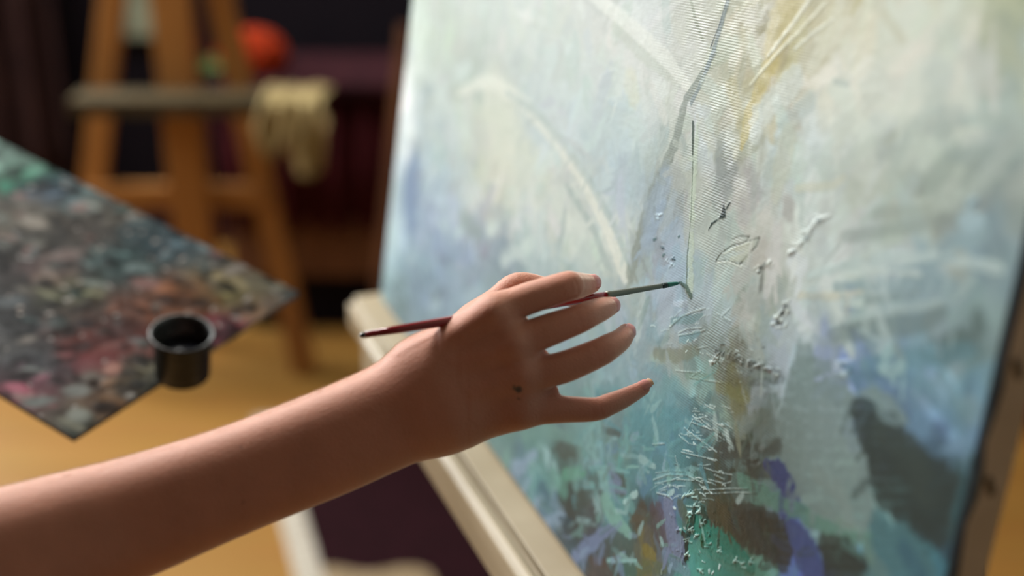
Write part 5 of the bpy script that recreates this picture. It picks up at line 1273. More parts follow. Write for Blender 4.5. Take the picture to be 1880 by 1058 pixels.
[[0.6259,0.0684,5.01,0.6352,0.0723,2.98],[150,168,188],0.4162111421291819,0.7,0.3,0.4],
[[0.6205,0.0392,8.79,0.6272,0.0359,5.25],[132,142,172],0.5802000708898343,0.7,0.3,0.4],
[[0.6052,0.0278,7.33,0.6076,0.0372,4.38],[100,128,128],0.6090213974243368,0.7,0.3,0.4],
[[0.4819,0.0128,5.77,0.4891,0.0206,3.43],[100,128,128],0.6236646372111236,0.7,0.3,0.4],
[[0.6681,0.0847,2.92,0.6862,0.0951,1.72],[118,146,140],0.7659684196667256,0.7,0.3,0.4],
[[0.6618,0.1296,5.76,0.6658,0.1355,3.43],[138,178,170],0.7993535309272224,0.7,0.3,0.4],
[[0.5837,0.045,2.98,0.6031,0.0634,1.75],[100,128,128],0.46095831712076224,0.7,0.3,0.4],
[[0.6391,0.0545,4.5,0.6485,0.056,2.67],[138,178,170],0.6073410616934168,0.7,0.3,0.4],
[[0.5879,0.0675,4.53,0.5983,0.0689,2.69],[118,146,140],0.35988212937977926,0.7,0.3,0.4],
[[0.5395,0.0799,5.97,0.568,0.0931,3.48],[150,168,188],0.6830694243312956,0.7,0.3,0.4],
[[0.6248,0.1096,9.69,0.6279,0.1188,5.78],[150,168,188],0.5100354654830574,0.7,0.3,0.4],
[[0.6591,0.0937,3.17,0.6671,0.1029,1.88],[138,178,170],0.5712075615520611,0.7,0.3,0.4],
[[0.4843,0.0435,7.51,0.4861,0.0583,4.48],[100,128,128],0.4546858770869351,0.7,0.3,0.4],
[[0.6188,0.0888,8.84,0.6239,0.0878,5.28],[112,152,150],0.6696965978352822,0.7,0.3,0.4],
[[0.6039,0.1085,2.48,0.6221,0.1178,1.46],[138,178,170],0.7727834745882142,0.7,0.3,0.4],
[[0.5681,0.1035,10.13,0.5782,0.0953,6.04],[100,128,128],0.44890662299117867,0.7,0.3,0.4],
[[0.5874,0.0819,5.09,0.6102,0.0925,2.98],[132,142,172],0.5618461988990141,0.7,0.3,0.4],
[[0.6666,0.0882,4.57,0.6706,0.0863,2.73],[160,186,186],0.6756157081104088,0.7,0.3,0.4],
[[0.5527,0.0279,9.28,0.5529,0.0331,5.56],[138,178,170],0.46297199527115124,0.7,0.3,0.4],
[[0.571,0.0637,11.24,0.5757,0.0606,6.72],[160,186,186],0.6347252876051122,0.7,0.3,0.4],
[[0.5807,0.0953,8.34,0.5993,0.0941,4.92],[132,142,172],0.618724248137789,0.7,0.3,0.4],
[[0.6719,0.0818,2.42,0.6939,0.0898,1.41],[100,128,128],0.7568865713440991,0.7,0.3,0.4],
[[0.5278,0.0102,2.83,0.5398,0.0169,1.68],[132,142,172],0.7136435284383015,0.7,0.3,0.4],
[[0.6747,0.0825,6.27,0.6872,0.0967,3.7],[132,142,172],0.7086098266055462,0.7,0.3,0.4],
[[0.6217,0.1234,6.12,0.6416,0.1279,3.6],[160,186,186],0.7347038827385439,0.7,0.3,0.4],
[[0.5489,0.0921,6.89,0.5532,0.0863,4.13],[100,128,128],0.6195528233465037,0.7,0.3,0.4],
[[0.6373,0.1436,8.34,0.637,0.1491,5.0],[138,178,170],0.5271013655933054,0.7,0.3,0.4],
[[0.6018,0.1131,7.89,0.6041,0.1266,4.7],[118,146,140],0.6160820821543049,0.7,0.3,0.4],
[[0.6009,0.0536,5.79,0.6106,0.0686,3.43],[132,142,172],0.4918563983987412,0.7,0.3,0.4],
[[0.5851,0.0871,6.2,0.5982,0.0924,3.67],[132,142,172],0.6022337803715736,0.7,0.3,0.4],
[[0.5333,0.0581,12.08,0.5338,0.0665,7.22],[138,178,170],0.441906409284586,0.7,0.3,0.4],
[[0.5465,0.035,4.89,0.5632,0.0447,2.88],[160,186,186],0.6254038331510365,0.7,0.3,0.4],
[[0.5673,0.0203,3.79,0.5868,0.0366,2.22],[132,142,172],0.400989935615526,0.7,0.3,0.4],
[[0.5346,0.0832,12.23,0.5396,0.0802,7.32],[138,178,170],0.3872571127220772,0.7,0.3,0.4],
[[0.5207,0.0623,11.98,0.5225,0.0687,7.17],[118,146,140],0.3928419503358843,0.7,0.3,0.4],
[[0.6532,0.1333,4.27,0.6534,0.1443,2.55],[150,168,188],0.6840792725936448,0.7,0.3,0.4],
[[0.4453,0.0333,3.88,0.47,0.0346,2.28],[160,186,186],0.5225634567025752,0.7,0.3,0.4],
[[0.6329,0.0525,6.13,0.6345,0.0582,3.67],[160,186,186],0.35370067836389585,0.7,0.3,0.4],
[[0.6017,0.0732,3.81,0.6159,0.0791,2.25],[160,186,186],0.6287939775435398,0.7,0.3,0.4],
[[0.5742,0.0836,4.5,0.5823,0.0984,2.67],[118,146,140],0.7614926388221093,0.7,0.3,0.4],
[[0.5474,0.0643,6.36,0.5747,0.0771,3.71],[160,186,186],0.37782741255318625,0.7,0.3,0.4],
[[0.6373,0.077,4.74,0.64,0.0856,2.83],[160,186,186],0.6291436003910441,0.7,0.3,0.4],
[[0.4495,0.0284,6.09,0.4574,0.0245,3.63],[160,186,186],0.7452638350271485,0.7,0.3,0.4],
[[0.5601,0.0971,8.3,0.5657,0.096,4.96],[100,128,128],0.4669525777556743,0.7,0.3,0.4],
[[0.458,0.0525,6.6,0.4719,0.0533,3.92],[160,186,186],0.4010077138473101,0.7,0.3,0.4],
[[0.6067,0.0361,4.96,0.6231,0.0524,2.92],[150,168,188],0.6055092456945432,0.7,0.3,0.4],
[[0.5614,0.1235,4.37,0.5882,0.1277,2.13],[96,146,156],0.6685979935814432,0.7,0.3,0.4],
[[0.6244,0.1729,3.57,0.6168,0.154,1.81],[146,178,180],0.47563476782946784,0.7,0.3,0.4],
[[0.6033,0.1258,2.56,0.6246,0.1346,1.25],[108,158,164],0.7451082948826724,0.7,0.3,0.4],
[[0.5794,0.1477,5.36,0.594,0.1655,2.63],[134,176,176],0.5863099350303469,0.7,0.3,0.4],
[[0.6519,0.1419,1.95,0.6632,0.1462,0.96],[134,176,176],0.7127869935559943,0.7,0.3,0.4],
[[0.5842,0.0836,3.08,0.6084,0.0937,1.5],[108,158,164],0.48283035580054856,0.7,0.3,0.4],
[[0.6549,0.1345,8.58,0.658,0.1526,4.25],[120,168,166],0.39568420078011357,0.7,0.3,0.4],
[[0.5928,0.12,4.43,0.6006,0.1325,2.19],[120,168,166],0.48075072957978526,0.7,0.3,0.4],
[[0.5786,0.1399,3.15,0.5925,0.1612,1.55],[120,168,166],0.4436842343994786,0.7,0.3,0.4],
[[0.5952,0.1321,8.72,0.601,0.1201,4.36],[120,168,166],0.6144134943054071,0.7,0.3,0.4],
[[0.5489,0.1329,8.56,0.5385,0.1381,4.31],[96,146,156],0.7103455980866493,0.7,0.3,0.4],
[[0.6249,0.1613,5.48,0.635,0.1719,2.7],[146,178,180],0.714158127214001,0.7,0.3,0.4],
[[0.5373,0.1339,4.87,0.5436,0.1502,2.41],[146,178,180],0.5401071454390379,0.7,0.3,0.4],
[[0.649,0.1243,4.89,0.6724,0.1435,2.37],[146,178,180],0.4862136708892312,0.7,0.3,0.4],
[[0.5569,0.113,6.97,0.5516,0.1206,3.49],[134,176,176],0.5719423095622973,0.7,0.3,0.4],
[[0.6899,0.1654,3.85,0.7049,0.1831,1.89],[120,168,166],0.6745133643706,0.7,0.3,0.4],
[[0.5859,0.0971,3.85,0.6095,0.1069,1.88],[134,176,176],0.5858987634765082,0.7,0.3,0.4],
[[0.6975,0.1565,5.37,0.7098,0.1485,2.66],[96,146,156],0.7375909197804398,0.7,0.3,0.4],
[[0.6077,0.1325,3.53,0.6207,0.1388,1.74],[120,168,166],0.5095602930297591,0.7,0.3,0.4],
[[0.6855,0.1787,2.36,0.6935,0.1842,1.17],[108,158,164],0.7277673088205039,0.7,0.3,0.4],
[[0.5433,0.1089,6.74,0.5512,0.1174,3.34],[134,176,176],0.6361507214316682,0.7,0.3,0.4],
[[0.6756,0.1677,2.62,0.6913,0.1729,1.29],[146,178,180],0.6082471851826041,0.7,0.3,0.4],
[[0.662,0.1323,3.2,0.6862,0.1505,1.55],[146,178,180],0.4144475042024918,0.7,0.3,0.4],
[[0.6025,0.1639,5.13,0.624,0.1812,2.5],[96,146,156],0.3589554517956113,0.7,0.3,0.4],
[[0.6711,0.14,4.46,0.6901,0.1469,2.18],[134,176,176],0.7480931944955149,0.7,0.3,0.4],
[[0.6845,0.1904,3.6,0.6976,0.1945,1.77],[108,158,164],0.5230115111238725,0.7,0.3,0.4],
[[0.6248,0.1123,6.19,0.6364,0.1296,3.04],[108,158,164],0.5607673599637326,0.7,0.3,0.4],
[[0.6696,0.1664,2.45,0.6744,0.1733,1.22],[96,146,156],0.6385414363493105,0.7,0.3,0.4],
[[0.5464,0.0621,3.41,0.5721,0.0759,1.66],[108,158,164],0.5340033549308807,0.7,0.3,0.4],
[[0.5256,0.0924,4.78,0.5388,0.107,2.35],[108,158,164],0.4021241413030668,0.7,0.3,0.4],
[[0.55,0.0764,5.73,0.5765,0.0995,2.78],[96,146,156],0.44439755461955377,0.7,0.3,0.4],
[[0.5509,0.081,2.63,0.5784,0.0955,1.28],[134,176,176],0.609465280230223,0.7,0.3,0.4],
[[0.6863,0.1501,4.05,0.6953,0.1542,2.0],[134,176,176],0.5546199148550063,0.7,0.3,0.4],
[[0.6534,0.1483,4.81,0.6718,0.1636,2.35],[108,158,164],0.538942929672467,0.7,0.3,0.4],
[[0.6839,0.1336,7.46,0.6893,0.1499,3.69],[146,178,180],0.4255271103608336,0.7,0.3,0.4],
[[0.6234,0.1316,2.41,0.6373,0.1386,1.19],[120,168,166],0.7332627323612301,0.7,0.3,0.4],
[[0.5398,0.0835,8.56,0.5583,0.0796,4.22],[120,168,166],0.464672488086072,0.7,0.3,0.4],
[[0.6933,0.1628,3.43,0.706,0.1797,1.68],[108,158,164],0.5158622654057808,0.7,0.3,0.4],
[[0.6108,0.1298,3.13,0.6244,0.1335,1.55],[146,178,180],0.4056526510961418,0.7,0.3,0.4],
[[0.6713,0.2002,1.97,0.6913,0.2172,0.96],[120,168,166],0.5841881323231407,0.7,0.3,0.4],
[[0.6363,0.1619,7.44,0.6404,0.1702,3.7],[108,158,164],0.547104417954988,0.7,0.3,0.4],
[[0.6703,0.1751,3.19,0.6876,0.1753,1.57],[146,178,180],0.4963600592307038,0.7,0.3,0.4],
[[0.5657,0.0707,7.42,0.5563,0.0712,3.74],[120,168,166],0.6589499536637111,0.7,0.3,0.4],
[[0.5949,0.1128,4.66,0.6236,0.1256,2.26],[146,178,180],0.5291748008617517,0.7,0.3,0.4],
[[0.5572,0.1036,3.08,0.5654,0.1118,1.53],[96,146,156],0.43231799241052443,0.7,0.3,0.4],
[[0.6501,0.1166,5.68,0.6559,0.1246,2.82],[108,158,164],0.3593696964224346,0.7,0.3,0.4],
[[0.5752,0.1107,2.39,0.6039,0.1177,1.16],[96,146,156],0.40100965689936163,0.7,0.3,0.4],
[[0.5253,0.1298,5.83,0.5507,0.131,2.85],[134,176,176],0.5578731570801232,0.7,0.3,0.4],
[[0.5461,0.1395,5.2,0.5805,0.1562,2.51],[108,158,164],0.556296423943473,0.7,0.3,0.4],
[[0.6584,0.1647,4.98,0.6668,0.1723,2.46],[108,158,164],0.722727925641679,0.7,0.3,0.4]]
WEAVE = [[0.6675,0.4191,0.0413,0.025,1],[0.6656,0.3901,0.0419,0.0221,1],[0.6698,0.3619,0.036,0.0191,1],[0.6729,0.3364,0.0361,0.0192,1],[0.676,0.3105,0.0362,0.0194,0.9],[0.6958,0.2935,0.0349,0.0159,0.8],[0.68,0.2637,0.0366,0.0164,0.5],[0.6989,0.2502,0.0411,0.0161,0.7],[0.7104,0.2376,0.0403,0.016,1],[0.7184,0.2167,0.0399,0.016,0.9],[0.7149,0.1902,0.0348,0.013,0.6],[0.7276,0.1749,0.0284,0.0129,0.7],[0.7446,0.1479,0.0331,0.016,0.9],[0.7767,0.1483,0.0307,0.0155,0.7],[0.746,0.3238,0.0307,0.0208,0.4],[0.6176,0.4093,0.0329,0.0198,0.5],[0.761,0.2689,0.0303,0.018,0.3]]

PALETTE_SPOTS = [[0.3508,0.0171,120,150,140],[0.3252,0.0294,50,110,85],[0.2932,0.0272,40,55,80],[0.2676,0.0092,110,130,130],[0.2162,0.0017,110,105,95],[0.2733,0.085,120,115,105],[0.2136,0.1059,80,80,75],[0.1587,0.0786,70,95,95],[0.2028,0.07,75,70,65],[0.1632,0.0188,60,80,85],[0.1384,0.0083,55,75,85],[0.116,0.087,60,75,75],[0.1544,0.1345,100,105,80],[0.101,0.0114,90,100,100],[0.0634,0.0377,110,100,75],[0.0411,0.0406,90,90,50],[0.0866,0.083,130,80,50],[0.092,0.1109,110,70,55],[0.0634,0.0729,120,75,45],[0.0574,0.0077,110,95,80],[0.0276,0.0042,110,105,85],[0.0064,0.0024,50,65,75],[0.0065,0.0432,160,130,105],[0.0118,0.0869,130,60,75],[0.132,0.1914,30,35,40],[0.1082,0.1589,90,80,70],[0.1659,0.1792,60,60,60],[0.0821,0.1773,130,50,40],[0.0484,0.1973,150,70,85],[0.0502,0.1588,110,65,60],[0.0205,0.182,100,100,80],[0.0687,0.2535,170,80,100],[0.0571,0.2244,30,38,42],[0.0427,0.2489,40,45,50],[0.0283,0.2453,150,140,120],[0.0138,0.2187,140,90,50],[0.008,0.2585,35,55,50],[0.0805,0.226,80,95,100],[0.094,0.2478,40,45,50],[0.0283,0.1987,120,120,95],[0.0924,0.1552,60,40,40],[0.1186,0.2207,90,90,90],[0.1803,0.1234,120,90,90],[0.1973,0.1394,50,50,50],[0.0098,0.1426,50,50,45],[-0.0008,0.1727,60,65,50]]


def colour_field(X, Z, table):
    T = np.array(table, float)
    ctr, sig, col = T[:, :2], T[:, 2:4], lin(T[:, 4:7])
    out = np.empty((len(X), 3))
    for a in range(0, len(X), 40000):
        x, z = X[a:a + 40000, None], Z[a:a + 40000, None]
        d = ((x - ctr[None, :, 0]) / sig[None, :, 0]) ** 2 + ((z - ctr[None, :, 1]) / sig[None, :, 1]) ** 2
        w = np.exp(-.5 * (d - d.min(1, keepdims=True)))
        out[a:a + 40000] = (w @ col) / w.sum(1, keepdims=True)
    return out


def make_painting():
    xs = np.concatenate([np.arange(0, .56, .0017), np.arange(.56, .80, .0006), np.arange(.80, CW, .0017), [CW]])
    zs = np.concatenate([np.arange(0, .50, .0007), np.arange(.50, CH, .004), [CH]])
    nx, nz = len(xs), len(zs)
    X, Z = [q.ravel() for q in np.meshgrid(xs, zs, indexing='ij')]
    # the colour field is looked up through a slightly wandering brush path
    wx = .010 * vnoise(X * 45, Z * 60, 1) + .004 * vnoise(X * 150, Z * 190, 2)
    wz = .007 * vnoise(X * 50, Z * 70, 3) + .003 * vnoise(X * 160, Z * 200, 4)
    C = colour_field(X + wx, Z + wz, COLOURS)
    n1 = vnoise(X * 70 + Z * 40, Z * 120 - X * 25, 5) + .6 * vnoise(X * 210, Z * 330, 6) + .4 * vnoise(X * 700, Z * 900, 7)
    C *= (1 + .05 * n1)[:, None]
    H = .00004 * vnoise(X * 220, Z * 300, 8) + .00003 * vnoise(X * 650, Z * 700, 9)
    grid = lambda x, z: min(nx - 1, int(np.searchsorted(xs, x))) * nz + min(nz - 1, int(np.searchsorted(zs, z)))
    rd = np.random.default_rng(77)

    def dab(cx, cz, L1, L2, an, c, al, h):
        m = L1 * 1.2
        i0, i1 = np.searchsorted(xs, [cx - m, cx + m])
        j0, j1 = np.searchsorted(zs, [cz - m, cz + m])
        if i1 <= i0 or j1 <= j0:
            return
        idx = (np.arange(i0, i1)[:, None] * nz + np.arange(j0, j1)[None, :]).ravel()
        x, z = X[idx] - cx, Z[idx] - cz
        a = (x * math.cos(an) + z * math.sin(an)) / L1
        b = (-x * math.sin(an) + z * math.cos(an)) / L2
        d = np.sqrt(a * a + b * b) + .25 * vnoise(X[idx] * 260, Z[idx] * 260, 17)
        s = np.clip((1.1 - d) * 2.2, 0, 1)
        s = (s * s * (3 - 2 * s) * (1 + .25 * vnoise(b * 9, a * 1.5, 18)) * al)[:, None]
        C[idx] = C[idx] * (1 - s) + c * s
        H[idx] += h * s[:, 0]

    for k in range(2600):                                  # the ground: loose overlapping dabs of near colours
        cx, cz = rd.random() * CW, rd.random() * .5
        low = np.clip((.30 - cz) / .25, 0, 1)
        an = rd.normal(1.2, .9) if low < .3 else rd.random() * 3.14
        L1, L2 = rd.uniform(.006, .02) * (1.5 - low * .6), rd.uniform(.002, .007) * (1.5 - low * .5)
        q = C[grid(cx + rd.normal(0, .012), cz + rd.normal(0, .012))]
        j = 1 + rd.normal(0, .05 + .12 * low)
        c = q * j * (1 + rd.normal(0, .02 + .035 * low, 3))
        dab(cx, cz, L1, L2, an, c, rd.uniform(.35, .85), rd.uniform(0, .00007))
    Xr = X.reshape(nx, nz)
    for pts, col, al, soft, h, rag in STROKES:
        p = np.array(pts).reshape(-1, 3)
        wmax = p[:, 2].max() / 1000
        m = wmax * 1.6 + .004
        i0, i1 = np.searchsorted(xs, [p[:, 0].min() - m, p[:, 0].max() + m])
        j0, j1 = np.searchsorted(zs, [p[:, 1].min() - m, p[:, 1].max() + m])
        if i1 <= i0 or j1 <= j0:
            continue
        idx = (np.arange(i0, i1)[:, None] * nz + np.arange(j0, j1)[None, :]).ravel()
        x, z = X[idx], Z[idx]
        best = np.full(len(idx), 1e9)
        for k in range(len(p) - 1):
            (ax, az, aw), (bx, bz, bw) = p[k], p[k + 1]
            dx, dz = bx - ax, bz - az
            t = np.clip(((x - ax) * dx + (z - az) * dz) / (dx * dx + dz * dz + 1e-12), 0, 1)
            d = np.hypot(x - ax - t * dx, z - az - t * dz)
            best = np.minimum(best, d / ((aw + (bw - aw) * t) / 2000))
        fr = 1 / max(wmax * .8, .0022)
        best = best + rag * (.6 * vnoise(x * fr, z * fr, 11) + .4 * vnoise(x * fr * 2.7, z * fr * 2.7, 12)) + .18 * vnoise(x * 420, z * 420, 13)
        s = np.clip((1 + soft * .5 - best) / max(soft, .12), 0, 1)
        s = s * s * (3 - 2 * s)
        a = (s * al)[:, None]
        streak = 1 + .06 * vnoise(x * 500, z * 800, 14)
        C[idx] = C[idx] * (1 - a) + lin(col)[None, :] * streak[:, None] * a
        if h:
            H[idx] += .13 * h / 1000 * s * (1 + .35 * vnoise(x * 600, z * 600, 15))
    for k in range(2200):                                  # wet edges dragged into each other
        cx, cz = rd.random() * CW, rd.random() * .34
        if .585 < cx < .72 and rd.random() < .6:
            continue
        an = rd.random() * 3.14
        L1, L2 = rd.uniform(.004, .012), rd.uniform(.0012, .0035)
        c = C[grid(cx + math.cos(an) * L1, cz + math.sin(an) * L1)] * (1 + rd.normal(0, .04))
        dab(cx, cz, L1, L2, an, c, rd.uniform(.4, .9), rd.uniform(0, .00006))
    C = np.clip(C, 0, 1)
    lum = (C @ np.array([.3, .55, .15]))[:, None]
    C = C * lum ** .2 * np.array(PAINT_GAIN) * (1 - (1 - lum) * np.array([.22, .02, 0]))
    C = np.clip(C, 0, .9)
    wv = np.zeros(len(X))
    for x, z, sx, sz, v_ in WEAVE:
        wv = np.maximum(wv, v_ * np.exp(-.5 * (((X - x) / sx) ** 2 + ((Z - z) / sz) ** 2)))
    wv *= np.clip(1 - H / .0012, 0, 1)
    wv += .10
    # side faces wrap back round the stretcher
    edge = np.clip(np.minimum(np.minimum(X, CW - X), np.minimum(Z, CH - Z)) / .004, 0, 1)
    Y = -H * edge + (1 - edge) ** 2 * .002
    Xb = X - (X / CW) * .012 * np.clip((Z - .2) / .3, 0, 1) ** 1.2      # the near edge is pulled in a little
    V = np.stack([Xb, Y, Z], 1)
    i, j = np.meshgrid(np.arange(nx - 1), np.arange(nz - 1), indexing='ij')
    k = (i * nz + j).ravel()
    Q = np.stack([k, k + nz, k + nz + 1, k + 1], 1)
    m = painted('oil_paint', .46, .00007, weave=True)
    m.node_tree.nodes['Principled BSDF'].inputs['Specular IOR Level'].default_value = .28
    o = big_mesh('paint_layer', V, Q, m)
    set_attr(o, 'paint', C)
    set_attr(o, 'weave', wv)
    return o


PAINT_GAIN = (.92, .96, .97)
M['canvas_side'] = add_noise(mat('raw_canvas_edge', (.33, .25, .15), .85), (.62, .57, .45), (.72, .67, .55), 25, bump=.3, bscale=600)
M['painted_edge'] = add_noise(mat('dark_blue_paint_edge', (.03, .05, .07), .5), (.02, .03, .045), (.06, .10, .12), 40)
root = empty('painting', CO, 'large unframed oil painting, pale at the top and teal below, on the near easel', 'painting')
pl = make_painting()
pl.matrix_world = CMAT
pl.parent = root
pl.matrix_parent_inverse = Matrix.Translation(root.location).inverted()


def canvas_box(name, lo, hi, m, parent, bev=.001):
    o = box(name, lo, hi, m, None, bev)
    o.matrix_world = CMAT
    o.parent = parent
    o.matrix_parent_inverse = Matrix.Translation(parent.location).inverted()
    return o


def near_x(z):
    return CW - .012 * max(0, min(1, (z - .2) / .3)) ** 1.2


# wrapped canvas body (follows the pulled-in near edge)
zs = [0, .1, .2, .25, .3, .35, .4, .45, .5, CH]
v, f = [], []
for z in zs:
    e = near_x(z)
    v += [(0, .0015, z), (e, .0015, z), (e, CTH, z), (0, CTH, z)]
for k in range(len(zs) - 1):
    a, b = 4 * k, 4 * k + 4
    for q in range(4):
        f.append((a + q, a + (q + 1) % 4, b + (q + 1) % 4, b + q))
f.append((3, 2, 1, 0))
n = 4 * (len(zs) - 1)
f.append((n, n + 1, n + 2, n + 3))
o = mesh_obj('canvas_edge', v, f, M['canvas_side'], root, matrix=CMAT)
o.parent = root
o.matrix_parent_inverse = Matrix.Translation(root.location).inverted()
tag(o, 'beige raw canvas side of the painting')
# the paint that ran over the near edge
v, f = [], []
zz = np.linspace(0, CH, 60)
for i, z in enumerate(zz):
    e = near_x(z) + .0006
    w = .0035 + .0012 * math.sin(i * 1.7) + .0008 * math.sin(i * 4.1)
    v += [(e - .003, -.0004, z), (e, .0008, z), (e, w, z)]
for k in range(len(zz) - 1):
    a = 3 * k
    f += [(a, a + 1, a + 4, a + 3), (a + 1, a + 2, a + 5, a + 4)]
o = mesh_obj('paint_lip', v, f, M['painted_edge'], root, matrix=CMAT)
o.parent = root
o.matrix_parent_inverse = Matrix.Translation(root.location).inverted()
tag(o, 'dark blue paint run over the near edge of the painting')
z = .035
while z < CH:
    e = near_x(z)
    a = Vector((e + .0006, CTH * .36, z + .0045))
    b = Vector((e + .0006, CTH * .62, z - .0045))
    o = beam('staple', a, b, .0012, .0035, M['staple'], None, up=(0, 0, 1), bev=.0004)
    o.matrix_world = CMAT
    o.parent = root
    o.matrix_parent_inverse = Matrix.Translation(root.location).inverted()
    z += .057

# ------------------------------------------------------------------ the near easel
M_E = Matrix(((CX[0], -nh[0], 0, CO[0]), (CX[1], -nh[1], 0, CO[1]), (0, 0, 1, CO[2]), (0, 0, 0, 1)))   # x along the ledge, y away behind, z up
easel = empty('easel', (float((CO + CX * .46 - nh * .2)[0]), float((CO + CX * .46 - nh * .2)[1]), 0),
              'pale pine easel whose grooved ledge carries the large painting', 'easel')


def epart(name, pts, faces, m, bev=.0025, parent=None):
    o = mesh_obj(name, pts, faces, m, None, matrix=M_E)
    if bev:
        bevel(o, bev, 3)
    par = parent or easel
    o.parent = par
    o.matrix_parent_inverse = Matrix.Translation(easel.location).inverted()
    return o


def ebox(name, lo, hi, m, bev=.0025):
    x0, y0, z0 = lo
    x1, y1, z1 = hi
    v = [(x0, y0, z0), (x1, y0, z0), (x1, y1, z0), (x0, y1, z0), (x0, y0, z1), (x1, y0, z1), (x1, y1, z1), (x0, y1, z1)]
    f = [(0, 3, 2, 1), (4, 5, 6, 7), (0, 1, 5, 4), (1, 2, 6, 5), (2, 3, 7, 6), (3, 0, 4, 7)]
    return epart(name, v, f, m, bev)


def ext(name, prof, x0, x1, m, bev=.0015):
    n = len(prof)
    v = [(x0, y, z) for y, z in prof] + [(x1, y, z) for y, z in prof]
    f = [tuple(range(n)), tuple(range(2 * n - 1, n - 1, -1))]
    f += [(i, i + n, (i + 1) % n + n, (i + 1) % n) for i in range(n)]
    return epart(name, v, f, m, bev)


# ledge board, groove and front lip (y is negative towards the painter)
ext('ledge', [(.05, -.002), (-.0235, -.002), (-.0235, -.009), (-.031, -.009), (-.031, -.034), (.05, -.034)], -.02, 1.0, M['pine'])
ext('ledge_lip', [(-.0312, .001), (-.036, .006), (-.041, .006), (-.046, .001), (-.046, -.034), (-.0312, -.034)], .10, 1.0, M['pine'])
lean = math.tan(CT)
for x, w in ((.44, .055), (.54, .055)):
    v = []
    for z in (-.83, .95):
        for dx, dy in ((-w / 2, 0), (w / 2, 0), (w / 2, .03), (-w / 2, .03)):
            v.append((x + dx, .055 + lean * z + dy, z))
    epart('mast', v, [(0, 3, 2, 1), (4, 5, 6, 7), (0, 1, 5, 4), (1, 2, 6, 5), (2, 3, 7, 6), (3, 0, 4, 7)], M['pine'])
v = []
for z, yy in ((-CO[2], .62), (.55, .16)):
    for dx, dy in ((-.025, 0), (.025, 0), (.025, .03), (-.025, .03)):
        v.append((.49 + dx, yy + dy, z))
epart('rear_leg', v, [(0, 3, 2, 1), (4, 5, 6, 7), (0, 1, 5, 4), (1, 2, 6, 5), (2, 3, 7, 6), (3, 0, 4, 7)], M['pine'])
ebox('crossbar', (.36, -.01, -.60), (.62, .02, -.55), M['pine'])
ebox('foot', (.36, -.07, -CO[2]), (.42, .5, -CO[2] + .045), M['pine'])
ebox('foot', (.56, -.07, -CO[2]), (.62, .5, -CO[2] + .045), M['pine'])

# ------------------------------------------------------------------ palette
PO = np.array([-0.1952, 1.2037, 0.9589])
PF = np.array([-0.8332, 0.5098, 0.214])
PE = np.array([-0.5395, -0.8344, -0.1129])
PN = np.cross(PF, PE)
if PN[2] < 0:
    PN = -PN
PLEN, PWID = .60, 0.2688
PMAT = Matrix(((PF[0], PE[0], PN[0], PO[0]), (PF[1], PE[1], PN[1], PO[1]), (PF[2], PE[2], PN[2], PO[2]), (0, 0, 0, 1)))


def make_palette():
    us = np.arange(0, PLEN + .001, .0016)
    vs = np.linspace(0, PWID, 170)
    nu, nv = len(us), len(vs)
    U_, V_ = [q.ravel() for q in np.meshgrid(us, vs, indexing='ij')]
    T = [[a, b, .016, .016, r, g, bb] for a, b, r, g, bb in PALETTE_SPOTS]
    C = colour_field(U_ + .006 * vnoise(U_ * 60, V_ * 60, 21), V_ + .006 * vnoise(U_ * 60, V_ * 60, 22), T)
    base = C.copy()
    H = .0003 * vnoise(U_ * 150, V_ * 150, 23) + .00012 * vnoise(U_ * 400, V_ * 400, 24)
    r = np.random.default_rng(31)
    extra = lin([[170, 185, 180], [150, 160, 165], [20, 24, 30], [30, 36, 40], [120, 140, 140], [160, 120, 115], [60, 95, 90], [200, 190, 180], [15, 18, 22]])  # further paint colours; the pale ones also paint in wet glints
    for k in range(900):
        cu, cv = r.random() * PLEN, r.random() * PWID
        L1 = r.uniform(.004, .016)
        L2 = r.uniform(.003, .010)
        an = r.uniform(-.9, .9) + .5
        i0, i1 = np.searchsorted(us, [cu - .018, cu + .018])
        j0, j1 = np.searchsorted(vs, [cv - .018, cv + .018])
        if i1 <= i0 or j1 <= j0:
            continue
        idx = (np.arange(i0, i1)[:, None] * nv + np.arange(j0, j1)[None, :]).ravel()
        x, y = U_[idx] - cu, V_[idx] - cv
        a = (x * math.cos(an) + y * math.sin(an)) / L1
        b = (-x * math.sin(an) + y * math.cos(an)) / L2
        d = a * a + b * b
        s = np.clip(1.3 - d, 0, 1)
        ic = min(nu - 1, int(cu / .0016)) * nv + min(nv - 1, int(cv / PWID * (nv - 1)))
        c = base[ic] * r.choice([.15, .3, .6, 1.0, 1.6, 2.6])
        if r.random() < .26:
            c = .3 * c + .7 * extra[r.integers(len(extra))] * r.uniform(.5, 1.2)
        C[idx] = C[idx] * (1 - s[:, None] * .93) + c * s[:, None] * .93
        H[idx] += s * r.uniform(.0001, .0005)
    C = np.clip(C * PALETTE_GAIN, 0, .9)
    V = np.stack([U_, V_, H + .0005], 1)
    i, j = np.meshgrid(np.arange(nu - 1), np.arange(nv - 1), indexing='ij')
    k = (i * nv + j).ravel()
    Q = np.stack([k, k + nv, k + nv + 1, k + 1], 1)
    if np.cross(PF, PE) @ PN < 0:
        Q = Q[:, ::-1]
    o = big_mesh('paint_crust', V, Q, painted('palette_paint', .5, .0003))
    set_attr(o, 'paint', C)
    return o


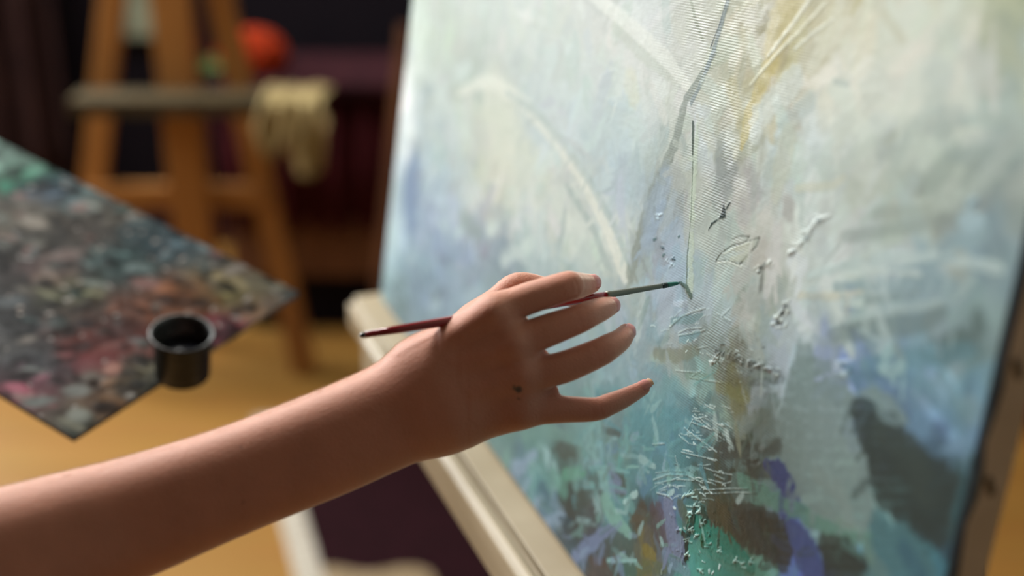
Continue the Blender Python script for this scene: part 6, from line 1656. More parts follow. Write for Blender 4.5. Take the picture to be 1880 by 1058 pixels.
PALETTE_GAIN = .42
pal = empty('palette', PO, 'rectangular palette crusted with dark, teal and pink oil paint, held out level', 'palette')
po = make_palette()
po.data.materials[0].node_tree.nodes['Principled BSDF'].inputs['Specular IOR Level'].default_value = .03
M['palette_wood'] = add_noise(mat('stained_palette_wood', (.07, .06, .05), .6), (.04, .045, .045), (.12, .08, .05), 30, bump=.3)
pb = box('board', (0, 0, -.005), (PLEN, PWID, .0003), M['palette_wood'], None, .0015)
for o in (po, pb):
    o.matrix_world = PMAT
    o.parent = pal
    o.matrix_parent_inverse = Matrix.Translation(pal.location).inverted()
cup = empty('palette_cup', PO, 'small round dark tin cup of oil standing on the palette', 'cup')
cu, cv = -0.0073, 0.1572
cupm = PMAT @ Matrix.Translation((cu, cv, .0006))
cup.location = cupm.translation
lathe('body', [(.0205, 0), (.0225, .002), (.0235, .038), (.0262, .041), (.0268, .043), (.026, .0445), (.0238, .0435), (.0225, .041), (.0215, .004), (.001, .003)],
      M['cup'], cup, 40, cupm)
o = lathe('oil', [(.0222, .024), (.0222, .0255)], M['cup_in'], cup, 40, cupm)
tag(o, 'dark oil inside the cup')

# ------------------------------------------------------------------ the arm and hand
# (x, y) are frame positions, d metres ahead; r is a radius in frame pixels at that distance
def J(x, y, d, r):
    p = P(x, y, d)
    return (p @ AX_R, p @ AX_F - EYE @ AX_F, (p - EYE) @ AX_U, r / FPX * d)


def arm_sections():
    S_ = [(-420, 1215, .700, 150), (-300, 1150, .715, 152), (-120, 1075, .745, 146), (45, 1018, .770, 131), (150, 982, .785, 121), (252, 948, .797, 112),
          (430, 882, .812, 100), (598, 816, .825, 98), (690, 776, .832, 97), (737, 754, .835, 99), (796, 727, .838, 104)]
    return S_


def spline(pts, per=5):
    p = np.array(pts, float)
    out = []
    for i in range(len(p) - 1):
        a, b, c, d = p[max(i - 1, 0)], p[i], p[i + 1], p[min(i + 2, len(p) - 1)]
        for k in range(per):
            t = k / per
            out.append(.5 * ((2 * b) + (c - a) * t + (2 * a - 5 * b + 4 * c - d) * t * t + (3 * b - a - 3 * c + d) * t ** 3))
    out.append(p[-1])
    return [tuple(q) for q in out]


lobes = {-1: [], 1: []}
S_ = spline(arm_sections())
for sgn in (-1, 1):
    for (x0, y0, d0, w0), (x1, y1, d1, w1) in zip(S_[:-1], S_[1:]):
        q = []
        for x, y, d, w in ((x0, y0, d0, w0), (x1, y1, d1, w1)):
            fl = .70
            off = sgn * w * (1 - fl)
            q.append(J(x + .36 * off, y + .93 * off, d, w * fl))
        lobes[sgn].append((q[0], q[1]))
# upper arm, going down and back to the shoulder of the painter on the left
upper = (J(-420, 1215, .700, 140), J(-560, 1500, .66, 165))
palm = [
    # wrist to hand back (dorsal side), four metacarpals
    (J(770, 668, .834, 42), J(905, 574, .826, 34), .010),
    (J(775, 700, .832, 42), J(941, 632, .827, 33), .010),
    (J(785, 740, .834, 44), J(957, 692, .830, 31), .010),
    (J(800, 775, .838, 42), J(955, 755, .835, 31), .010),
    # palm mass behind
    (J(800, 690, .848, 46), J(900, 612, .842, 40), .014),
    (J(810, 745, .850, 50), J(920, 700, .846, 46), .014),
    (J(820, 775, .850, 44), J(935, 745, .848, 38), .014),
    # thenar
    (J(800, 668, .848, 32), J(872, 596, .856, 32), .012),
]
tendons = [
    (J(800, 640, .8245, 9), J(905, 570, .8155, 9)),
    (J(800, 690, .8235, 8), J(941, 630, .8175, 9)),
    (J(805, 735, .8245, 7), J(957, 690, .8215, 9)),
]
knuckles = [J(908, 571, .8225, 24), J(943, 631, .8230, 24), J(960, 690, .8268, 22), J(957, 752, .8320, 21)]
webs = [(J(930, 600, .836, 22), J(956, 590, .838, 12)), (J(950, 660, .834, 22), J(994, 652, .838, 11)), (J(950, 720, .836, 24), J(1012, 718, .840, 12))]
fingers = {
    'index': [J(905, 573, .826, 33), J(968, 549, .829, 30), J(1036, 527, .833, 28), J(1048, 525, .838, 27), J(1066, 524, .852, 23), J(1085, 521, .865, 18)],
    'middle': [J(941, 632, .827, 33), J(1000, 609, .829, 31), J(1060, 587, .833, 27), J(1082, 577, .839, 25), J(1104, 568, .852, 22), J(1121, 562, .866, 17)],
    'ring': [J(957, 692, .830, 31), J(1030, 676, .832, 30), J(1095, 650, .836, 27), J(1117, 638, .841, 25), J(1138, 625, .852, 21), J(1150, 611, .866, 17)],
    'little': [J(955, 755, .835, 31), J(1020, 752, .838, 26), J(1090, 752, .843, 22), J(1118, 743, .847, 20.5), J(1146, 731, .855, 18), J(1180, 713, .866, 13.5)],
    'thumb': [J(818, 650, .850, 30), J(880, 582, .862, 30), J(915, 553, .866, 27), J(951, 526, .869, 26), J(1000, 531, .876, 22), J(1052, 545, .886, 19), J(1068, 549, .889, 15)],
}


def build_arm():
    vs = .00125
    lo = np.array([-.46, .58, -.34])
    hi = np.array([.105, .925, .04])
    allp = [q for a in lobes[-1] + lobes[1] + palm + [upper] for q in a[:2]] + [q for c in fingers.values() for q in c]
    lo = np.array([min(q[i] - q[3] for q in allp) for i in range(3)]) - .006
    hi = np.array([max(q[i] + q[3] for q in allp) for i in range(3)]) + .006
    n = np.ceil((hi - lo) / vs).astype(int) + 1
    ax = [lo[i] + vs * np.arange(n[i], dtype=np.float32) for i in range(3)]
    BIG = np.float32(.03)

    def cone(a, b, grow=.02):
        a = np.array(a, np.float32)
        b = np.array(b, np.float32)
        s = []
        for i in range(3):
            l = min(a[i] - a[3], b[i] - b[3]) - grow
            h = max(a[i] + a[3], b[i] + b[3]) + grow
            i0, i1 = np.searchsorted(ax[i], [l, h])
            s.append(slice(int(i0), int(i1)))
        X = ax[0][s[0]][:, None, None]
        Y = ax[1][s[1]][None, :, None]
        Z = ax[2][s[2]][None, None, :]
        d = b[:3] - a[:3]
        dd = float(d @ d) + 1e-12
        t = np.clip(((X - a[0]) * d[0] + (Y - a[1]) * d[1] + (Z - a[2]) * d[2]) / dd, 0, 1)
        D = np.sqrt((X - a[0] - t * d[0]) ** 2 + (Y - a[1] - t * d[1]) ** 2 + (Z - a[2] - t * d[2]) ** 2) - (a[3] + (b[3] - a[3]) * t)
        return tuple(s), D.astype(np.float32)

    def smin(a, b, k):
        h = np.clip(k - np.abs(a - b), 0, None) / k
        return np.minimum(a, b) - h * h * k * .25

    base = np.full(tuple(n), BIG, np.float32)
    other = np.full(tuple(n), BIG, np.float32)
    for tgt, sg in ((base, -1), (other, 1)):
        for a, b in lobes[sg]:
            s, D = cone(a, b, .03)
            tgt[s] = np.minimum(tgt[s], D)
    base = smin(base, other, .012)
    s, D = cone(upper[0], upper[1], .03)
    base[s] = smin(base[s], D, .03)
    hand = np.full(tuple(n), BIG, np.float32)
    for a, b, k in palm:
        s, D = cone(a, b, .03)
        hand[s] = smin(hand[s], D, k)
    base = smin(base, hand, .014)
    for a, b in webs:
        s, D = cone(a, b)
        base[s] = smin(base[s], D, .006)
    for a, b in tendons:
        s, D = cone(a, b)
        base[s] = smin(base[s], D, .007)
    for q in knuckles:
        s, D = cone(q, tuple(np.array(q) + np.array([1e-4, 0, 0, 0])))
        base[s] = smin(base[s], D, .008)
    total = base.copy()
    for name, ch in fingers.items():
        F = np.full(tuple(n), BIG, np.float32)
        ch = spline(ch, 4)
        for a, b in zip(ch[:-1], ch[1:]):
            s, D = cone(a, b)
            F[s] = np.minimum(F[s], D)
        # smooth join to the hand, plain union with the other fingers
        k = .010 if name == 'thumb' else .005
        near = F < BIG * .99
        if name == 'thumb':
            J_ = smin(base, F, k)
        else:
            J_ = smin(base, F, k)
        total = np.where(near, smin(total, J_, .0012), total)
        del F, J_
    f = total
    # --- surface nets
    ins = f < 0
    c = [n[i] - 1 for i in range(3)]
    cnt = np.zeros(c, np.int8)
    for dx in (0, 1):
        for dy in (0, 1):
            for dz in (0, 1):
                cnt += ins[dx:dx + c[0], dy:dy + c[1], dz:dz + c[2]]
    act = np.argwhere((cnt > 0) & (cnt < 8))
    ids = np.full(c, -1, np.int32)
    ids[act[:, 0], act[:, 1], act[:, 2]] = np.arange(len(act))
    acc = np.zeros((len(act), 3))
    num = np.zeros(len(act))
    corners = [(x, y, z) for x in (0, 1) for y in (0, 1) for z in (0, 1)]
    vals = {q: f[act[:, 0] + q[0], act[:, 1] + q[1], act[:, 2] + q[2]] for q in corners}
    for q in corners:
        for i in range(3):
            if q[i] == 0:
                q2 = tuple(q[j] + (1 if j == i else 0) for j in range(3))
                a, b = vals[q], vals[q2]
                m = (a < 0) != (b < 0)
                t = np.where(m, a / np.where(m, a - b, 1), 0)
                for j in range(3):
                    acc[:, j] += np.where(m, q[j] + (t if j == i else 0), 0)
                num += m
    Vc = act + acc / num[:, None]
    Q = []
    for i in range(3):
        j, k = (i + 1) % 3, (i + 2) % 3
        sl0 = [slice(None)] * 3
        sl1 = [slice(None)] * 3
        sl0[i] = slice(0, -1)
        sl1[i] = slice(1, None)
        e0, e1 = ins[tuple(sl0)], ins[tuple(sl1)]
        E = np.argwhere(e0 != e1)
        ok = (E[:, j] > 0) & (E[:, k] > 0) & (E[:, j] < c[j]) & (E[:, k] < c[k])
        E = E[ok]
        flip = e0[E[:, 0], E[:, 1], E[:, 2]]
        q = []
        for dj, dk in ((-1, -1), (0, -1), (0, 0), (-1, 0)):
            e = E.copy()
            e[:, j] += dj
            e[:, k] += dk
            q.append(ids[e[:, 0], e[:, 1], e[:, 2]])
        q = np.stack(q, 1)
        q[~flip] = q[~flip][:, ::-1]
        Q.append(q)
    Q = np.concatenate(Q)
    Q = Q[(Q >= 0).all(1)]
    Vc = lo + Vc * vs
    # a little Laplacian smoothing
    e = np.concatenate([Q[:, [0, 1]], Q[:, [1, 2]], Q[:, [2, 3]], Q[:, [3, 0]]])
    e = np.concatenate([e, e[:, ::-1]])
    deg = np.bincount(e[:, 0], minlength=len(Vc))[:, None]
    for it in range(4):
        A = np.stack([np.bincount(e[:, 0], weights=Vc[e[:, 1], i], minlength=len(Vc)) for i in range(3)], 1) / deg
        Vc = Vc + (A - Vc) * (.55 if it % 2 == 0 else -.57)
    # the row of knuckles is softened further
    msk = np.zeros(len(Vc))
    for q in knuckles:
        msk = np.maximum(msk, np.exp(-(np.linalg.norm(Vc - np.array(q[:3]), axis=1) / .017) ** 4))
    for it in range(40):
        A = np.stack([np.bincount(e[:, 0], weights=Vc[e[:, 1], i], minlength=len(Vc)) for i in range(3)], 1) / deg
        Vc = Vc + (A - Vc) * (.5 * msk)[:, None]
    return Vc, Q


def frame_xy(Vc):
    return 940 + FPX * Vc[:, 0] / Vc[:, 1], 529 - FPX * Vc[:, 2] / Vc[:, 1]


Vc, Qa = build_arm()
nrm = np.zeros_like(Vc)
fn = np.cross(Vc[Qa[:, 2]] - Vc[Qa[:, 0]], Vc[Qa[:, 3]] - Vc[Qa[:, 1]])
for i in range(4):
    for j in range(3):
        nrm[:, j] += np.bincount(Qa[:, i], weights=fn[:, j], minlength=len(Vc))
nrm /= np.linalg.norm(nrm, axis=1)[:, None] + 1e-12


def groove(a, b, w, depth):
    """a soft skin crease along the segment a-b (on the surface)"""
    a, b = np.array(a[:3]), np.array(b[:3])
    d = b - a
    t = np.clip(((Vc - a) @ d) / (d @ d), 0, 1)
    r = np.linalg.norm(Vc - a - t[:, None] * d, axis=1)
    return -depth * .6 * np.exp(-(r / w) ** 2)


disp = np.zeros(len(Vc))
# knuckle creases over the middle joints and the fold at the finger roots
for (x0, y0, d0, x1, y1, d1, w, dep) in (
        (1056, 508, .8255, 1062, 540, .8285, .0012, .0007), (1046, 505, .8235, 1050, 538, .826, .001, .0003), (1028, 508, .822, 1032, 540, .824, .001, .0003),
        (1056, 570, .8245, 1068, 600, .8265, .0012, .0004), (1070, 566, .829, 1082, 592, .831, .0012, .0004),
        (1088, 634, .828, 1098, 664, .829, .0012, .0004), (1104, 628, .8315, 1114, 656, .8325, .0012, .0004),
        (1086, 740, .8365, 1090, 764, .8365, .001, .0003), (1100, 738, .838, 1104, 760, .838, .001, .0003)):
    disp += groove(J(x0, y0, d0, 0), J(x1, y1, d1, 0), w, dep)
Vc = Vc + nrm * disp[:, None]
ptx, pty = frame_xy(Vc)
front = nrm[:, 1] < .1
col = np.tile(np.array([.54, .245, .165]), (len(Vc), 1))
tone = vnoise(Vc[:, 0] * 60, Vc[:, 2] * 60 + Vc[:, 1] * 40, 41) + .6 * vnoise(Vc[:, 0] * 180, Vc[:, 2] * 180, 42)
col *= (1 + .05 * tone)[:, None]
# redder over knuckles and finger ends
for name, ch in fingers.items():
    for qi, k in ((2, .35), (-1, .9), (-2, .4)):
        d = np.linalg.norm(Vc - np.array(ch[qi][:3]), axis=1)
        g = np.exp(-(d / .011) ** 2) * k
        col = col * (1 - g[:, None]) + np.array([.58, .18, .12]) * g[:, None]


def spot(x, y, r, c, k=1.0):
    global col
    d = np.hypot(ptx - x, (pty - y)) + 1.5 * vnoise(Vc[:, 0] * 700, Vc[:, 2] * 700, 43)
    g = np.clip((r + 1.5 - d) / 3, 0, 1) * front * k
    col = col * (1 - g[:, None]) + np.array(c) * g[:, None]


spot(952, 715, 6.5, (.045, .055, .06), .9)
spot(944, 712, 3.5, (.06, .07, .07), .8)
spot(953, 732, 1.5, (.05, .04, .04), .8)
spot(443, 822, 2.5, (.10, .04, .03), .7)
spot(448, 923, 2.5, (.10, .04, .03), .7)

skin = mat('skin', (.6, .3, .2), .6, Subsurface_Weight=.2, Subsurface_Scale=.006, Sheen_Weight=1.0, Sheen_Roughness=.3, Sheen_Tint=(1, .9, .76, 1))
N, L, B = nodes(skin)
B.inputs['Subsurface Radius'].default_value = (1.0, .35, .2)
at = N.new('ShaderNodeAttribute')
at.attribute_name = 'paint'
L.new(at.outputs['Color'], B.inputs['Base Color'])
tc = N.new('ShaderNodeTexCoord')
vo = N.new('ShaderNodeTexVoronoi')
vo.inputs['Scale'].default_value = 900
n1 = N.new('ShaderNodeTexNoise')
n1.inputs['Scale'].default_value = 260
n1.inputs['Detail'].default_value = 5
L.new(tc.outputs['Object'], vo.inputs['Vector'])
L.new(tc.outputs['Object'], n1.inputs['Vector'])
ad = N.new('ShaderNodeMath')
L.new(vo.outputs['Distance'], ad.inputs[0])
L.new(n1.outputs['Fac'], ad.inputs[1])
bp = N.new('ShaderNodeBump')
bp.inputs['Strength'].default_value = .5
bp.inputs['Distance'].default_value = .00035
L.new(ad.outputs[0], bp.inputs['Height'])
L.new(bp.outputs[0], B.inputs['Normal'])

BASIS = np.stack([AX_R, AX_F, AX_U], 0)
Vw = EYE + Vc @ BASIS
if np.linalg.det(BASIS) < 0:
    Qa = Qa[:, ::-1]
person = empty('person', Vw[np.argmin(Vc[:, 0])], 'bare right arm and hand of a person painting with a thin red brush', 'person')
body = big_mesh('body', Vw, Qa, skin)
body.parent = person
body.matrix_parent_inverse = Matrix.Translation(person.location).inverted()
set_attr(body, 'paint', np.clip(col, 0, 1))

# sleeve end on the upper arm, below and left of the view
a0 = P(-500, 1370, .675)
a1 = P(-620, 1620, .64)
lathe('sleeve', [(.049, 0), (.051, .004), (.054, .05), (.058, .12), (.055, .125), (.047, .06), (.045, .002)], M['sleeve'], person, 40,
      axis_matrix(a0, a1 - a0), close=False)


# fingernails: small curved plates lying on the finger ends
def nail(centre, along, normal, length, width, m=None, tip=True):
    z = Vector(normal).normalized()
    x = Vector(along)
    x = (x - z * x.dot(z)).normalized()
    y = z.cross(x)
    v, f = [], []
    nu, nv = 9, 9
    for i in range(nu):
        for j in range(nv):
            u = -1 + 2 * i / (nu - 1)
            w = -1 + 2 * j / (nv - 1)
            uu = u * length / 2
            rad = (1 - .35 * max(0, abs(u) - .45) ** 1.5)
            ww = w * width / 2 * rad
            hz = -(w * w) * width * .20 - (u * u) * length * .05 + .0003
            v.append(Vector(centre) + x * uu + y * ww + z * hz)
    for i in range(nu - 1):
        for j in range(nv - 1):
            k = i * nv + j
            f.append((k, k + 1, k + nv + 1, k + nv))
    o = mesh_obj('fingernail', v, f, m or M['nail'], person, smooth=True)
    md_ = o.modifiers.new('thickness', 'SOLIDIFY')
    md_.thickness = .0004
    md_.offset = 0
    return o


def W(x, y, d):
    return Vector(P(x, y, d))


def dirv(x, y, z):
    """direction from right, up and towards-the-viewer components"""
    return Vector(AX_R * x + AX_U * y - AX_F * z)


def nail_on(finger, hint, length, width, back=.3, r_add=.0000):
    a, b = fingers[finger][-2], fingers[finger][-1]
    to_w = lambda q: Vector(EYE + np.array(q[:3]) @ BASIS)
    A, Bp = to_w(a), to_w(b)
    along = (Bp - A).normalized()
    n_ = Vector(hint)
    n_ = (n_ - along * n_.dot(along)).normalized()
    f_ = length * back / (Bp - A).length
    rr_ = b[3] + (a[3] - b[3]) * f_
    c_ = Bp - along * length * back + n_ * (rr_ + r_add)
    return nail(c_, along, n_, length, width), c_, along, n_


nail_on('index', dirv(.85, .40, .55), .0105, .0088)
nail_on('middle', dirv(.85, .30, .55), .0105, .0088)
nail_on('ring', dirv(.75, .55, .35), .0105, .0085)
_, c_, al_, n_ = nail_on('little', dirv(.15, .6, .8), .0095, .0068, .1)
tip = nail(c_ + al_ * .0056 - n_ * .0004, al_, n_, .0030, .0052, M['nail_tip'])
tag(tip, 'pale free edge of the little fingernail')

# fine down on the forearm, lit along its upper rim
hv, hf = [], []
sel = np.where((Vc[:, 0] < -.045) & (Vc[:, 0] > -.36) & (nrm[:, 2] > .62) & (nrm[:, 1] > -.45))[0]
pick = rng.choice(sel, 8000, replace=True)
armdir = np.array(J(796, 727, .838, 0)[:3]) - np.array(J(45, 1018, .77, 0)[:3])
armdir /= np.linalg.norm(armdir)
for q in pick:
    p, n_ = Vc[q], nrm[q]
    t = armdir - n_ * (armdir @ n_)
    t /= np.linalg.norm(t)
    side = np.cross(n_, t)
    t = t + side * rng.normal(0, .25) + n_ * rng.uniform(.10, .38)
    t /= np.linalg.norm(t)
    Ln = rng.uniform(.0022, .0058)
    w = .00002
    k = len(hv)
    for s_, ww, lift in ((0, 1, 0), (.5, .8, .03), (1.0, .25, -.06)):
        c_ = p + t * Ln * s_ + n_ * Ln * lift
        for an in (0, 2.094, 4.189):
            hv.append(EYE + (c_ + (side * math.cos(an) + n_ * math.sin(an)) * w * ww) @ BASIS)
    for r_ in (0, 3):
        for i in range(3):
            hf.append((k + r_ + i, k + r_ + (i + 1) % 3, k + r_ + 3 + (i + 1) % 3, k + r_ + 3 + i))
ho = mesh_obj('arm_hair', hv, hf, M['hair'], person)
tag(ho, 'fine pale hair along the forearm', kind='stuff')

# ------------------------------------------------------------------ the brush
b0, b1 = P(660, 616.5, .800), P(1249, 519.5, .8985)
bd = b1 - b0
bl = float(np.linalg.norm(bd))
brush = empty('paintbrush', b0, 'thin paintbrush with red handle and grey ferrule held between the fingers', 'paintbrush')
bm = axis_matrix(b0, bd)


def bpos(px):
    # distance along the brush of frame column px
    lo_, hi_ = 0.0, bl
    for _ in range(40):
        mid = (lo_ + hi_) / 2
        q = b0 + bd / bl * mid - EYE
        if 940 + FPX * (q @ AX_R) / (q @ AX_F) < px:
            lo_ = mid
        else:
            hi_ = mid
    return lo_


t1, t2, t3 = bpos(669), bpos(1115), bpos(1213)
lathe('handle', [(.0018, t1), (.0024, t1 + .02), (.0029, t1 + .06), (.0030, t1 + .1), (.0025, t2 - .01), (.0021, t2)], M['red_lacquer'], brush, 24, bm)
lathe('end_cap', [(.0006, 0), (.0013, .0006), (.0017, .002), (.0018, t1)], M['black_lacquer'], brush, 24, bm)
lathe('ferrule', [(.0023, t2 - .001), (.0025, t2), (.0025, t2 + .002), (.0022, t2 + .003), (.0023, t2 + .005), (.0021, t2 + .006), (.0016, t3 - .001), (.0015, t3 + .001)], M['ferrule'], brush, 24, bm)
lathe('bristles', [(.0014, t3), (.0018, t3 + .002), (.0018, t3 + .004), (.0014, t3 + .006), (.0009, bl - .0028)], M['bristle'], brush, 20, bm)
o = lathe('paint_tip', [(.0017, t3 + .0042), (.0017, t3 + .0055), (.0012, bl - .003), (.0003, bl)], M['teal_paint'], brush, 20, bm)
tag(o, 'wet teal paint on the bristles')

# ------------------------------------------------------------------ far easel
EY = 3.05
fe = empty('easel', (float(on_y(345, 350, EY)[0]), EY, 0), 'orange oak A-frame easel standing empty across the room, with a ledge and crossbar', 'easel')


def leg_line(x0, y0, x1, y1, Y, z_top, z_bot):
    a, b = on_y(x0, y0, Y), on_y(x1, y1, Y)
    d = (b - a) / (b[2] - a[2])
    return a + d * (z_bot - a[2]), a + d * (z_top - a[2])


a, b = leg_line(207, 0, 177, 290, EY, 1.75, 0)
beam('leg', a, b, .055, .03, M['oak'], fe, up=(0, 1, 0))
a, b = leg_line(405, 0, 541, 600, EY, 1.75, 0)
beam('leg', a, b, .058, .03, M['oak'], fe, up=(0, 1, 0))
a, b = leg_line(313, 0, 350, 380, EY - .03, 1.95, .18)
beam('mast', a, b, .085, .028, M['oak'], fe, up=(0, 1, 0))
a, b = on_y(168, 360, EY - .01), on_y(492, 360, EY - .01)
beam('crossbar', a, b, .03, .055, M['oak'], fe)
a, b = on_y(138, 188, EY - .09), on_y(592, 188, EY - .09)
b[2] = a[2]
tray = beam('ledge', a, b, .10, .035, M['grey_oak'], fe)
rl = beam('rear_leg', (float(on_y(345, 350, EY)[0]), EY + .17, .0), (float(on_y(320, 0, EY)[0]), EY + .04, 1.6), .04, .03, M['oak'], fe, up=(0, 1, 0))
tz = float(a[2]) + .0175
ty = EY - .09

# rag over the ledge end
def hanging_cloth(name, x0, x1, ytop, ztop, drops, m, label, cat):
    nu, nvv = 40, 30
    v, f = [], []
    for i in range(nu):
        u = i / (nu - 1)
        x = x0 + (x1 - x0) * u
        drop = np.interp(u, np.linspace(0, 1, len(drops)), drops)
        for j in range(nvv):
            t = j / (nvv - 1)
            if t < .25:
                y = ytop + .06 - .115 * (t / .25)
                z = ztop + .004 + .003 * math.sin(u * 18)
            else:
                s = (t - .25) / .75
                y = ytop - .062 - .012 * math.sin(u * 20 + s) - .01 * s
                z = ztop - drop * s
            v.append((x + .008 * math.sin(t * 7 + u * 9), y, z))
    for i in range(nu - 1):
        for j in range(nvv - 1):
            k = i * nvv + j
            f.append((k, k + 1, k + nvv + 1, k + nvv))
    o = mesh_obj(name, v, f, m, smooth=True)
    o.modifiers.new('thickness', 'SOLIDIFY').thickness = .003
    return tag(o, label, cat)


xa, xb = float(on_y(482, 188, ty)[0]), float(on_y(602, 188, ty)[0])
hanging_cloth('rag', xa, xb, ty, tz, [.10, .13, .10, .09, .155, .165, .15, .05], M['rag'],
              'beige rag hanging over the right end of the far easel ledge', 'cloth')

# sideboard draped in dark red behind, and the flowers on it
SY = 3.27
z_top = float(on_y(650, 152, SY)[2])
x0, x1 = float(on_y(388, 152, SY)[0]), float(on_y(840, 152, SY)[0])
sb = empty('sideboard', ((x0 + x1) / 2, SY + .15, 0), 'low sideboard draped in dark red cloth behind the far easel', 'sideboard')
box('top', (x0, SY - .02, z_top - .03), (x1 + .02, SY + .32, z_top), M['maroon'], sb, .006)
v, f = [], []
nu = 90
for i in range(nu):
    u = i / (nu - 1)
    x = x0 + (x1 - x0) * u
    y = SY + .01 + .012 * math.sin(u * 60) + .006 * math.sin(u * 37)
    v += [(x, y, z_top - .02), (x, y - .01, .42), (x, y + .006, .27)]
for i in range(nu - 1):
    for j in range(2):
        k = 3 * i + j
        f.append((k, k + 1, k + 4, k + 3))
o = mesh_obj('drape', v, f, M['maroon2'], sb, smooth=True)
o.modifiers.new('thickness', 'SOLIDIFY').thickness = .004
box('apron', (x0 + .01, SY + .02, .15), (x1 - .01, SY + .31, .30), M['dark_oak'], sb, .004)
box('plinth', (x0 + .03, SY + .05, 0), (x1 - .03, SY + .31, .16), M['wall'], sb, .004)

tzz = z_top
FY = SY + .13
fc = on_y(462, 104, FY)
fl = empty('flower_bunch', (float(fc[0]), FY, tzz), 'round bunch of red orange flowers over green leaves, lying on the sideboard', 'flowers')
hgt = float(fc[2]) - tzz
v, f = [], []
for k in range(26):
    an = k * 2.4
    rr = .035 + .045 * ((k * 7) % 5) / 5
    c0_ = Vector((float(fc[0]) - .03, FY - .03, tzz + .006))
    tipp = c0_ + Vector((math.cos(an) * rr * 1.5, math.sin(an) * rr * 1.2, .004 + .008 * (k % 3)))
    sd = Vector((-math.sin(an), math.cos(an), 0)) * .014
    md = (c0_ + tipp) / 2 + Vector((0, 0, .018))
    q = len(v)
    v += [c0_, md + sd, tipp, md - sd]
    f.append((q, q + 1, q + 2, q + 3))
o = mesh_obj('leaves', v, f, M['leaf'], fl)
o.modifiers.new('thickness', 'SOLIDIFY').thickness = .001
# bloom: a ball of overlapping petals
v, f = [], []
for k in range(150):
    ph = math.acos(1 - 2 * (k + .5) / 150)
    th = k * 2.39996
    n_ = Vector((math.sin(ph) * math.cos(th), math.sin(ph) * math.sin(th), math.cos(ph)))
    c_ = Vector((float(fc[0]), FY, float(fc[2]))) + Vector((n_.x * .078, n_.y * .075, n_.z * .058))
    x_ = n_.orthogonal().normalized()
    y_ = n_.cross(x_)
    q = len(v)
    v.append(c_ - n_ * .004)
    for j in range(6):
        a_ = j * math.pi / 3 + k
        v.append(c_ + (x_ * math.cos(a_) + y_ * math.sin(a_)) * .017 + n_ * .008)
    for j in range(6):
        f.append((q, q + 1 + j, q + 1 + (j + 1) % 6))
o = mesh_obj('blooms', v, f, M['red'], fl)
o.modifiers.new('thickness', 'SOLIDIFY').thickness = .001

# pale panel on the back wall between the easel's leg and mast
pc0, pc1 = on_y(222, 70, RY1 - .02), on_y(288, -60, RY1 - .02)
pic = empty('wall_panel', ((pc0[0] + pc1[0]) / 2, RY1 - .01, float(pc0[2])), 'pale grey green panel on the dark wall, seen between leg and mast of the far easel', 'picture')
box('panel', (float(pc0[0]), RY1 - .022, float(pc0[2])), (float(pc1[0]), RY1 - .004, float(pc1[2])), M['panel'], pic, .003)

# brown curtain beside the window
v, f = [], []
nu = 120
for i in range(nu):
    u = i / (nu - 1)
    x = WIN[1] - .08 + (float(on_y(112, 100, 3.8)[0]) - WIN[1] + .08) * u
    for j in range(12):
        t = j / 11
        v.append((x, 3.80 + .035 * math.sin(u * 48 + .4 * math.sin(t * 3)) + .012 * math.sin(u * 90),   .03 + t * 3.45))
for i in range(nu - 1):
    for j in range(11):
        k = i * 12 + j
        f.append((k, k + 1, k + 13, k + 12))
o = mesh_obj('curtain', v, f, M['curtain'], smooth=True)
o.modifiers.new('thickness', 'SOLIDIFY').thickness = .004
tag(o, 'dark brown pleated curtain hanging beside the window at the far left', 'curtain')

# brown slat leaning at the left edge of the painting
a, b = on_y(739, 60, 3.12), on_y(716, 330, 3.12)
d_ = (b - a) / (b[2] - a[2])
lo_ = a + d_ * (0.0 - a[2])
sl = beam('wooden_slat', (float(lo_[0]), 3.05, 0.002), (float(a[0]), 3.20, float(a[2])),   .028, .022, M['dark_oak'], None, up=(0, 1, 0))
tag(sl, 'brown wooden slat standing on the floor just beyond the left edge of the painting', 'slat')

# dark rug with a pale border on the floor below the arm
c1, c2 = on_z(536, 949, 0), on_z(567, 1058, 0)
du = (c2 - c1) / np.linalg.norm(c2 - c1)       # along the pale border, towards the viewer
dv = np.array([-du[1], du[0], 0])
if dv[0] < 0:
    dv = -dv
rm = Matrix(((du[0], dv[0], 0, c1[0]), (du[1], dv[1], 0, c1[1]), (0, 0, 1, 0), (0, 0, 0, 1)))
rug = empty('rug', (float(c1[0]), float(c1[1]), 0), 'dark maroon rug with a pale cream border on the wooden floor', 'rug')


def rbox(name, lo, hi, m, bev=.002):
    o = box(name, lo, hi, m, None, bev)
    o.matrix_world = rm
    o.parent = rug
    o.matrix_parent_inverse = Matrix.Translation(rug.location).inverted()
    return o


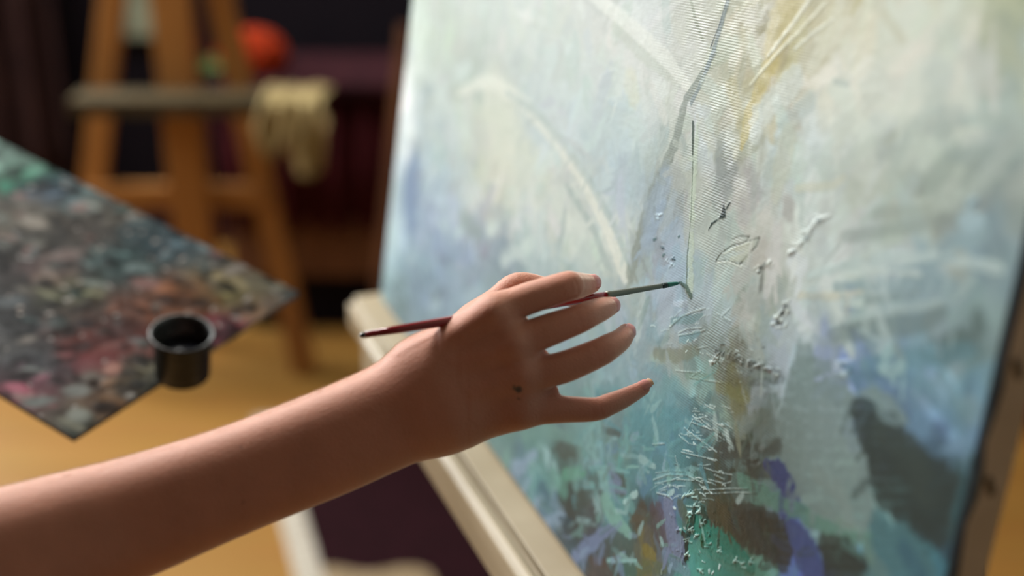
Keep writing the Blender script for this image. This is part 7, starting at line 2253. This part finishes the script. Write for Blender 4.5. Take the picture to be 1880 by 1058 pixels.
M['cream_wool'] = add_noise(mat('cream_wool', (.6, .56, .48), .95, spec=.1), (.30, .27, .22), (.40, .37, .31), 60, bump=.5)
M['maroon_wool'] = add_noise(mat('maroon_wool', (.03, .008, .012), .95, spec=.05), (.010, .003, .004), (.016, .004, .006), 60, bump=.5)
M['tan_wool'] = add_noise(mat('tan_wool', (.3, .22, .13), .95, spec=.1), (.17, .125, .07), (.24, .18, .11), 60, bump=.5)
RL0, RL1, RW = -.42, 1.0, .95
rbox('field', (RL0 + .05, .026, 0), (RL1 - .05, RW - .05, .009), M['maroon_wool'])
rbox('border', (RL0, -.026, 0), (RL1, .026, .014), M['cream_wool'], .006)
rbox('border', (RL0, RW - .05, 0), (RL1, RW, .012), M['cream_wool'])
rbox('border', (RL0, .026, 0), (RL0 + .05, RW - .05, .010), M['maroon_wool'])
rbox('border', (RL1 - .05, .026, 0), (RL1, RW - .05, .012), M['cream_wool'])
mc = on_z(668, 1092, .01)
v, f = [(float(mc[0]), float(mc[1]), .0125)], []
for i in range(40):
    an = 2 * math.pi * i / 40
    rr_ = .16 * (1 + .12 * math.cos(6 * an))
    v.append((float(mc[0]) + rr_ * math.cos(an) * 1.1, float(mc[1]) - .07 + rr_ * math.sin(an), .0105))
    f.append((0, i + 1, (i + 1) % 40 + 1))
md = mesh_obj('medallion', v, f, M['tan_wool'], rug)
md.modifiers.new('thickness', 'SOLIDIFY').thickness = .002

# maroon pouf at the far right, just past the near edge of the painting
pf = on_z(1905, 868, 0)
pouf = empty('pouf', (float(pf[0]) + .26, float(pf[1]) + .3, 0), 'dark red round pouf on the floor past the near edge of the painting', 'pouf')
pm = Matrix.Translation(pouf.location)
M['pouf'] = add_noise(mat('red_pouf_cloth', (.16, .012, .01), .85), (.13, .01, .008), (.2, .018, .014), 30, bump=.3)
lathe('cushion', [(.25, .02), (.30, .05), (.33, .15), (.33, .28), (.29, .37), (.20, .40), (.02, .405)], M['pouf'], pouf, 48, pm)
lathe('base', [(.24, 0), (.245, .005), (.245, .022), (.24, .025)], M['oak'], pouf, 48, pm)
